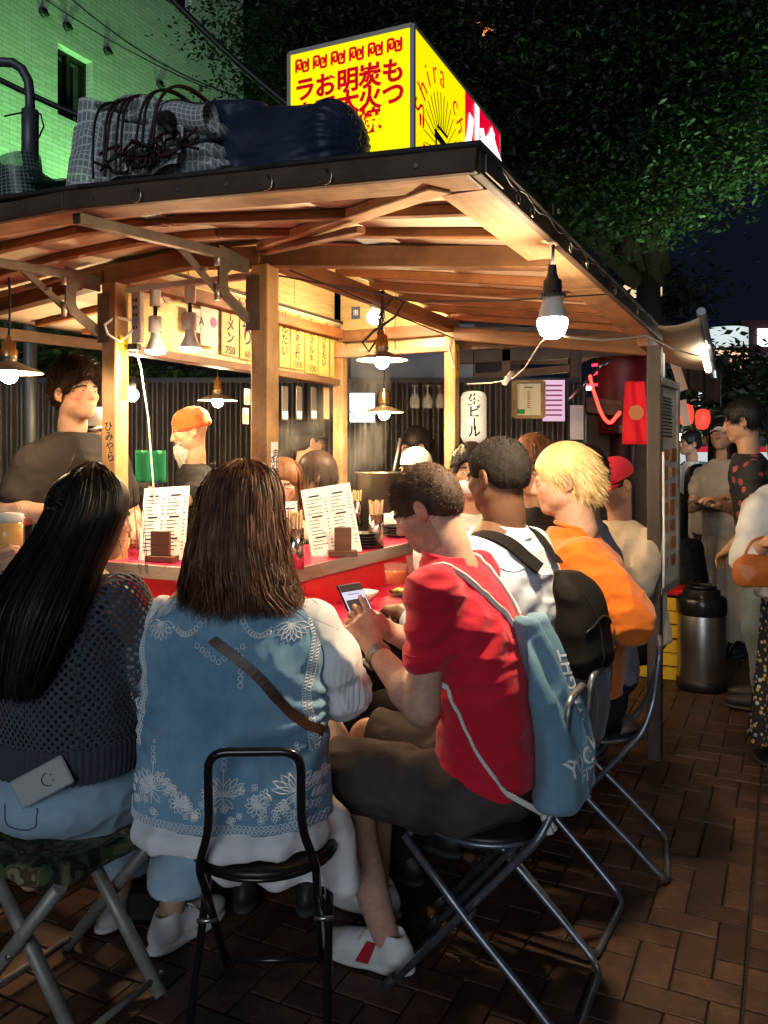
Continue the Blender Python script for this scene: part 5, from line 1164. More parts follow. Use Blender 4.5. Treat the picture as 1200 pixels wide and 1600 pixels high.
def knitmat(name, c, sc_, hole):
    m = M(name, c, .8, sheen=.3, spec=.2); t = m.node_tree; N = t.nodes; L = t.links; b = N['Principled BSDF']
    uv = N.new('ShaderNodeUVMap'); mp = N.new('ShaderNodeMapping'); mp.inputs['Rotation'].default_value = (0,0,math.radians(45)); mp.inputs['Scale'].default_value = (sc_, sc_*.8, 1)
    vo = N.new('ShaderNodeTexVoronoi'); vo.inputs['Scale'].default_value = 1; vo.inputs['Randomness'].default_value = .16; vo.voronoi_dimensions = '2D'
    L.new(uv.outputs[0], mp.inputs[0]); L.new(mp.outputs[0], vo.inputs['Vector'])
    mr = N.new('ShaderNodeMapRange'); mr.inputs[1].default_value = hole-.03; mr.inputs[2].default_value = hole+.04; L.new(vo.outputs['Distance'], mr.inputs[0]); L.new(mr.outputs[0], b.inputs['Alpha'])
    bp = N.new('ShaderNodeBump'); bp.inputs['Strength'].default_value = 1; bp.inputs['Distance'].default_value = .005; L.new(vo.outputs['Distance'], bp.inputs['Height']); L.new(bp.outputs[0], b.inputs['Normal'])
    return m
m_knit = knitmat('knit_charcoal', (.060,.069,.088), 78, .30); m_cami = cloth('camisole', (.12,.13,.14))
kp = [(.665,0,.0,.235,.175),(.72,0,0,.24,.178),(.85,0,-.01,.235,.165),(.98,0,-.008,.228,.15),(1.06,0,.005,.205,.125),(1.105,0,.015,.15,.095),(1.14,0,.025,.085,.065)]
garment(K, 'camisole', [loft([(z,a,b,c*.93,d*.93) for z,a,b,c,d in kp], 2.3, .02)], .010, m_cami)
ks = [loft(kp, 2.3, .05)]
for (sh, el, wr) in AK: sh, el, wr = Vector(sh), Vector(el), Vector(wr); ks += [cone(sh, sh.lerp(el,.55), .078, .082, .05), cone(sh.lerp(el,.55), el, .082, .078, .03), cone(el, el.lerp(wr,.85), .074, .055, .03)]
kuv = lambda V: np.stack([np.where(np.abs(V[:,0]) > .20, V[:,1]*1.0, V[:,0]+0*V[:,1]), V[:,2]], 1)
garment(K, 'sweater', ks, .0065, m_knit, lambda V, N_: folds(.013, 6, (1,1,1.7), 3)(V), uv=kuv)
garment(K, 'rib_hem', [loft([(.625,0,.0,.234,.177),(.66,0,.0,.240,.182),(.715,0,0,.242,.182)], 2.3, .02)], .0055, cloth('knit_rib', (.05,.056,.07)), lambda V, N_: .0028*np.sin(np.arctan2(V[:,1], V[:,0]*.8)*75))
m_jean = denim('jeans_light', (.25,.40,.54), (.45,.60,.70))
jp = [ell((0,-.01,.555), (.225,.188,.11), None, .04)]
for s in (-1,1): jp += [cone((s*.10,.05,.535),(s*.14,.44,.55), .105,.09,.05), cone((s*.14,.44,.545),(s*.115,.33,.20), .092,.098,.03)]
jeans = garment(K, 'jeans', jp, .007, m_jean, lambda V, N_: folds(.009, 9, (1,1,1.3), 5)(V), cut=lambda V: V[:,2] > .16)
mb = MB(); bj = bvh_of(jeans)
for ps in ([(.05,-.25,.60),(.05,-.25,.50),(.10,-.25,.485),(.15,-.24,.50),(.16,-.24,.60)], [(0,-.25,.62),(0,-.25,.48)], [(-.16,-.24,.60),(-.15,-.24,.50),(-.10,-.25,.485),(-.05,-.25,.50),(-.05,-.25,.60)]): mb.tube(hugged(bj, ps, .001, 24), .0016, 4)
mb.build('seam', M('thread_navy', (.05,.08,.13), .8), jeans)
m_wshoe = M('shoe_white', (.68,.68,.66), .55, var=.08, scale=12, bump=.1); m_wsole = M('sole_white', (.6,.6,.57), .6, var=.12, scale=14)
for s in (-1,1): shoe(K, (s*.115,.30,.0), -.1*s, m_wshoe, m_wsole)
# hair: half-up, falls on the back; world-aligned offsets from the person's root
hx = lambda px: (px-600)/F*2.12+.875
hk = [(.845,hx(55),-.225,.055,.030),(.90,hx(60),-.22,.088,.042),(.98,hx(68),-.20,.115,.055),(1.08,hx(80),-.155,.135,.085),(1.16,hx(92),-.08,.128,.110),(1.24,hx(106),-.01,.118,.118),(1.31,hx(117),.025,.112,.118),(1.37,hx(120),.035,.094,.10),(1.402,hx(120),.038,.062,.07),(1.42,hx(120),.038,.030,.034),(1.427,hx(120),.038,.012,.013)]
kR = np.array(Matrix.Rotation(RK,3,'Z')); kc = kR @ A3(hpK); kf = kR @ (np.array(hRK) @ np.array([0,1,0]))
hairK = long_hair(K, hk, hm_black, 9000, rot=RK, w_=.0029, seed=9, wav=.004, tipjit=.05, core=.90, fly=90, clump=110, k=22, phi=(math.pi*.45, math.pi*1.80), cutc=[ell(kc+kf*.10+np.array([0,0,-.03]),(.085,.085,.12),None,.01,'s'), ell(kc+kf*.10+np.array([0,0,-.18]),(.10,.10,.12),None,.01,'s')])
short_hair(K, hRK, hpK, hm_black, .012, 5, .01, .002, front=.0)
rk = np.array(Matrix.Rotation(-RK,3,'Z')); bun = A3((hx(86), -.055, 1.315))
V, Q = implicit([ell(bun,(.034,.032,.034),None,.02), ell(bun+np.array([.03,.02,.01]),(.05,.035,.03),None,.02)], .005, lambda V, N_: .005*np.sin(V[:,0]*160+V[:,2]*240)); V2, Q2 = ribbons([[bun+.036*np.array([math.cos(a+s*2.5)*math.cos(b), math.sin(a+s*2.5)*math.cos(b), math.sin(b+s*.5)]) for s in np.linspace(0,1,7)] for a, b in RNG.uniform(-3,3,(160,2))], .004)
link('bun', np_mesh('bun', np.concatenate([V,V2]) @ rk.T, np.concatenate([Q,Q2+len(V)])), hm_black, hairK)
mb = MB()
for k in range(9):
    x0 = 184+RNG.random()*22; pts = [A3((hx(x0-6+q*(9+RNG.random()*3)-q*q*3), .02+.02*q, 1.36-.24*q)) for q in np.linspace(0,1,9)]; mb.tube([rk @ p for p in pts], [.0007]*8+[.0003], 3)
mb.build('loose_strands', hm_dark, hairK)
# phone in her back pocket
ph = thing('phone', 'phone in pale case sticking out of the jeans back pocket', 'phone', at(66,1222,2.0), math.radians(-8))
o = MB().box((0,0,0), (.074,.009,.14)).build('case', M('case_pale', (.42,.44,.42), .35, coat=.3), ph, bevel=.004); o.rotation_euler = (math.radians(-10), math.radians(62), 0)
mb = MB().tube([(.0+.016*math.cos(a),-.006,.02+.018*math.sin(a)) for a in np.linspace(math.pi, math.tau, 10)], .0012, 4).ball((-.007,-.0055,.028), .0018, 6, 4).ball((.007,-.0055,.028), .0018, 6, 4)
mb.build('line_drawing', m_ink, o)
# ---------------------------------------------------------------- man in the red T-shirt
RR = math.radians(63.8); Rm = thing('person', 'man in red T-shirt and dark shorts looking down at his phone', 'person', (.265, 2.26, 0), RR)
skr = (.62,.37,.27); hp = Vector((.0,.165,1.295)); hR = rot3(math.radians(4), math.radians(-30), 0)
hv = head_mesh(skr, hR, hp, (0,.075,1.13), h=.0034, stubble=.75, neck_r=.063, scale=.96)
AR = [((-.178,.065,1.085),(-.205,.085,.795),(-.105,.275,.905)), ((.178,.075,1.085),(.20,.16,.82),(.065,.31,.92))]
pr = [loft([(.50,0,0,.16,.12),(.7,0,-.02,.15,.11),(.9,0,.0,.165,.105),(1.05,0,.05,.17,.10),(1.14,0,.085,.12,.07)], 2.2, .03)]
for a in AR: pr += arm_prims(*a, r=(.048,.044,.046,.029))
pr += leg_prims((-.10,.03,.54),(-.125,.40,.55),(-.07,.255,.09), (.09,.062,.062,.038)); pr += leg_prims((.10,.03,.54),(.15,.42,.55),(.16,.40,.09), (.09,.062,.062,.038))
V, Q = implicit(pr, .0075)
pc = Vector((-.035,.365,1.012)); pn = Vector((-.45,-.5,.74)).normalized(); pyv = Vector((.41,.62,.67)); pyv = (pyv-pn*pyv.dot(pn)).normalized(); px_ = pyv.cross(pn).normalized()
# pn points toward his face (up and back)
hl = hand_prims(AR[0][2], Vector((.02,.45,.85)), Vector((-.62,-.55,.30)), 1, thumb=((.020,.020,-.010),(.036,.050,-.010),(.040,.078,-.004),(.036,.100,.0)), curls=((.18,.30,.2),(.5,.65,.45),(.6,.75,.5),(.65,.75,.5)), spread=.05)
hr_ = hand_prims(AR[1][2], Vector((-.60,.18,.55)), Vector((.50,-.30,.75)), -1, thumb=((.020,.020,-.010),(.034,.052,-.012),(.030,.084,-.012),(.018,.108,-.014)), curls=((.55,.9,.5),(.7,.95,.6),(.75,.95,.6),(.8,.95,.6)), spread=.04)
V2, Q2 = implicit(hl, .0035); V3, Q3 = implicit(hr_, .0035)
bodymesh(Rm, [(V,Q,None), hv, (V2,Q2,None), (V3,Q3,None)], skr); eyes(Rm, hR, hp, .96, True)
short_hair(Rm, hR, hp, hm_short, thick=.006, n=12000, L=.010, wdt=.0013, flow=(0,.45,.05), rnd=.10, seed=2, nape=-.06, scale=.96, out=.6, top=.002)
m_rt = cloth('tshirt_red', (.60,.012,.035), .10, scale=7, bump=.2)
rp = [(.555,0,-.012,.178,.142),(.60,0,-.018,.176,.140),(.72,0,-.03,.168,.130),(.86,0,-.022,.174,.125),(.97,0,.012,.186,.122),(1.06,0,.055,.186,.110),(1.115,0,.078,.150,.088),(1.15,0,.09,.095,.074),(1.168,0,.094,.075,.068)]
sp = [loft(rp, 2.3, .045)]
for s_, a in zip((-1,1), AR):
    sh, el = Vector(a[0]), Vector(a[1]); sp += [ell(sh+Vector((0,0,.004)), (.066,.066,.066), None, .04), cone(sh, sh.lerp(el,.53), .064, .061, .04)]
def rfold(V, N_):
    x, y, z = V.T
    f = folds(.009, 6, (.7,1.0,2.4), 7)(V)+folds(.005, 14, (.8,.8,1.8), 2)(V)
    s_ = z-.30*np.abs(x)-.2*y
    return f+.0065*np.sin(s_*62+2*vnoise(V*4))*np.exp(-((z-.66)/.09)**2)*np.clip(.5+.5*vnoise(V*6),0,1)+.005*np.sin((z+1.2*np.abs(x))*70)*np.exp(-((z-.97)/.06)**2)*(np.abs(x) > .08)
cutR = lambda V: ~((np.abs(V[:,0]) > .13) & (V[:,2] < .945-.0*V[:,0]) & (np.hypot(V[:,0]-np.sign(V[:,0])*.192, V[:,1]-.075) < .062) & (V[:,2] > .80) & (np.abs(V[:,0]) > .172))
tee = garment(Rm, 'tshirt', sp, .006, m_rt, rfold)
cw = np.linspace(0, math.tau, 30)[:-1]; MB().tube([(.074*math.cos(a), .094+.066*math.sin(a), 1.166+.012*math.sin(a)) for a in cw], .0085, 8, closed=True).build('collar', m_rt, tee)
for s_, a in zip((-1,1), AR):
    sh, el = Vector(a[0]), Vector(a[1]); d = (el-sh).normalized(); c = sh.lerp(el,.535); e1 = d.orthogonal().normalized(); e2 = d.cross(e1)
    MB().tube([c+(e1*math.cos(q)+e2*math.sin(q))*.0605-d*.0 for q in cw], .0035, 6, closed=True).build('sleeve_hem', m_rt, tee)
m_sh = cloth('shorts_navy', (.060,.048,.042), .3); m_sh2 = cloth('shorts_grey', (.07,.06,.055), .15)
so = [ell((0,-.015,.545), (.182,.155,.085), None, .04), cone((-.10,.03,.54),(-.125,.36,.555), .105,.095,.06), cone((.10,.03,.54),(.15,.38,.555), .105,.095,.06)]
garment(Rm, 'shorts', so, .007, m_sh, lambda V, N_: folds(.010, 8, (1.2,.8,1.4), 3)(V)+.006*np.sin(V[:,1]*55+V[:,0]*30+2*vnoise(V*5))*np.exp(-((V[:,1]-.12)/.1)**2), cut=lambda V: V[:,1] < .395)
shoe(Rm, (-.07,.255,0), .05, m_wshoe, m_wsole, stripe=M('stripe_red', (.4,.01,.015), .5)); shoe(Rm, (.16,.40,0), -.1, m_wshoe, m_wsole)
# wrist watch on the near wrist
wt = thing('wristwatch', 'steel wristwatch on the near wrist of the man in red', 'watch', Rm.location, RR)
wr = Vector(AR[0][2])-( Vector(AR[0][2])-Vector(AR[0][1])).normalized()*.022; d = (Vector(AR[0][2])-Vector(AR[0][1])).normalized(); e1 = (Vector((-1,-.35,.0))-d*Vector((-1,-.35,0)).dot(d)).normalized(); e2 = d.cross(e1)
MB().tube([wr+(e1*math.cos(a)+e2*math.sin(a))*.0335 for a in cw], .0035, 4, closed=True).tube([wr+d*.008+(e1*math.cos(a)+e2*math.sin(a))*.033 for a in cw], .0035, 4, closed=True).tube([wr-d*.008+(e1*math.cos(a)+e2*math.sin(a))*.0338 for a in cw], .0035, 4, closed=True).build('band', M('watch_steel', (.45,.43,.40), .3, .9), wt)
wd = (e1*.75-e2*.66).normalized() if False else (Vector((-.55,-.2,-.8))-d*Vector((-.55,-.2,-.8)).dot(d)).normalized()
MB().cyl(wr+wd*.033, wr+wd*.043, .0215, .020, 24).build('case', MATS['watch_steel'], wt); MB().cyl(wr+wd*.0432, wr+wd*.0440, .0175, n=24).build('dial', M('dial_black', (.015,.015,.018), .15), wt)
# phone
phn = thing('phone', 'black phone with lit screen held by the man in red', 'phone', Rm.location, RR)
Fp = Matrix((px_, pyv, px_.cross(pyv))).transposed().to_4x4(); Fp.translation = pc
sgn_ = 1 if (px_.cross(pyv)).dot(Vector((0,-1,.6))) > 0 else -1
o = MB().box((0,0,0), (.076,.156,.009)).build('body', M('phone_black', (.012,.012,.014), .25), phn, bevel=.003); o.matrix_local = Fp
MB().box((0,0,sgn_*.0050), (.069,.146,.0006)).build('screen', E_('phone_screen', (.72,.80,1), .75), o)
MB().box((0,.059,sgn_*.0056), (.069,.026,.0004)).build('screen_header', E_('phone_dark', (.10,.09,.09), .2), o); MB().box((0,-.010,sgn_*.0056), (.062,.052,.0004)).build('screen_picture', E_('phone_pic', (.09,.085,.08), .3), o)
MB().box((0,.035,sgn_*.0056), (.036,.004,.0004)).box((0,-.052,sgn_*.0056), (.05,.004,.0004)).build('screen_line', E_('phone_line', (.4,.45,.6), .4), o)
# drawstring backpack
bg_ = thing('drawstring_bag', 'blue drawstring gym bag with white cords on the back of the red T-shirt', 'bag', Rm.location, RR)
m_bagb = denim('bag_blue', (.09,.21,.31), (.24,.40,.51)); m_rope = M('rope_white', (.74,.70,.64), .8, bump=.5, bscale=300)
bp_ = [(.515,.00,-.215,.03,.02),(.54,.0,-.225,.115,.052),(.62,.0,-.235,.148,.064),(.74,.0,-.225,.142,.054),(.86,.0,-.195,.112,.036),(.95,.0,-.165,.088,.032),(.985,.0,-.150,.070,.026),(1.005,.0,-.142,.066,.028)]
def bfold(V, N_):
    x, y, z = V.T; return .013*np.sin(x*72+2.2*vnoise(V*6)+z*3)*np.clip((z-.58)*3.5, .12, 1)+folds(.008, 8, (1.6,1,.6), 9)(V)
bag = garment(bg_, 'bag_body', [loft(bp_, 2.2, .02)], .0055, m_bagb, bfold); bb = bvh_of(bag)
def printed(body, size, x, z, rot, parent, bold=.0, off=.0022, bv_=None):
    o = text(body, size, m_stitch, parent, Matrix.Identity(4), name='lettering', bold=bold, extrude=0); me = o.data.copy(); o.data = me; c, s_ = math.cos(rot), math.sin(rot)
    bm = bmesh.new(); bm.from_mesh(me); bmesh.ops.triangulate(bm, faces=bm.faces[:]); bmesh.ops.subdivide_edges(bm, edges=[e for e in bm.edges if e.calc_length() > .008], cuts=2)
    for v in bm.verts:
        a, b = v.co.x*c-v.co.y*s_, v.co.x*s_+v.co.y*c; h_ = bv_.ray_cast(Vector((x+a,-1,z+b)), Vector((0,1,0)))
        v.co = (h_[0]+Vector((0,-1,0))*off) if h_[0] else Vector((x+a,-.23,z+b))
    bm.to_mesh(me); bm.free()
printed('YOGAVA', .060, -.005, .675, .12, bg_, .0006, bv_=bb); printed('FITZEN', .045, .01, .63, .0, bg_, .0004, bv_=bb); printed('UDI', .066, .012, .575, 0, bg_, -.0008, bv_=bb); printed('WEIGHT', .05, .035, .83, 1.5, bg_, .0004, bv_=bb); printed('Y', .09, -.085, .67, .5, bg_, -.001, bv_=bb)
bt_ = bvh_of(tee)
for s_ in (-1,1):
    up = hugged(bt_, [(s_*.035,-.125,1.0),(s_*.07,-.07,1.08),(s_*.115,.03,1.145),(s_*.14,.12,1.09),(s_*.155,.175,.98)], .006, 26)
    up[0] = Vector((s_*.04,-.150,.995)); dn = hugged(bt_, [(s_*.155,.175,.98),(s_*.175,.10,.90),(s_*.185,.02,.82),(s_*.185,-.05,.70),(s_*.150,-.14,.58)], .006, 26); dn[-1] = Vector((s_*.12,-.215,.545))
    for dx in (-.005,.005): MB().tube([p+Vector((0,0,dx)) for p in up], .0046, 6).tube([p+Vector((0,dx*.6,dx)) for p in dn], .0046, 6).build('cord', m_rope, bg_)
    kn = Vector((s_*.125,-.218,.54)); MB().ball(kn, .014).tube([kn, kn+Vector((.01,-.02,-.03))], [.008,.010], 6).tube([kn, kn+Vector((-.012,-.014,-.035))], [.008,.010], 6).tube([kn, kn+Vector((.022,-.01,-.02))], [.007,.009], 6).build('cord_knot', m_rope, bg_)
# ---------------------------------------------------------------- man in the pale shirt with black backpack
RB = math.radians(52); Bm = thing('person', 'man with cropped black hair in pale blue shirt beside the man in red', 'person', (.42, 2.66, 0), RB)
skb = (.17,.085,.05); hp = Vector((-.01,.06,1.378)); hR = rot3(math.radians(-8), -.20); hv = head_mesh(skb, hR, hp, (0,.03,1.20), neck_r=.064, brow=(.01,.008,.006), lips=(.18,.07,.06), fat=.006)
AB = [((-.19,.04,1.13),(-.25,.14,.88),(-.12,.36,.91)), ((.19,.04,1.13),(.25,.14,.88),(.12,.36,.91))]
pr = [loft(torso(.50,1.22,.05,1.05,1.1), 2.2, .03)]; hpr = []
for s_, a in zip((-1,1), AB): pr += arm_prims(*a); hpr += hand_prims(a[2], Vector((-s_*.4,.9,0)), (0,0,1), -s_)
for s in (-1,1): pr += leg_prims((s*.1,.05,.54),(s*.13,.42,.55),(s*.12,.36,.09))
V, Q = implicit(pr, .009); V2, Q2 = implicit(hpr, .005); bodymesh(Bm, [(V,Q,None), hv, (V2,Q2,None)], skb); eyes(Bm, hR, hp)
short_hair(Bm, hR, hp, hm_crop, thick=.007, n=9000, L=.007, wdt=.0018, flow=(0,0,0), rnd=.8, seed=6, out=.9, lump=.001, nape=-.05)
m_bs = cloth('shirt_pale', (.62,.68,.78), .04, bump=.12)
sp = [loft([(z,a,b,c*1.06+.008,d*1.08+.01) for z,a,b,c,d in torso(.52,1.20,.05,1.10,1.15)], 2.4, .04)]
for a in AB: sh, el, wr = map(Vector, a); sp += [cone(sh, el, .072, .066, .05), cone(el, el.lerp(wr,.5), .062, .056, .03)]
shB = garment(Bm, 'shirt', sp, .007, m_bs, lambda V, N_: folds(.010, 6, (1,1,2.0), 6)(V)+.004*np.sin((V[:,2]+.8*np.abs(V[:,0]))*60)*np.exp(-((V[:,2]-.95)/.12)**2))
cwv = np.linspace(math.radians(-250), math.radians(70), 26)
MB().sheet(lambda a, b: ((.078+.012*b)*math.cos(cwv[min(int(a*25),25)]), .035+(.074+.014*b)*math.sin(cwv[min(int(a*25),25)]), 1.225-.04*b+.012*math.sin(cwv[min(int(a*25),25)])), 25, 4).build('shirt_collar', m_bs, shB, solid=.005)
MB().tube(hugged(bvh_of(shB), [(-.2,-.1,1.12),(-.1,-.15,1.115),(0,-.16,1.115),(.1,-.15,1.115),(.2,-.1,1.12)], .001, 30), .0018, 4).build('yoke_seam', cloth('seam_grey',(.4,.44,.5)), shB)
pp = [ell((0,0,.545),(.185,.15,.085),None,.04)]+[q for s in (-1,1) for q in leg_prims((s*.1,.05,.54),(s*.13,.42,.55),(s*.12,.36,.12),(.105,.085,.075,.06))]
garment(Bm, 'trousers', pp, .010, cloth('trousers_black', (.015,.015,.017)))
for s in (-1,1): shoe(Bm, (s*.12,.36,0), 0, m_shoe_dark, m_sole_dark, lace=False)
bk = thing('backpack', 'black backpack worn by the man in the pale blue shirt', 'backpack', Bm.location, RB); m_bk = cloth('backpack_black', (.007,.006,.0055), .25, scale=12, bump=.4, bscale=300)
V, Q = implicit([loft([(.76,.02,-.225,.085,.045),(.80,.02,-.238,.105,.06),(.89,.02,-.238,.108,.066),(.98,.02,-.225,.10,.06),(1.05,.02,-.20,.085,.048),(1.085,.02,-.182,.05,.03)], 3.0, .02)], .007, lambda V, N_: folds(.010, 6, (1,1,1.2), 12)(V)); bkm = link('pack_body', np_mesh('pack', V, Q), m_bk, bk); bbk = bvh_of(bkm)
bsh = bvh_of(shB)
for s_ in (-1,1): strap([Vector((.02+s_*.06,-.185,1.05))]+hugged(bsh, [(s_*.08,-.12,1.13),(s_*.11,-.04,1.17),(s_*.13,.06,1.17),(s_*.15,.14,1.05)], .004, 18), .055, bsh, 'strap', m_bk, bk, .008)
MB().tube(hugged(bbk, [(-.08,-.29,.92),(.0,-.33,.96),(.05,-.33,.96),(.12,-.29,.92)], .002, 20), .004, 5).tube(hugged(bbk, [(-.04,-.26,1.04),(-.01,-.32,.93),(-.01,-.32,.80)], .001, 16), .003, 5).build('zip', m_blk, bk)
MB().box((.10,-.30,.88), (.006,.004,.05)).box((.10,-.30,.84), (.014,.008,.02)).build('zip_pull', m_steel, bk)
jk = thing('hanging_jacket', 'grey jacket hanging over the chair below the black backpack', 'jacket', Bm.location, RB)
V, Q = implicit([loft([(.55,.05,-.225,.10,.03),(.68,.05,-.235,.115,.04),(.80,.05,-.235,.12,.035)], 2.5, .02)], .007, lambda V, N_: folds(.014, 7, (2,1,.5), 4)(V)); link('cloth', np_mesh('jk', V, Q), cloth('jacket_grey', (.10,.105,.115)), jk)
# ---------------------------------------------------------------- blond person in orange T-shirt
RO = math.radians(72); Om = thing('person', 'blond person in orange T-shirt seen in profile', 'person', (.745, 3.02, 0), RO)
sko = (.60,.36,.25); hp = Vector((0,.085,1.352)); hR = rot3(math.radians(6), -.16); hv = head_mesh(sko, hR, hp, (0,.03,1.17), h=.0036, neck_r=.062, fat=.013, scale=1.06, browhair=False, lips=(.48,.2,.17))
AO = [((-.21,.0,1.08),(-.285,-.15,.90),(-.26,.08,.82)), ((.2,.04,1.09),(.26,.14,.86),(.12,.36,.91))]
pr = [loft(torso(.50,1.15,.05,.95,.9), 2.2, .03)]; hpr = []
for s_, a in zip((-1,1), AO): pr += arm_prims(*a, r=(.06,.05,.05,.032)); hpr += hand_prims(a[2], Vector((-s_*.3,.9,0)), (0,0,1), -s_)
for s in (-1,1): pr += leg_prims((s*.1,.05,.54),(s*.13,.42,.55),(s*.12,.36,.09))
V, Q = implicit(pr, .009); V2, Q2 = implicit(hpr, .005); bodymesh(Om, [(V,Q,None), hv, (V2,Q2,None)], sko); eyes(Om, hR, hp, 1.06, True)
short_hair(Om, hR, hp, hm_blond, thick=.013, n=6500, L=.030, wdt=.0034, flow=(0,-.25,-.55), rnd=.13, seed=8, out=.10, top=.004, nape=-.062, scale=1.06, front=.0, extra=[ell((0,-.062,-.012),(.074,.052,.066),None,.02)])
m_or = cloth('tshirt_orange', (.60,.135,.010), .10, bump=.2)
sp = [loft([(.58,0,.0,.185,.125),(.8,0,0,.205,.145),(.95,0,.0,.228,.158),(1.06,0,.03,.232,.15),(1.115,0,.05,.18,.115),(1.15,0,.06,.10,.085),(1.175,0,.06,.075,.07)], 2.4, .05)]
for a in AO: sh, el, wr = map(Vector, a); sp += [cone(sh, sh.lerp(el,.6), .085, .094, .06), cone(sh.lerp(el,.6), el+Vector((0,0,.01)), .094, .092, .03)]
teo = garment(Om, 'tshirt', sp, .0075, m_or, lambda V, N_: folds(.013, 6, (1.2,1,1.6), 15)(V)+folds(.006, 15, (1,1,1.5), 5)(V))
MB().tube([(.072*math.cos(a), .045+.066*math.sin(a), 1.185+.014*math.sin(a)) for a in cw], .008, 6, closed=True).build('collar', m_or, teo)
garment(Om, 'trousers', [ell((0,0,.56),(.20,.15,.13),None,.04)]+[q for s in (-1,1) for q in leg_prims((s*.1,.05,.54),(s*.13,.42,.55),(s*.12,.36,.12),(.115,.09,.075,.06))], .010, MATS['trousers_black'])
for s in (-1,1): shoe(Om, (s*.12,.36,0), 0, m_shoe_dark, m_sole_dark, lace=False)
# ================================================================== SEATS
def smoothpath(pts, n=6):
    pts = [Vector(p) for p in pts]; out = []
    for k in range(len(pts)-1):
        p0, p1, p2, p3 = pts[max(k-1,0)], pts[k], pts[k+1], pts[min(k+2,len(pts)-1)]
        for i in range(n):
            f = i/n; out.append(.5*((2*p1)+(p2-p0)*f+(2*p0-5*p1+4*p2-p3)*f*f+(3*p1-p0-3*p2+p3)*f**3))
    return out+[pts[-1]]
def fillet(pts, r=.04, n=5):
    """polyline with rounded corners"""
    pts = [Vector(p) for p in pts]; out = [pts[0]]
    for a, b, c in zip(pts, pts[1:], pts[2:]):
        d1 = (a-b); d2 = (c-b); q = min(r, d1.length*.45, d2.length*.45); s, e = b+d1.normalized()*q, b+d2.normalized()*q
        for i in range(n+1): f = i/n; out.append(s.lerp(b, f).lerp(b.lerp(e, f), f))
    return out+[pts[-1]]
m_tubek = M('tube_black', (.012,.012,.014), .28, .2, coat=.4); m_tubeg = M('tube_grey', (.22,.245,.28), .36, .75, var=.35, scale=30, bump=.12, bscale=120); m_vinyl = M('vinyl_black', (.012,.012,.013), .35, bump=.1)
def folding_chair(label, loc, rz, mat, sw=.155, back=.80, seat=.475, seatmat=None, r=.0105, top_w=None):
    t = thing('folding_chair', label, 'chair', loc, rz, 'folding pipe chairs at the counter'); tw = top_w or sw*.72
    MB().tube(fillet([(-sw,.23,.012),(-sw,-.19,.50),(-tw,-.225,.60),(-tw,-.245,back),(tw,-.245,back),(tw,-.225,.60),(sw,-.19,.50),(sw,.23,.012)], .045), r, 10).build('back_frame', mat, t)
    s2 = sw+.025
    MB().tube(fillet([(-s2,.17,seat-.03),(-s2,-.02,.25),(-s2,-.15,.13),(-s2,-.27,.012),(s2,-.27,.012),(s2,-.15,.13),(s2,-.02,.25),(s2,.17,seat-.03)], .05), r, 10).build('leg_frame', mat, t)
    MB().tube([(-sw,.20,.04),(sw,.20,.04)], r*.8, 8).build('stretcher', mat, t); MB().tube([(-s2,.165,seat-.035),(s2,.165,seat-.035)], r*.8, 8).build('stretcher', mat, t)
    MB().lathe([(0,seat-.022),(.16,seat-.022),(.178,seat-.014),(.18,seat-.004),(.17,seat+.004),(0,seat+.008)], 28).build('seat', seatmat or m_vinyl, t)
    MB().tube([(.178*math.cos(a), .178*math.sin(a), seat-.016) for a in np.linspace(0, math.tau, 33)[:-1]], .007, 8, closed=True).build('seat_rim', mat, t)
    for s in (-1,1):
        for z_, y_ in ((.012,.225),): MB().tube([(s*sw,.24,.012),(s*sw,.21,.045)], r*1.25, 8).build('rubber_foot', m_sole_dark, t)
        MB().cyl((s*(sw-.012),-.015,.275),(s*(s2+.012),-.015,.275), .006, n=8).build('pivot_bolt', m_steel, t)
    return t
folding_chair('black folding chair under the woman in the denim vest', (-.30, 2.085, 0), math.radians(2), m_tubek, sw=.135, back=.782, top_w=.104)
folding_chair('grey folding chair with crossed tube legs under the man in red', (.285, 2.25, 0), RR, m_tubeg, back=.83, top_w=.09)
folding_chair('folding chair under the man in the pale blue shirt', (.45, 2.62, 0), RB+.15, m_tubeg, back=.80)
folding_chair('folding chair under the blond person in orange', (.75, 3.0, 0), RO, m_tubeg, back=.78)
# camouflage stool
def camo():
    m = M('camo', (.10,.12,.06), .85, bump=.3, bscale=250); t = m.node_tree; N = t.nodes; L = t.links; tc = N.new('ShaderNodeTexCoord'); n = N.new('ShaderNodeTexNoise'); n.inputs['Scale'].default_value = 14; n.inputs['Detail'].default_value = 1.5; n.inputs['Distortion'].default_value = .8
    r = N.new('ShaderNodeValToRGB'); r.color_ramp.interpolation = 'CONSTANT'; e = r.color_ramp.elements; e[0].position = 0; e[0].color = (.012,.012,.010,1); e[1].position = .42; e[1].color = (.05,.075,.03,1)
    for p, c in ((.50,(.13,.135,.07,1)),(.57,(.07,.045,.028,1)),(.64,(.22,.20,.13,1))): q = e.new(p); q.color = c
    L.new(tc.outputs['Object'], n.inputs[0]); L.new(n.outputs[0], r.inputs[0]); L.new(r.outputs[0], N['Principled BSDF'].inputs['Base Color']); return m
ts = thing('camp_stool', 'camouflage camp stool with pale crossed legs under the knit-sweater woman', 'stool', (-.83, 2.16, 0), math.radians(62)); m_tubep = M('tube_pale', (.30,.29,.26), .5, .35, var=.25, scale=25, bump=.1)
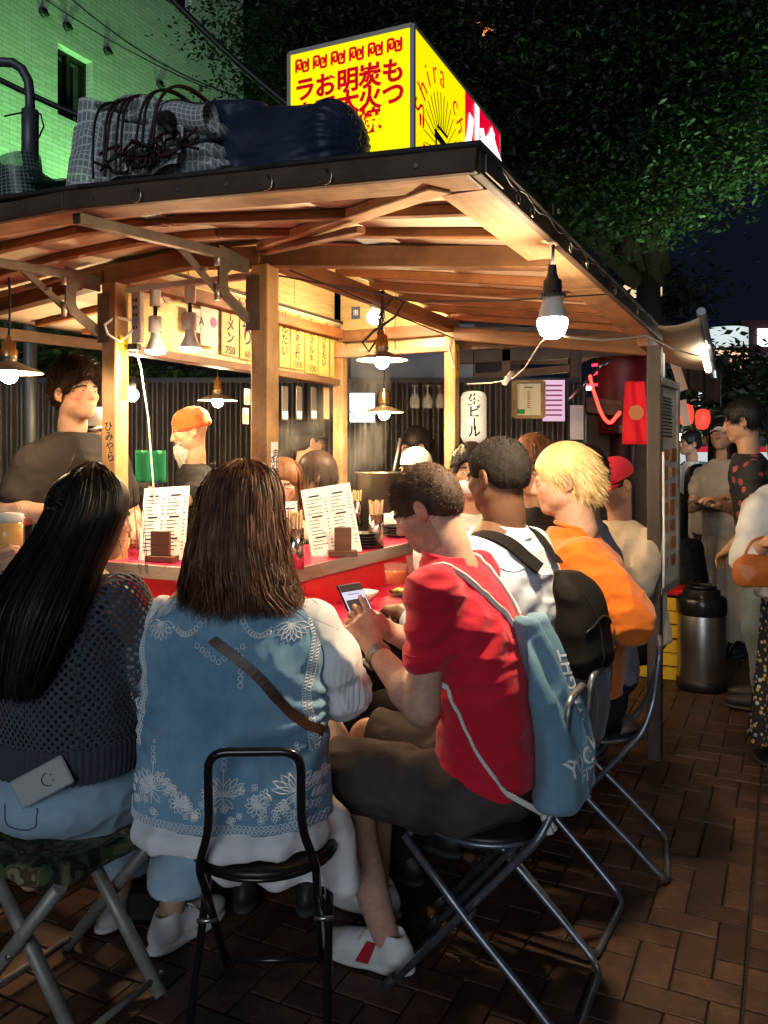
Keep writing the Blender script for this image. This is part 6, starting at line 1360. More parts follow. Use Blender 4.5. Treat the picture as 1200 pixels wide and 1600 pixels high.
V, Q = implicit([loft([(.415,0,0,.19,.165),(.43,0,0,.20,.175),(.445,0,0,.20,.175),(.462,0,0,.185,.16)], 6, .02)], .006, lambda V, N_: folds(.006,10,(1,1,1),3)(V)-.018*np.exp(-(V[:,0]**2+V[:,1]**2)/.02)*(V[:,2] > .43)); link('seat', np_mesh('seat', V, Q), camo(), ts)
for sx in (-1,1):
    MB().tube([(sx*.17,-.165,.43),(sx*.17,.20,.01)], .018, 12).build('leg', m_tubep, ts); MB().tube([(sx*.13,.165,.43),(sx*.13,-.20,.01)], .018, 12).build('leg', m_tubep, ts)
    MB().cyl((sx*.13,0,.225),(sx*.19,0,.225), .006, n=8).build('pivot_bolt', m_steel, ts)
for y in (-.175,.175): MB().tube([(-.16,y,.045 if y > 0 else .045),(.16,y,.045)], .009, 8).build('stretcher', m_tubep, ts)
hb_ = tag(MB().tube([(0,0,0)], .01) and None or MB().box((0,0,.06), (.22,.12,.12)).build('handbag', m_vinyl, None, bevel=.02, loc=ground_at(255,1430)+Vector((0,0,.0))), 'small black bag on the ground beside the white shoe', 'bag')
# ================================================================== ON THE COUNTER
LED, LOW = 1.030, .860
def onled(px, py, z=LED): Y = (H-z)*F/(py-710); return Vector(((px-600)/F*Y, Y, z))
m_bamboo = M('bamboo', (.72,.52,.30), .6, var=.15, scale=30)
def chopsticks(label, px, py, n=26):
    t = thing('chopstick_holder', label, 'chopstick holder', onled(px, py), random.random(), 'steel chopstick holders on the ledge')
    MB().lathe([(0,.001),(.034,.001),(.034,.15),(.0325,.15),(.0325,.006)], 28).build('cup', m_steel2, t)
    for k in range(n):
        a = k*2.4; r = .029*math.sqrt((k+.5)/n); x, y = r*math.cos(a), r*math.sin(a); MB().bar((x*.6,y*.6,.01),(x*1.15,y*1.15,.205+.014*math.sin(k*3.1)), .0052,.0052).build('chopstick', m_bamboo, t)
m_steel2 = M('polished_steel', (.62,.60,.57), .16, 1)
chopsticks('steel chopstick holder nearest, on the ledge corner beside the brown hair', 461, 889); chopsticks('steel chopstick holder standing right of the leaning menu card', 588, 856); chopsticks('steel chopstick holder farther back behind the menu card', 558, 822, 18)
def menucard(label, px, py, rz, w_=.21, h_=.297, tilt=-14, roll=-4, block=True, z=LED):
    p = onled(px, py, z); t = thing('menu_card', label, 'menu', p, rz, 'printed menu cards on wooden stands')
    o = MB().box((0,0,h_/2), (w_,.002,h_)).build('sheet', m_paper, t); o.rotation_euler = (math.radians(tilt), math.radians(roll), 0)
    mb = MB(); rr = random.Random(px); heads = MB()
    for c in range(2):
        y_ = h_-.035; x0 = -w_/2+.015+c*(w_/2-.005)
        for r_ in range(16):
            if r_ % 6 == 0: heads.box((x0+.035,-.0016,y_), (.045,.0006,.007)); y_ -= .015; continue
            L_ = rr.uniform(.03,.06); x = x0
            while x < x0+L_: q = rr.uniform(.003,.009); mb.box((x+q/2,-.0015,y_), (q,.0005,.0038)); x += q+.0016
            mb.box((x0+w_/2-.026,-.0015,y_), (.010,.0005,.0032)); y_ -= .0145
    tag(mb.build('print', m_ink, o), kind='stuff'); heads.build('heading', m_ink, o)
    if block: MB().box((.02,-.02,.012), (.12,.07,.024)).box((.02,-.035,.065), (.085 if px < 400 else .07,.014,.11)).build('stand', wood('stand_wood', (.07,.035,.02), (.13,.065,.035)), t, bevel=.002)
    return t
menucard('white menu card on a brown wooden stand left of the near post', 252, 876, ROT+.15); menucard('white menu card on a narrow wooden stand between chopstick holders', 527, 868, math.radians(8), roll=-9); menucard('white menu card farthest along the ledge', 604, 818, math.radians(5), .2, .22, block=False)
menucard('white menu card lying behind the brown-haired woman, beside the near post', 440, 850, math.radians(-10), .15, .2, block=False)
m_pl = M('plate_black', (.015,.015,.017), .25)
def plates(label, px, py, n, r=.075):
    for k in range(n):
        o = MB().lathe([(0,.004),(r*.6,.004),(r*.7,.002),(r,.014),(r,.017),(r*.7,.006),(0,.007)], 26).build('plate', m_pl, loc=onled(px, py)+Vector((random.uniform(-.003,.003),0,k*.013)))
        tag(o, ('lowest','second','third','fourth','topmost')[k if k < n-1 else 4]+' '+label, 'plate', 'black plates stacked on the ledge')
plates('black plate in the stack beside the right chopstick holder', 568, 856, 5); plates('black plate in the farther stack along the ledge', 622, 838, 4, .09)
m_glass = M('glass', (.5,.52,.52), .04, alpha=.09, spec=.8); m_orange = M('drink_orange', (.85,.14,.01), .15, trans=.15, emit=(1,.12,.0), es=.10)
def goblet(label, p, s=1, drink=True):
    t = thing('goblet', label, 'glass', p)
    MB().lathe([(0,.003),(.035*s,.003),(.036*s,.006),(.010*s,.012),(.009*s,.045*s),(.014*s,.052*s),(.040*s,.065*s),(.045*s,.10*s),(.047*s,.148*s),(.045*s,.148*s),(.042*s,.10*s),(.036*s,.07*s),(0,.060*s)], 28).build('bowl', m_glass, t)
    if drink: MB().lathe([(0,.064*s),(.034*s,.070*s),(.0405*s,.10*s),(.042*s,.118*s),(0,.118*s)], 28).build('drink', m_orange, t)
goblet('stemmed glass of bright orange drink on the red counter', onled(618, 938, LOW)); goblet('clear stemmed glass behind the chin of the man in red', onled(650, 918, LOW), .95, False)
bo = thing('bowl', 'pink and white ribbed bowl on the red counter beside the phone', 'bowl', onled(566, 946, LOW)); mb = MB()
MB().lathe([(.0,.002),(.028,.002),(.03,.012),(.045,.03),(.064,.055),(.0625,.055),(.042,.032),(0,.016)], 40).build('shell', M('bowl_white', (.75,.68,.66), .25), bo)
for k in range(40):
    a = k*math.tau/40; mb.tube([((r+.0008)*math.cos(a), (r+.0008)*math.sin(a), z) for r, z in ((.031,.014),(.046,.031),(.0635,.053))], .0011, 4)
mb.build('ribs', M('rib_pink', (.5,.05,.09), .4), bo)
pf = thing('food_plate', 'dark plate with yellow food on the red counter', 'plate', onled(640, 930, LOW)); MB().lathe([(0,.004),(.05,.004),(.085,.014),(.085,.017),(0,.007)], 28).build('dish', m_pl, pf)
V, Q = implicit([ell((RNG.normal()*.025,RNG.normal()*.02,.018),(.022,.02,.012),None,.008) for k in range(8)], .004); link('food', np_mesh('food', V, Q), M('food_yellow', (.65,.45,.08), .5, var=.3, scale=60), pf)
tg = thing('tumbler', 'short glass tumbler on the red counter before the left menu card', 'glass', onled(262, 945, LOW)); MB().lathe([(0,.003),(.036,.003),(.042,.085),(.040,.085),(.034,.01),(0,.008)], 26).build('glass_wall', m_glass, tg)
cs = thing('chopsticks', 'pair of pale chopsticks lying across the tumbler and counter', 'chopsticks', onled(255, 940, LOW)+Vector((0,0,.092)), ROT); MB().bar((-.11,.0,0),(.11,.01,0), .006,.005).build('stick', m_bamboo, cs); MB().bar((-.11,.016,0),(.11,.014,0), .006,.005).build('stick', m_bamboo, cs)
# ================================================================== HANGING MENUS AND BITS ON THE HOOD
m_mb = M('menu_board_yellow', (.80,.42,.06), .55, c2=(.72,.5,.22), scale=6); m_mbr = M('menu_tan', (.70,.50,.25), .6, var=.2, scale=9)
def onhood(px, py): return onplane_u(px, py, -.755)
def hung(label, x0, x1, y0, y1, chars, price, mat, tcol=None, dy=0, nm='menu_strip'):
    a, b = onhood(x0, y0), onhood(x1, y0); w_ = (b-a).length; top = a.z; bot = onhood((x0+x1)/2, y1).z; h_ = top-bot; c = (a+b)/2
    t = thing(nm, label, 'menu', (c.x, c.y, bot), ROT+math.pi/2, 'handwritten menu strips hanging on the hood')
    MB().box((0,0,h_/2), (w_*.94,.006,h_)).build('card', mat, t, bevel=.001)
    n = len(chars); s_ = min(w_*1.0, h_*.80/max(n,1)*1.05); z = h_-.02-s_*.4
    for ch in chars: text('|' if ch == 'ー' else ch, s_, m_ink, t, frame((0,-.0035,z), (1,0,0), (0,0,1)), bold=s_*.02); z -= s_*.92
    if price: text(price, w_*.36, tcol or m_ink, t, frame((0,-.0035,.025), (1,0,0), (0,0,1)), bold=.0006)
    MB().tube([(0,-.002,h_-.01),(0.004,-.004,h_+.012),(0,.0,h_+.02)], .0018, 5).build('hook', m_hook, t)
hung('tan menu board reading 750, left of the near post', 345, 373, 452, 556, 'ラーメン', '750', m_mbr); hung('orange menu board half hidden by the near post', 374, 398, 452, 562, '丼盛り', '60', m_mb, m_inkr)
for (x0, x1, y0, y1, ch, pr_, lb) in ((436,452,480,574,'めんたい','','first orange menu strip right of the near post'),(453,475,488,577,'炭火あぶ焼','1000','orange menu strip priced 1000, second from the near post'),(476,496,492,583,'手羽マルキ','1200','orange menu strip priced 1200, third from the near post'),(497,514,500,588,'おにぎりたい','','orange menu strip left of the oden strip'),(515,534,516,590,'おでんあり','','orange oden menu strip nearest the corner post')): hung(lb, x0, x1, y0, y1, ch, pr_, m_mb)
def sticker(label, px, py, w_, h_, col, nm='sticker', round_=False, txt=None, tc=None):
    bk_ = px > 540; p = onplane_v(px, py, 1.899) if bk_ else onhood(px, py)+Vector((CT*.008,-ST*.008,0)); t = thing(nm, label, 'sticker', p, ROT if bk_ else ROT+math.pi/2); mt = M('sticker_%s' % '_'.join(str(int(c*99)) for c in col), col, .5)
    if round_: o = MB().cyl((0,0,0),(0,-.003,0), w_/2, n=20).build('face', mt, t)
    else: o = MB().box((0,0,0), (w_,.003,h_)).build('face', mt, t)
    if txt: text(txt, h_*.5, tc or m_ink, t, frame((0,-.0036,0), (1,0,0), (0,0,1)))
sticker('round magenta sticker on the hood beside the menu board', 331, 504, .05, .05, (.75,.02,.28), round_=True); sticker('white paper notice behind the middle spot lamp', 300, 500, .10, .11, (.75,.74,.7), txt='GATA', nm='paper_notice'); sticker('yellow notice with red print above the middle spot lamp', 304, 462, .10, .07, (.85,.6,.02), txt='营業', tc=m_inkr, nm='paper_notice')
sticker('round pale seal on the hood, left of the yellow notice', 276, 463, .05, .05, (.55,.48,.38), round_=True); sticker('round pale seal nearer the left post', 258, 465, .05, .05, (.55,.48,.38), round_=True)
sticker('white panel behind the magenta sticker', 325, 510, .13, .19, (.72,.68,.66), nm='blank_poster'); sticker('navy sticker with white crest on the golden panel', 556, 489, .06, .075, (.05,.08,.18), txt='泡', tc=M('print_white', (.8,.8,.78), .6)); sticker('pink round sticker on the golden panel', 577, 525, .05, .05, (.7,.05,.25), round_=True); sticker('small white sticker under the golden panel crest', 561, 528, .05, .06, (.75,.7,.6)); sticker('red and white tag low on the golden panel', 566, 556, .045, .07, (.7,.68,.62), txt='酒', tc=m_inkr)
# placards hanging below the rail (their codes are left blank)
for i, (px, py) in enumerate(((445,630),(467,630),(490,630),(510,630))):
    p = onplane_u(px, py, -.76); t = thing('hanging_placard', ('first','second','third','fourth, tan')[i]+' placard hanging below the hood rail from the near post', 'placard', p, ROT+math.pi/2, 'placards hanging under the hood rail')
    MB().box((0,0,0), (.062,.006,.19)).build('board', M('placard_tan', (.45,.3,.16), .5) if i == 3 else M('placard_dark', (.08,.075,.07), .3), t, bevel=.003)
    if i < 3: MB().box((0,-.0036,-.065), (.05,.001,.04)).build('label', m_paper, t)
for (px, py, nm) in ((386,620,'upper'),(384,650,'lower')):
    p = onplane_u(px, py, -.70); t = thing('hanging_placard', nm+' pale plastic placard tucked left of the near post', 'placard', p, ROT+math.pi/2); MB().box((0,0,0), (.05,.004,.08)).build('board', m_paper, t, bevel=.002); MB().box((0,-.003,-.01), (.036,.001,.045)).build('panel', M('placard_grey', (.35,.33,.3), .6), t)
# ---- pot, lantern, frame, post things on the far side
pt = thing('stock_pot', 'large steel stock pot steaming behind the counter', 'pot', Vector((at(595,735,5.0).x, 5.0, 1.0)))
MB().lathe([(0,0),(.15,0),(.15,.33),(.158,.335),(.158,.345),(.145,.345),(.145,.02)], 32).build('body', m_steel, pt); MB().tube([(.155,0,.25),(.2,0,.26),(.2,0,.30),(.155,0,.31)], .008, 6).build('handle', m_steel, pt); MB().tube([(.05,0,.2),(.12,.02,.55)], .01, 6).build('ladle', m_steel, pt)
bench = tag(MB().box((0,0,.48), (1.5,.5,.96)).build('work_bench', M('bench_dark', (.04,.04,.042), .4, .5), None, bevel=.01, loc=(at(560,735,5.1).x, 5.15, 0)), 'dark steel work bench carrying the stock pot', 'bench')
lan = thing('paper_lantern', 'white paper lantern with black lettering hanging by the far post', 'lantern', at(740,652,4.75)); prof = [(.038,-.150),(.062,-.142),(.072,-.118)]+[(.0735+.0014*(k % 2), -.115+k*.0115) for k in range(21)]+[(.072,.122),(.062,.142),(.038,.150)]
MB().lathe(prof, 30).build('shade', M('lantern_paper', (.85,.82,.75), .7, emit=(1,.9,.72), es=.35), lan); MB().lathe([(0,.15),(.04,.15),(.04,.162),(0,.164)], 20).lathe([(0,-.162),(.04,-.162),(.04,-.15),(0,-.15)], 20).build('rim', m_blk, lan); MB().tube([(0,0,.16),(0,0,.42)], .003, 6).build('cord', m_bcord, lan)
lb_ = [c for c in lan.children if c.name.startswith('shade')][0]; blb = bvh_of(lb_)
for i, ch in enumerate('生ビール'):
    o = text('|' if ch == 'ー' else ch, .074, m_ink, lan, Matrix.Identity(4), bold=.0018, extrude=0); me = o.data.copy(); o.data = me
    for v in me.vertices:
        x, z = v.co.x-.004, v.co.y+(.092, .025, -.036, -.088)[i]; h_ = blb.ray_cast(Vector((x,-1,z)), Vector((0,1,0))); v.co = (h_[0]+Vector((0,-.0025,0))) if h_[0] else Vector((x,-.06,z))
fr = thing('framed_notice', 'wood framed price notice hanging in the background', 'notice', at(826,624,5.4)); MB().box((0,.01,0), (.17,.01,.21)).build('sheet', M('notice_cream', (.80,.76,.58), .6), fr)
mb = MB()
for a, b in (((-.095,0,-.118),(.095,0,-.118)),((-.095,0,.118),(.095,0,.118)),((-.095,0,-.118),(-.095,0,.118)),((.095,0,-.118),(.095,0,.118))): mb.bar(a, b, .03, .018)
mb.build('frame', wood('frame_wood', (.30,.19,.09),(.42,.28,.15)), fr)
for k in range(9): MB().box((-.0,.003,.05-k*.013), (.018,.002,.005)).build('print', MATS['ink_brown'], fr)
MB().box((-.05,.003,-.08), (.05,.002,.03)).build('stamp', M('print_green', (.02,.25,.10), .6), fr); MB().box((0,.003,.08), (.06,.002,.006)).build('heading', m_ink, fr)
# hanging stemware under the far rail
for i, px in enumerate((648, 668, 688)):
    t = thing('wine_glass', ('left','middle','right')[i]+' upside-down wine glass hanging near the far post', 'glass', at(px, 622, 4.9), 0, 'wine glasses hanging upside down'); MB().lathe([(.032,.075),(.032,.073),(.004,.068),(.004,.03),(.02,.015),(.033,-.02),(.028,-.06)], 20).build('bowl', m_glass, t)
# beer mug at the left edge, in a hand (its owner sits outside the frame)
mug = thing('beer_mug', 'glass mug of beer raised at the left edge', 'mug', at(14,868,2.45), 0); MB().lathe([(0,.004),(.042,.004),(.044,.02),(.044,.15),(.0405,.15),(.040,.02),(0,.014)], 30).build('glass_wall', m_glass, mug)
MB().lathe([(0,.016),(.039,.02),(.039,.10),(0,.10)], 28).build('beer', M('beer_amber', (.80,.40,.06), .1, trans=.15, emit=(1,.45,.08), es=.05), mug); MB().lathe([(0,.10),(.0395,.10),(.0395,.125),(0,.13)], 28).build('foam', M('foam', (.85,.82,.74), .8, bump=.5), mug)  # beer emits faintly to lift its dark refraction
MB().tube(fillet([(.042,-.005,.03),(.08,-.01,.035),(.085,-.01,.12),(.042,-.005,.125)], .03), .009, 8).build('handle', m_glass, mug)
# menu board on the right post
mn = thing('menu_board', 'grey framed board of food photos hanging on the right post', 'menu', SW(1.165, 1.56, .80), ROT+math.pi/2-math.radians(5))
# local x runs back along the stall, y points left
mb = MB(); Hh, Ww = 1.0, .40
for a, b in (((0,0,0),(Ww,0,0)),((0,0,Hh),(Ww,0,Hh)),((0,0,0),(0,0,Hh)),((Ww,0,0),(Ww,0,Hh))): mb.bar(a, b, .04, .035)
mb.build('frame', wood('frame_grey', (.30,.27,.23),(.42,.38,.32)), mn); MB().box((Ww/2,0,Hh/2), (Ww-.02,.012,Hh-.02)).build('panel', M('panel_cream', (.70,.62,.48), .5), mn)
cols_ = [(.55,.2,.06),(.35,.1,.03),(.6,.42,.2),(.12,.05,.03),(.65,.5,.3),(.4,.22,.08)]
rpr = random.Random(8)
for r_ in range(7):
    for c in range(2):
        MB().box((.11+c*.18+rpr.uniform(-.02,.02),-.009,.12+r_*.088), (rpr.uniform(.09,.15),.004,rpr.uniform(.045,.075))).build('photo_print', M('food_print_%d' % ((r_*3+c*2) % 6), cols_[(r_*5+c) % 6], .4, var=.5, scale=40), mn)
for k in range(12): MB().box((.17,-.009,.74+k*.017), (.22-.02*(k % 3),.002,.006)).build('print', m_ink, mn)
MB().tube(smoothpath([(-.02,-.03,.66),(-.06,-.04,.60),(-.055,-.04,.4),(-.05,-.04,.2),(-.02,-.03,.02)]), .006, 6).build('tie_cord', m_wcord, mn)
# crates, keg, table
m_cr = M('crate_yellow', (.72,.44,.02), .45, var=.12, scale=8); kp_ = ground_at(1028, 1052)
for i in range(2):
    t = thing('drink_crate', ('lower','upper')[i]+' yellow plastic drinks crate behind the right post', 'crate', kp_+Vector((0,0,i*.27)), ROT, 'stacked yellow drinks crates'); w_, d, h_ = .36,.28,.26; mb = MB()
    for z in (.045,.135,.22): 
        for a, b in (((-w_/2,-d/2),(w_/2,-d/2)),((w_/2,-d/2),(w_/2,d/2)),((w_/2,d/2),(-w_/2,d/2)),((-w_/2,d/2),(-w_/2,-d/2))): mb.bar((*a,z),(*b,z), .02,.078)
    for a in ((-w_/2,-d/2),(w_/2,-d/2),(w_/2,d/2),(-w_/2,d/2),(0,-d/2),(0,d/2),(-w_/2,0),(w_/2,0)): mb.bar((*a,.0),(*a,.26), .045,.022)
    mb.box((0,0,.01),(w_-.02,d-.02,.012)).build('shell', m_cr, t); MB().box((0,0,.12),(w_-.05,d-.05,.2)).build('bottles', M('bottle_dark', (.03,.02,.012), .2), t)
tag(MB().box((0,0,.02), (.42,.32,.04)).build('red_cushion', m_redp, None, bevel=.012, loc=kp_+Vector((0,0,.545)), rot=(0,0,ROT)), 'red cushion lying on the stacked crates', 'cushion')
kg = thing('drink_keg', 'steel drinks keg with black top standing on the paving', 'keg', ground_at(1096, 1074)); MB().lathe([(0,.0),(.13,.0),(.142,.03),(.142,.47),(.13,.5)], 32).build('body', brushed('keg_steel', (.42,.40,.38), .3), kg); MB().lathe([(.145,.0),(.148,.0),(.148,.06),(.142,.065)], 32).build('base_ring', m_blk, kg); MB().lathe([(.145,.46),(.15,.47),(.15,.55),(.14,.57),(.11,.58),(.11,.61),(.09,.62),(0,.62)], 32).build('top_collar', m_tubek, kg); MB().tube([(.08*math.cos(a),.08*math.sin(a),.63) for a in np.linspace(0,math.tau,20)[:-1]], .012, 8, closed=True).build('handle_ring', m_tubek, kg)
tb_ = thing('side_table', 'low black folding table behind the keg', 'table', ground_at(1160, 1012)); MB().box((0,0,.62), (.5,.4,.025)).build('top', m_blk, tb_)
for s in (-1,1): MB().bar((-.2,s*.15,0),(.2,s*.15,.6), .02,.02).build('leg', m_blk, tb_); MB().bar((.2,s*.13,0),(-.2,s*.13,.6), .02,.02).build('leg', m_blk, tb_)
# ================================================================== NEXT STALLS AND BACKDROP ON THE RIGHT
m_can = M('canvas_tan', (.42,.30,.19), .8, var=.12, scale=6, bump=.15)
aw = thing('canvas_awning', 'tan canvas awning of the next stall with metal edge bar', 'awning', (0,0,0))
A1, A2, A3_, A4 = at(985,492,4.15), at(1093,497,4.0), at(1113,578,4.9), at(1000,540,5.2)
MB().sheet(lambda a, b: (A1.lerp(A2,a)).lerp(A4.lerp(A3_,a), b)+Vector((0,0,-.05*math.sin(math.pi*a)-.02*math.sin(math.pi*b))), 14, 10).build('canvas', m_can, aw, solid=.006)
MB().tube([A2+Vector((.0,-.02,.03)), A3_+Vector((.01,.0,-.03))], .022, 8).build('edge_bar', M('bar_steel', (.4,.45,.5), .3, .8), aw)
p, q = at(1099,545,4.35), at(1107,578,4.6); tl = thing('tube_light', 'bright white LED tube on the awning edge', 'lamp', (0,0,0)); MB().tube([p, q], .017, 10).build('tube', E_('tube_white', (1,.90,.72), 42), tl); MB().tube([p+Vector((.02,0,.01)), q+Vector((.02,0,.01))], .02, 8).build('batten', m_wp, tl); MB().tube([q, q+Vector((.004,.0,-.02))], .016, 8).build('end_cap', m_wp, tl)
tag(MB().sheet(lambda a, b: at(1050+80*a, 555+25*a+ (75-20*a)*b*(.4+a*.6), 6.2+.3*a)+Vector((0,.05*math.sin(a*20),0)), 24, 6).build('brown_curtain', cloth('curtain_brown', (.05,.028,.02)), None, solid=.004), 'dark brown cloth flap hanging behind the tan awning', 'curtain')
# neighbouring stall interior behind the paper lantern
ns = thing('neighbour_stall', 'darker wooden stall standing behind, with beams and shelves', 'food stall', (at(880,700,6.6).x, 6.6, 0))
def nb_(px, py): p = at(px, py, 6.6)-ns.location; return p
for (a, b, w_, h_, mt, nm) in (((790,540),(790,1000),.07,.07,W_mid,'post'),((898,545),(898,1000),.09,.09,W_dark,'post'),((700,560),(1000,545),.07,.1,W_dark,'beam'),((900,632),(965,640),.25,.12,W_mid,'shelf_board'),((740,590),(900,575),.05,.06,W_mid,'beam')):
    P1, P2 = nb_(*a), nb_(*b); beam(nm, P1, P2, w_, h_, mt, ns, up=(0,1,0) if nm == 'post' else (0,0,1))
MB().box((-.35,.9,2.42), (1.9,2.2,.05)).build('roof', W_dark, ns); MB().box((0,.35,1.3), (1.6,.04,1.2)).build('back_wall', M('ns_wall', (.10,.07,.05), .7, var=.3), ns)
p = nb_(885, 628); MB().box((p.x,.2,p.z), (.16,.05,.22)).build('interior_glow', E_('ns_lit', (1,.72,.3), 1.3), ns); p = nb_(912, 605); MB().box((p.x,.1,p.z), (.16,.04,.03)).build('lamp_strip', E_('ns_lamp', (1,.85,.5), 6), ns)  # glowing panel stands in for the yellow-lit stall interior
lk = tag(MB().box((0,0,0), (.16,.02,.30)).build('lit_poster', E_('poster_lit', (.62,.42,.6), .9), None, loc=at(865,626,6.0)), 'pink white lit poster hanging right of the framed notice', 'poster')
for k in range(7): MB().box((0,-.012,.11-k*.036), (.12,.003,.012)).build('print', M('poster_print', (.35,.1,.25), .6), lk)
tag(MB().box((0,0,0), (.10,.01,.26)).build('lit_poster', M('paper_white'), None, loc=at(901,660,6.2)), 'narrow white paper pinned to the neighbouring stall post', 'poster')
tag(MB().tube([at(935,575,6), at(888,625,5.7)], .01, 6).tube([at(955,560,6.1), at(935,575,6)], .014, 6).build('awning_strut', m_steel), 'thin steel strut slanting up under the neighbouring roof', 'strut')
# dark red drum column, red banner and lights
col_ = thing('red_pillar', 'dark red pillar wrapped in cloth beside the red banner', 'pillar', (at(972,600,6.9).x, 6.9, 0)); MB().lathe([(.20,1.62),(.20,2.4)], 26).build('drum', M('red_dark', (.16,.006,.012), .5, var=.2), col_); MB().lathe([(.10,0),(.10,1.62)], 16).build('shaft', M('red_dark2', (.05,.01,.012), .6), col_)
MB().box((0,-.2,1.66), (.16,.02,.06)).build('gold_plate', M('gold_paint', (.5,.32,.06), .45), col_)
fb_ = thing('red_banner', 'bright red cloth banner with pale round crest', 'banner', at(992,645,6.0)); MB().sheet(lambda a, b: ((a-.5)*.16*(1.15-.3*b), .02*math.sin(a*9+b*3), (b-.5)*.46), 14, 10).build('cloth', M('banner_red', (.75,.012,.02), .7, emit=(1,.02,.03), es=.30), fb_, solid=.004); MB().cyl((.0,-.03,.0),(.0,-.036,.0), .055, n=20).build('crest', M('crest_orange', (.8,.32,.12), .6, emit=(1,.3,.1), es=.15), fb_)  # cloth and crest glow by themselves in place of lamplight on them
sl_ = thing('string_lights', 'red rope light looped in a half heart', 'string lights', at(930,600,5.6)); pts = [at(x, y, 5.6)-sl_.location for x, y in ((922,588),(926,606),(932,624),(938,642),(946,656),(954,660),(962,652),(968,645))]
for p in smoothpath(pts, 5): MB().ball(p, .012, 8, 6).build('bulb', E_('red_led', (1,.03,.02), 7), sl_)
for i, (px, py) in enumerate(((945,580),(955,590),(935,598),(960,575),(943,565))): tag(MB().tube([at(px-18,py+random.randint(-6,6),7), at(px+14,py+random.randint(-9,9),7)], .012, 6).build('neon_tube', E_('neon_red', (1,.02,.06), 1.6)), ('left end','middle','lowest','right end','topmost')[i]+' thin red neon tube of the cluster left of the red pillar', 'light', 'thin red neon tubes')
# long fish-print banner
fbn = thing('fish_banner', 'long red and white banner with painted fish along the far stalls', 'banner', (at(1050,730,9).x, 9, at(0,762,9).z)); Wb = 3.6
MB().box((-.6,0,.0), (Wb,.02,.10)).build('lower_band', M('band_red', (.62,.01,.03), .6, emit=(1,.02,.05), es=.28), fbn); MB().box((-.6,0,.42), (Wb,.02,.06)).build('upper_band', MATS['band_red'], fbn); MB().box((-.6,.002,.22), (Wb,.014,.34)).build('cloth', M('band_white', (.5,.53,.52), .7, emit=(.9,1,1), es=.45), fbn)  # brightness of bands and white cloth comes from emission in their materials
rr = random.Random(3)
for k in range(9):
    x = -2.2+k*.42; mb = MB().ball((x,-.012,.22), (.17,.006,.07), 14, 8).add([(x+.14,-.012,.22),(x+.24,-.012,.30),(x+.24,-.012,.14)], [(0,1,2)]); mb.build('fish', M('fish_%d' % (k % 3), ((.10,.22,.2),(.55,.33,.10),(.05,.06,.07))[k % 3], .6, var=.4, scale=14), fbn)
for k in range(14): text('魚', .07, M('print_white'), fbn, frame((-2.2+k*.25,-.012,.0), (1,0,0), (0,0,1)))
for s_, (px, py) in enumerate(((695,640),(1012,700))): pass
# hanging paper tags
for i, (x0, y0, x1, y1) in enumerate(((1052,560,1068,610),(1065,625,1073,665))):
    a, b = at(x0,y0,5), at(x1,y1,5); tag(MB().bar(a, b, .003, .055, up=(1,0,0)).build('paper_tag', M('paper_pinkish', (.62,.46,.38), .7)), ('upper','lower')[i]+' long paper tag hanging behind the right post', 'paper tag')
tag(MB().cyl(at(1134,560,13), at(1134,690,13)+Vector((0,0,-.4)), .03, n=8).build('lamp_post', m_pole), 'slim lamp post among the far trees at right', 'lamp post')
for (px, py, sx, sz) in ((1095,610,.05,.26),(1095,640,.06,.12)): tag(MB().box((0,0,0), (sx,.02,sz)).build('lit_sign', E_('sign_cool', (.8,.92,1), 1.6), None, loc=at(px, py, 11)), ('upper' if py < 620 else 'lower')+' small white lit sign between awning and trees', 'sign')
tag(MB().ball((0,0,0), .05, 12, 8).build('bright_lamp', E_('lamp_cool', (.9,.97,1), 170), loc=at(1162,672,7.5)), 'bright white lamp shining between the two standing people', 'lamp')
# parked car roofs glimpsed behind the crowd
for i, (px, py, Y, c) in enumerate(((1075,668,13,(.35,.37,.4)),(1130,665,14,(.5,.5,.5)))):
    t = thing('parked_car', ('grey','white')[i]+' parked car half hidden behind the crowd', 'car', (at(px,py,Y).x, Y, 0), .2, 'parked cars behind the crowd'); V, Q = implicit([loft([(.25,0,0,.85,2.0),(.6,0,0,.88,2.1),(.9,0,0,.84,2.0),(1.0,0,-.1,.74,1.2),(1.42,0,-.15,.60,.9),(1.48,0,-.15,.4,.7)], 4, .03)], .05); link('body', np_mesh('car', V, Q), M('car_paint_%d' % i, c, .25, .3, coat=.6), t)
    V, Q = implicit([loft([(1.04,0,-.12,.72,1.18),(1.38,0,-.15,.615,.94)], 4, .03)], .05); link('glass_band', np_mesh('cg', V, Q), m_wg, t)
    for sx in (-1,1):
        for sy in (-1.3,1.3): MB().lathe([(.0,-.1),(.3,-.1),(.32,-.05),(.32,.05),(.3,.1),(0,.1)], 20, (sx*.78,sy,.32), Matrix.Rotation(math.pi/2,3,'Y')).build('wheel', m_sole_dark, t)
# ================================================================== PEOPLE FURTHER OFF
sA, sB, sC, sD = (.58,.35,.23), (.52,.30,.19), (.62,.39,.28), (.42,.24,.15)
m_t = lambda n, c: cloth('cloth_'+n, c)
black, cream, tan_, grey, dk = m_t('black',(.015,.015,.017)), m_t('cream',(.62,.55,.45)), m_t('tan',(.44,.36,.27)), m_t('grey',(.24,.24,.27)), m_t('dark',(.03,.03,.033))
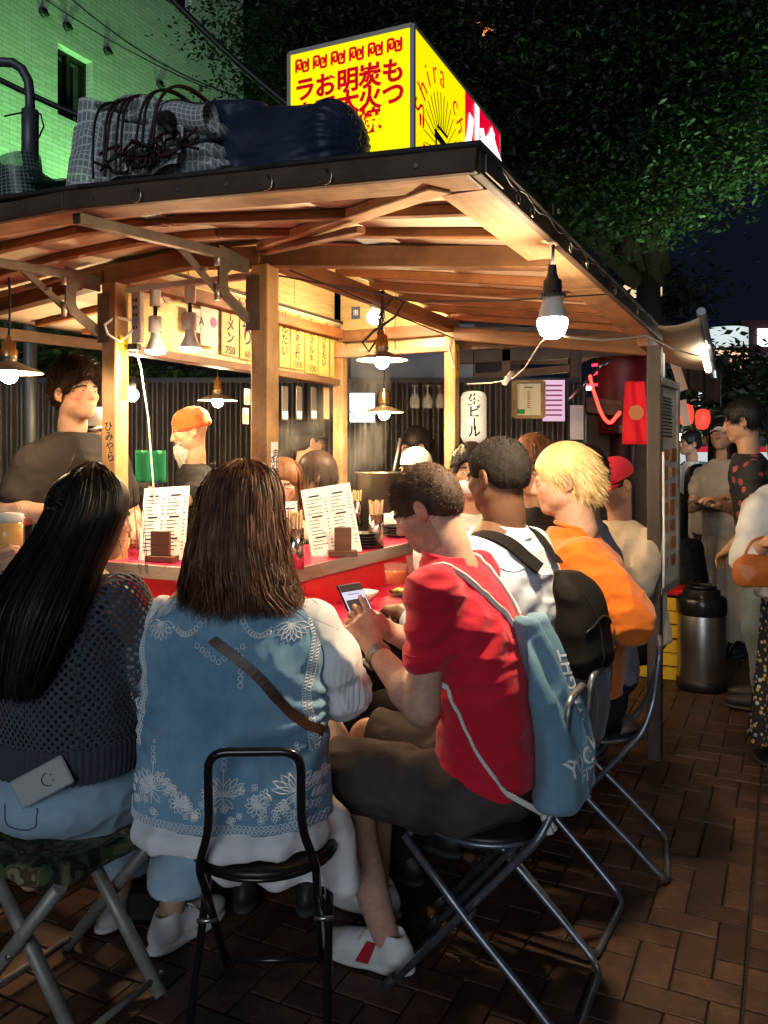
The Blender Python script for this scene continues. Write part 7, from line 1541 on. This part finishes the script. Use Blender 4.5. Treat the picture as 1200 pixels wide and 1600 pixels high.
# young cook at left
RY = math.radians(-132); Y0 = 3.55
yc = thing('person', 'young cook in dark grey T-shirt standing behind the left post', 'person', ((112-600)/F*Y0, Y0, 0), RY); hp = Vector((0,.045,1.712)); hR = rot3(math.radians(8), .05)
hv = head_mesh((.50,.30,.20), hR, hp, (0,.0,1.50), h=.0034, neck_r=.056, scale=1.0); tp = torso(.98,1.53,.02,1.06,1.0)
AY = [((-.185,.01,1.425),(-.28,.02,1.15),(-.14,.24,1.14)), ((.185,.01,1.425),(.27,.0,1.21),(.15,.24,1.215))]
pr = [loft([(z,a,b,c*.9,d*.9) for z,a,b,c,d in tp],2.2,.03)]; hpr = []
for s_, a in zip((-1,1), AY): pr += arm_prims(*a, r=(.055,.046,.047,.03)); hpr += hand_prims(a[2], Vector((-s_*.2,.9,-.2)), (0,0,1), -s_)
for s in (-1,1): pr += leg_prims((s*.09,0,.95),(s*.1,.02,.5),(s*.1,0,.09))
V, Q = implicit(pr, .009); V2, Q2 = implicit(hpr, .005); bodymesh(yc, [(V,Q,None), hv, (V2,Q2,None)], (.50,.30,.20)); eyes(yc, hR, hp, 1.0, look=.2)
short_hair(yc, hR, hp, hm_dark, thick=.012, n=8000, L=.030, wdt=.0018, flow=(0,.22,.16), rnd=.09, seed=12, out=.22, top=.018, nape=-.06, scale=1.0, front=-.028, extra=[ell((0,.046,.092),(.056,.036,.024),None,.02)])
sp = [loft([(z,a,b,c*1.06+.008,d*1.06+.01) for z,a,b,c,d in tp],2.4,.04)]
for a in AY: sh, el, wr = map(Vector, a); sp += [cone(sh, sh.lerp(el,.62), .062, .070, .05)]
m_yt = cloth('tshirt_charcoal', (.026,.024,.023)); ty = garment(yc, 'tshirt', sp, .007, m_yt, lambda V, N_: folds(.007, 5, (1,1,1.3), 21)(V)+folds(.003, 15, (1,1,1.2), 4)(V))
MB().tube([(.070*math.cos(a), .012+.060*math.sin(a), 1.532-.02*math.sin(a)) for a in cw], .008, 6, closed=True).build('collar', m_yt, ty)
bty = bvh_of(ty); MB().tube(hugged(bty, [(-.07,.2,1.33),(-.03,.2,1.36),(0,.2,1.34),(.03,.2,1.36),(.07,.2,1.33),(.05,.2,1.30)], .001, 24), .003, 4).build('print_green', M('print_green2', (.05,.45,.28), .6), ty)
garment(yc, 'trousers', [ell((0,0,.95),(.19,.15,.1),None,.04)]+[q for s in (-1,1) for q in leg_prims((s*.09,0,.95),(s*.1,.02,.5),(s*.1,0,.12),(.1,.085,.075,.07))], .012, black)
for s in (-1,1): shoe(yc, (s*.1,0,0), 0, m_shoe_dark, m_sole_dark, lace=False)
# cook in orange beanie, arm stretched to the left
oc = simple_person('bearded cook in orange beanie and black T-shirt with arm stretched out', 326, 4.7, math.radians(112), 1.58, sB, hm_black, black, black, 1.05, pitch=-.25, arms=(((-.2,.03,1.27),(-.32,.20,1.20),(-.20,.46,1.28)),((.2,.03,1.27),(.30,.16,1.05),(.2,.38,1.15))), sleeve=.55, hairkw=dict(n=0))
hpo, hRo = Vector((0,.11,1.575)), rot3(0,-.25); cap_on(oc, hRo, hpo, M('beanie_orange', (.62,.085,.008), .9, bump=.4, bscale=150, sheen=.3), beanie=True)
V, Q = implicit([ell((0,.07,-.10),(.05,.04,.055),None,.02), ell((0,.075,-.15),(.035,.03,.05),None,.02), cone((-.04,.07,-.05),(.04,.07,-.05), .014,.014,.01)], .005, lambda V, N_: .004*np.sin(V[:,0]*300)+.004*vnoise(V*60)); link('beard', np_mesh('beard', tf(V,hRo,hpo), Q), hm_grey, oc)
gt = tag(MB().sheet(lambda a, b: at(212+48*a, 704+50*b, 4.1)+Vector((0,.012*math.sin(a*12),0)), 20, 8).build('green_towel', cloth('towel_green', (.01,.22,.09)), None, solid=.004), 'bright green towel hanging from the outstretched arm', 'towel')
simple_person('person in pale cap half hidden behind the young cook', 152, 4.3, math.radians(-150), 1.56, sB, hm_black, dk, black, cap=MATS['cloth_cream'])
simple_person('cook in black T-shirt and cap with back turned beside the dark fence', 458, 5.2, math.radians(-60), 1.53, sB, hm_black, black, black, cap=MATS['cloth_black'])
simple_person('woman with long copper-brown hair facing the counter through the steam', 455, 4.5, math.radians(165), 1.30, sC, hm_copper, m_t('peach',(.60,.42,.34)), grey, .85, True, long=.36, pitch=-.3, yaw=.25, hairkw=dict())
simple_person('man with dark hair and glasses in cream shirt seen in profile', 520, 4.75, math.radians(100), 1.33, sC, hm_dark, cream, dk, .95, True, glasses=True, hairkw=dict(thick=.02, L=.05, n=2600, flow=(0,.1,-.6), rnd=.1, out=.15))
simple_person('customer in white cap seen from behind across the counter', 660, 4.45, math.radians(20), 1.36, sB, hm_black, m_t('white',(.6,.6,.58)), dk, .95, True, cap=M('cap_white', (.75,.72,.66), .8))
simple_person('dark-haired cook bending in the background near the far post', 672, 5.6, math.radians(110), 1.50, sB, hm_black, black, black, pitch=-.3)
simple_person('man in white face mask looking over between two customers', 737, 3.75, math.radians(172), 1.37, sB, hm_black, m_t('offwhite',(.55,.54,.5)), dk, .95, True, mask=M('mask_white', (.72,.74,.76), .8))
simple_person('customer with tousled brown hair behind the blond person', 846, 3.75, math.radians(150), 1.395, sA, hm_brown, dk, dk, .9, True, pitch=-.35, hairkw=dict(thick=.022, L=.04, n=2000, flow=(0,.2,-.4), out=.3))
simple_person('customer in grey striped shirt beyond the blond person', 944, 3.45, math.radians(70), 1.36, sA, hm_black, M('stripe_grey', (.20,.20,.25), .85, c2=(.34,.33,.38), scale=14, stretch=(9,9,1)), dk, 1.0, True, yaw=.2, sleeve=1.5)
rc = simple_person('person in red baseball cap and tan top holding a small bowl', 985, 4.15, math.radians(118), 1.30, sD, hm_black, tan_, black, 1.1, True, pitch=-.45, cap=M('cap_red', (.50,.012,.03), .8, bump=.2), sleeve=1.6, arms=(((-.2,.05,1.03),(-.27,.2,.84),(-.06,.36,.94)),((.2,.05,1.03),(.27,.2,.84),(.06,.36,.94))))
bR = thing('small_bowl', 'small pale bowl in the hands of the red-capped person', 'bowl', rc.matrix_basis @ Vector((0,.45,.98)) if False else Vector((rc.location.x, rc.location.y, 0))+Matrix.Rotation(math.radians(118),3,'Z') @ Vector((0,.43,.95))); MB().lathe([(0,0),(.03,0),(.06,.045),(.057,.045),(.028,.006)], 22).build('shell', M('bowl_grey', (.5,.5,.5), .3), bR)
# crowd at right
pm = M('shirt_floral_dark', (.012,.012,.014), .8); t_ = pm.node_tree; tc = t_.nodes.new('ShaderNodeTexCoord'); vo = t_.nodes.new('ShaderNodeTexVoronoi'); vo.inputs['Scale'].default_value = 15; rp_ = t_.nodes.new('ShaderNodeValToRGB'); rp_.color_ramp.elements[0].position = .30; rp_.color_ramp.elements[0].color = (.30,.06,.07,1); rp_.color_ramp.elements[1].position = .36; rp_.color_ramp.elements[1].color = (.012,.012,.014,1)
t_.links.new(tc.outputs['Object'], vo.inputs[0]); t_.links.new(vo.outputs['Distance'], rp_.inputs[0]); t_.links.new(rp_.outputs[0], t_.nodes['Principled BSDF'].inputs['Base Color'])
simple_person('standing man in black shirt with red flowers and jeans at right edge', 1192, 4.7, math.radians(62), 1.64, sB, hm_black, pm, denim('jeans_grey', (.10,.14,.18),(.2,.25,.3)), 1.05, arms=(((-.2,.03,1.35),(-.26,.02,1.08),(-.16,.16,.92)),((.2,.03,1.35),(.24,.10,1.08),(.06,.24,1.16))), pitch=-.2)
simple_person('woman in white bucket cap, cream top and long cream skirt in the crowd', 1136, 6.0, math.radians(140), 1.60, sA, hm_black, m_t('beige',(.42,.37,.30)), cream, .9, cap=M('cap_white'), long=.4, skirt=m_t('beige2',(.40,.33,.25)), arms=(((-.18,.03,1.3),(-.22,.12,1.05),(.05,.28,1.1)),((.18,.03,1.3),(.22,.12,1.05),(-.05,.30,1.14))))
simple_person('dark-haired man bowing his head beside the white-capped woman', 1108, 6.6, math.radians(-110), 1.54, sB, hm_black, m_t('pale',(.35,.34,.33)), dk, pitch=-.5)
simple_person('woman with long black hair in pale top in the middle of the crowd', 1080, 6.9, math.radians(-60), 1.24, sB, hm_black, m_t('pale2',(.42,.44,.46)), denim('jeans_dk', (.03,.05,.08),(.08,.12,.18)), .9, long=.4)
simple_person('person in long dark red dress standing right behind the right post', 1064, 5.6, math.radians(30), 1.08, sB, hm_black, black, black, 1.05, long=.35, skirt=m_t('maroon',(.07,.008,.014)))
# more of the crowd, farther off
for i, (px, Y, rz_, eye, sm, hm, w2, lab) in enumerate(((1048,8.6,150,1.55,'pale',hm_black,.9,'distant person in pale top just right of the menu board'),(1072,9.6,-40,1.62,'dark',hm_dark,1.0,'distant person in dark top facing the far stalls'),(1092,8.4,100,1.56,'white',hm_black,.9,'distant person in white shirt seen in profile in the crowd'),(1118,10.2,20,1.66,'grey',hm_black,1.0,'tall distant person in grey with back turned'),(1150,8.8,200,1.58,'beige',hm_dark,.9,'distant person in beige facing the camera in the crowd'),(1172,10.5,90,1.6,'cream',hm_black,.95,'distant person in cream between the standing couple'))):
    simple_person(lab, px, Y, math.radians(rz_), eye, sA if i % 2 else sB, hm, MATS['cloth_'+sm], dk, w2, group='distant people in the crowd', h=.016, eye_open=False, hairkw=dict(n=250, h=.009))
for i, (px, py, Y) in enumerate(((1042,640,9.0),(1066,684,11),(1090,690,12),(1124,684,12.5),(1148,650,11.5),(880,660,8.4),(940,690,9.0))):
    t = thing('stall_lamp', ('first','second','third','fourth','fifth','sixth','seventh')[i]+' small lit stall lamp in the far background', 'lamp', at(px, py, Y), 0, 'lit lamps of the far stalls'); MB().ball((0,0,0), .06, 12, 8).build('bulb', E_('far_bulb', (1,.85,.6), 45), t); MB().tube([(0,0,.06),(0,0,.6)], .006, 5).build('cord', m_bcord, t)
# little red lanterns along the far stalls
for i, (px, py, Y) in enumerate(((905,640,8.2),(930,668,8.6),(1030,672,8.6),(1072,648,9.4),(1098,655,9.8))):
    t = thing('red_lantern', ('first','second','third','fourth','fifth')[i]+' small red paper lantern from the left along the far stalls', 'lantern', at(px, py, Y), 0, 'small red lanterns along the far stalls'); MB().lathe([(.03,-.12),(.07,-.10),(.085,-.04),(.085,.04),(.07,.10),(.03,.12)], 18).build('shade', E_('lantern_red', (1,.05,.03), 1.5), t); MB().cyl((0,0,.12),(0,0,.14), .035, n=12).build('cap', m_blk, t); MB().tube([(0,0,.14),(0,0,.5)], .004, 5).build('cord', m_bcord, t)
# person at right edge in flowered skirt
fl_ = M('skirt_floral', (.010,.010,.012), .85); t_ = fl_.node_tree; tc = t_.nodes.new('ShaderNodeTexCoord'); vo = t_.nodes.new('ShaderNodeTexVoronoi'); vo.inputs['Scale'].default_value = 42; rp_ = t_.nodes.new('ShaderNodeValToRGB'); rp_.color_ramp.elements[0].position = .33; rp_.color_ramp.elements[0].color = (1,1,1,1); rp_.color_ramp.elements[1].position = .40; rp_.color_ramp.elements[1].color = (0,0,0,1)
hsv = t_.nodes.new('ShaderNodeMix'); hsv.data_type = 'RGBA'; hsv.inputs[6].default_value = (.010,.010,.012,1); cr_ = t_.nodes.new('ShaderNodeValToRGB'); cr_.color_ramp.interpolation = 'CONSTANT'; cr_.color_ramp.elements[0].color = (.45,.30,.10,1); cr_.color_ramp.elements[1].position = .45; cr_.color_ramp.elements[1].color = (.20,.24,.42,1); e_ = cr_.color_ramp.elements.new(.7); e_.color = (.45,.42,.36,1); e_ = cr_.color_ramp.elements.new(.86); e_.color = (.010,.010,.012,1)
t_.links.new(tc.outputs['Object'], vo.inputs[0]); t_.links.new(vo.outputs['Distance'], rp_.inputs[0]); t_.links.new(vo.outputs['Color'], cr_.inputs[0]); t_.links.new(rp_.outputs[0], hsv.inputs[0]); t_.links.new(cr_.outputs[0], hsv.inputs[7]); t_.links.new(hsv.outputs[2], t_.nodes['Principled BSDF'].inputs['Base Color'])
fs_ = simple_person('person in white top and dark flowered skirt cut by the right edge', 1252, 3.75, math.radians(10), 1.50, sA, hm_black, m_t('white',(.6,.6,.58)), None, 1.05, long=.3, skirt=fl_, sleeve=1.5, arms=(((-.2,.03,1.2),(-.29,.0,.98),(-.27,-.13,1.06)),((.2,.03,1.2),(.26,.02,.95),(.2,.2,.9))))
hb2 = thing('leather_handbag', 'orange-brown leather handbag held at the right edge', 'bag', at(1180,888,3.6)); V, Q = implicit([loft([(-.075,0,0,.085,.045),(-.03,0,0,.095,.055),(.03,0,0,.08,.04),(.06,0,0,.05,.02)], 2.6, .02)], .006, folds(.006,12,(1,1,1),3)); link('body', np_mesh('hb', V, Q), M('leather_orange', (.36,.10,.02), .42, var=.2, scale=16, bump=.2), hb2); MB().tube(smoothpath([(-.05,0,.05),(-.01,.0,.12),(.06,0,.13),(.09,0,.05)]), .006, 6).build('handle', MATS['leather_orange'], hb2)
# owner of the beer mug: sits left of the frame, only hand and sleeve show
bo_ = thing('person', 'person outside the left edge raising a beer mug, white sleeve', 'person', (-1.50, 2.55, 0), math.radians(-60)); w0 = Vector((at(14,868,2.45).x, 2.45, at(14,868,2.45).z)); R_i = Matrix.Rotation(math.radians(60),3,'Z'); wl = lambda v: R_i @ (Vector(v)-bo_.location)
hw = w0+Vector((.085,-.005,.03)); wrist = w0+Vector((-.03,-.10,-.03)); elb = w0+Vector((-.22,-.05,-.12))
pr = [loft(torso(.5,1.14,.05),2.2,.03)]+arm_prims(Vector((.18,.03,1.05)), wl(elb), wl(wrist))+arm_prims((-.2,.03,1.05),(-.28,.1,.82),(-.1,.36,.9)); hpr = hand_prims(wl(wrist), R_i @ Vector((.95,.35,.25)), R_i @ Vector((.1,-.95,.15)), -1, thumb=((.02,.02,-.01),(.04,.05,-.015),(.045,.08,-.02),(.04,.10,-.03)), curl=(.55,.8,.5))
for s in (-1,1): pr += leg_prims((s*.1,.05,.54),(s*.13,.42,.55),(s*.12,.36,.09))
hv = head_mesh(sA, rot3(), Vector((0,.06,1.30)), (0,.02,1.12), h=.006); V, Q = implicit(pr, .01); V2, Q2 = implicit(hpr, .004); bodymesh(bo_, [(V,Q,None), hv, (V2,Q2,None)], sA); short_hair(bo_, rot3(), Vector((0,.06,1.30)), hm_black, n=400, h=.007)
garment(bo_, 'shirt', [loft([(z,a,b,c*1.06+.008,d*1.06+.01) for z,a,b,c,d in torso(.5,1.14,.05)],2.3,.04), cone((.18,.03,1.05), wl(elb), .075,.07,.03), cone(wl(elb), wl(elb).lerp(wl(wrist),.55), .068,.06,.03), cone((-.2,.03,1.05),(-.28,.1,.82), .07,.06,.03)], .009, MATS['cloth_white'], folds(.01,9,(1,1,1),4))

# steam rising from the pot and the grill
V, Q = implicit([ell((0,0,.20),(.24,.2,.34),None,.1), ell((-.30,-.1,.05),(.22,.18,.26),None,.1), ell((.05,.0,.5),(.2,.2,.25),None,.1)], .05); so_ = link('steam', np_mesh('steam', V, Q), None); so_.location = at(545,735,4.75); tag(so_, kind='stuff')
sm = bpy.data.materials.new('steam'); sm.use_nodes = True; N = sm.node_tree.nodes; L = sm.node_tree.links; N.remove(N['Principled BSDF']); pv_ = N.new('ShaderNodeVolumePrincipled'); pv_.inputs['Color'].default_value = (.95,.93,.9,1); n = N.new('ShaderNodeTexNoise'); n.inputs['Scale'].default_value = 5; n.inputs['Detail'].default_value = 3; mr = N.new('ShaderNodeMapRange'); mr.inputs[1].default_value = .45; mr.inputs[2].default_value = .75; mr.inputs[4].default_value = 1.1
tc = N.new('ShaderNodeTexCoord'); L.new(tc.outputs['Object'], n.inputs[0]); L.new(n.outputs[0], mr.inputs[0]); L.new(mr.outputs[0], pv_.inputs['Density']); L.new(pv_.outputs[0], N['Material Output'].inputs['Volume']); so_.data.materials.append(sm)
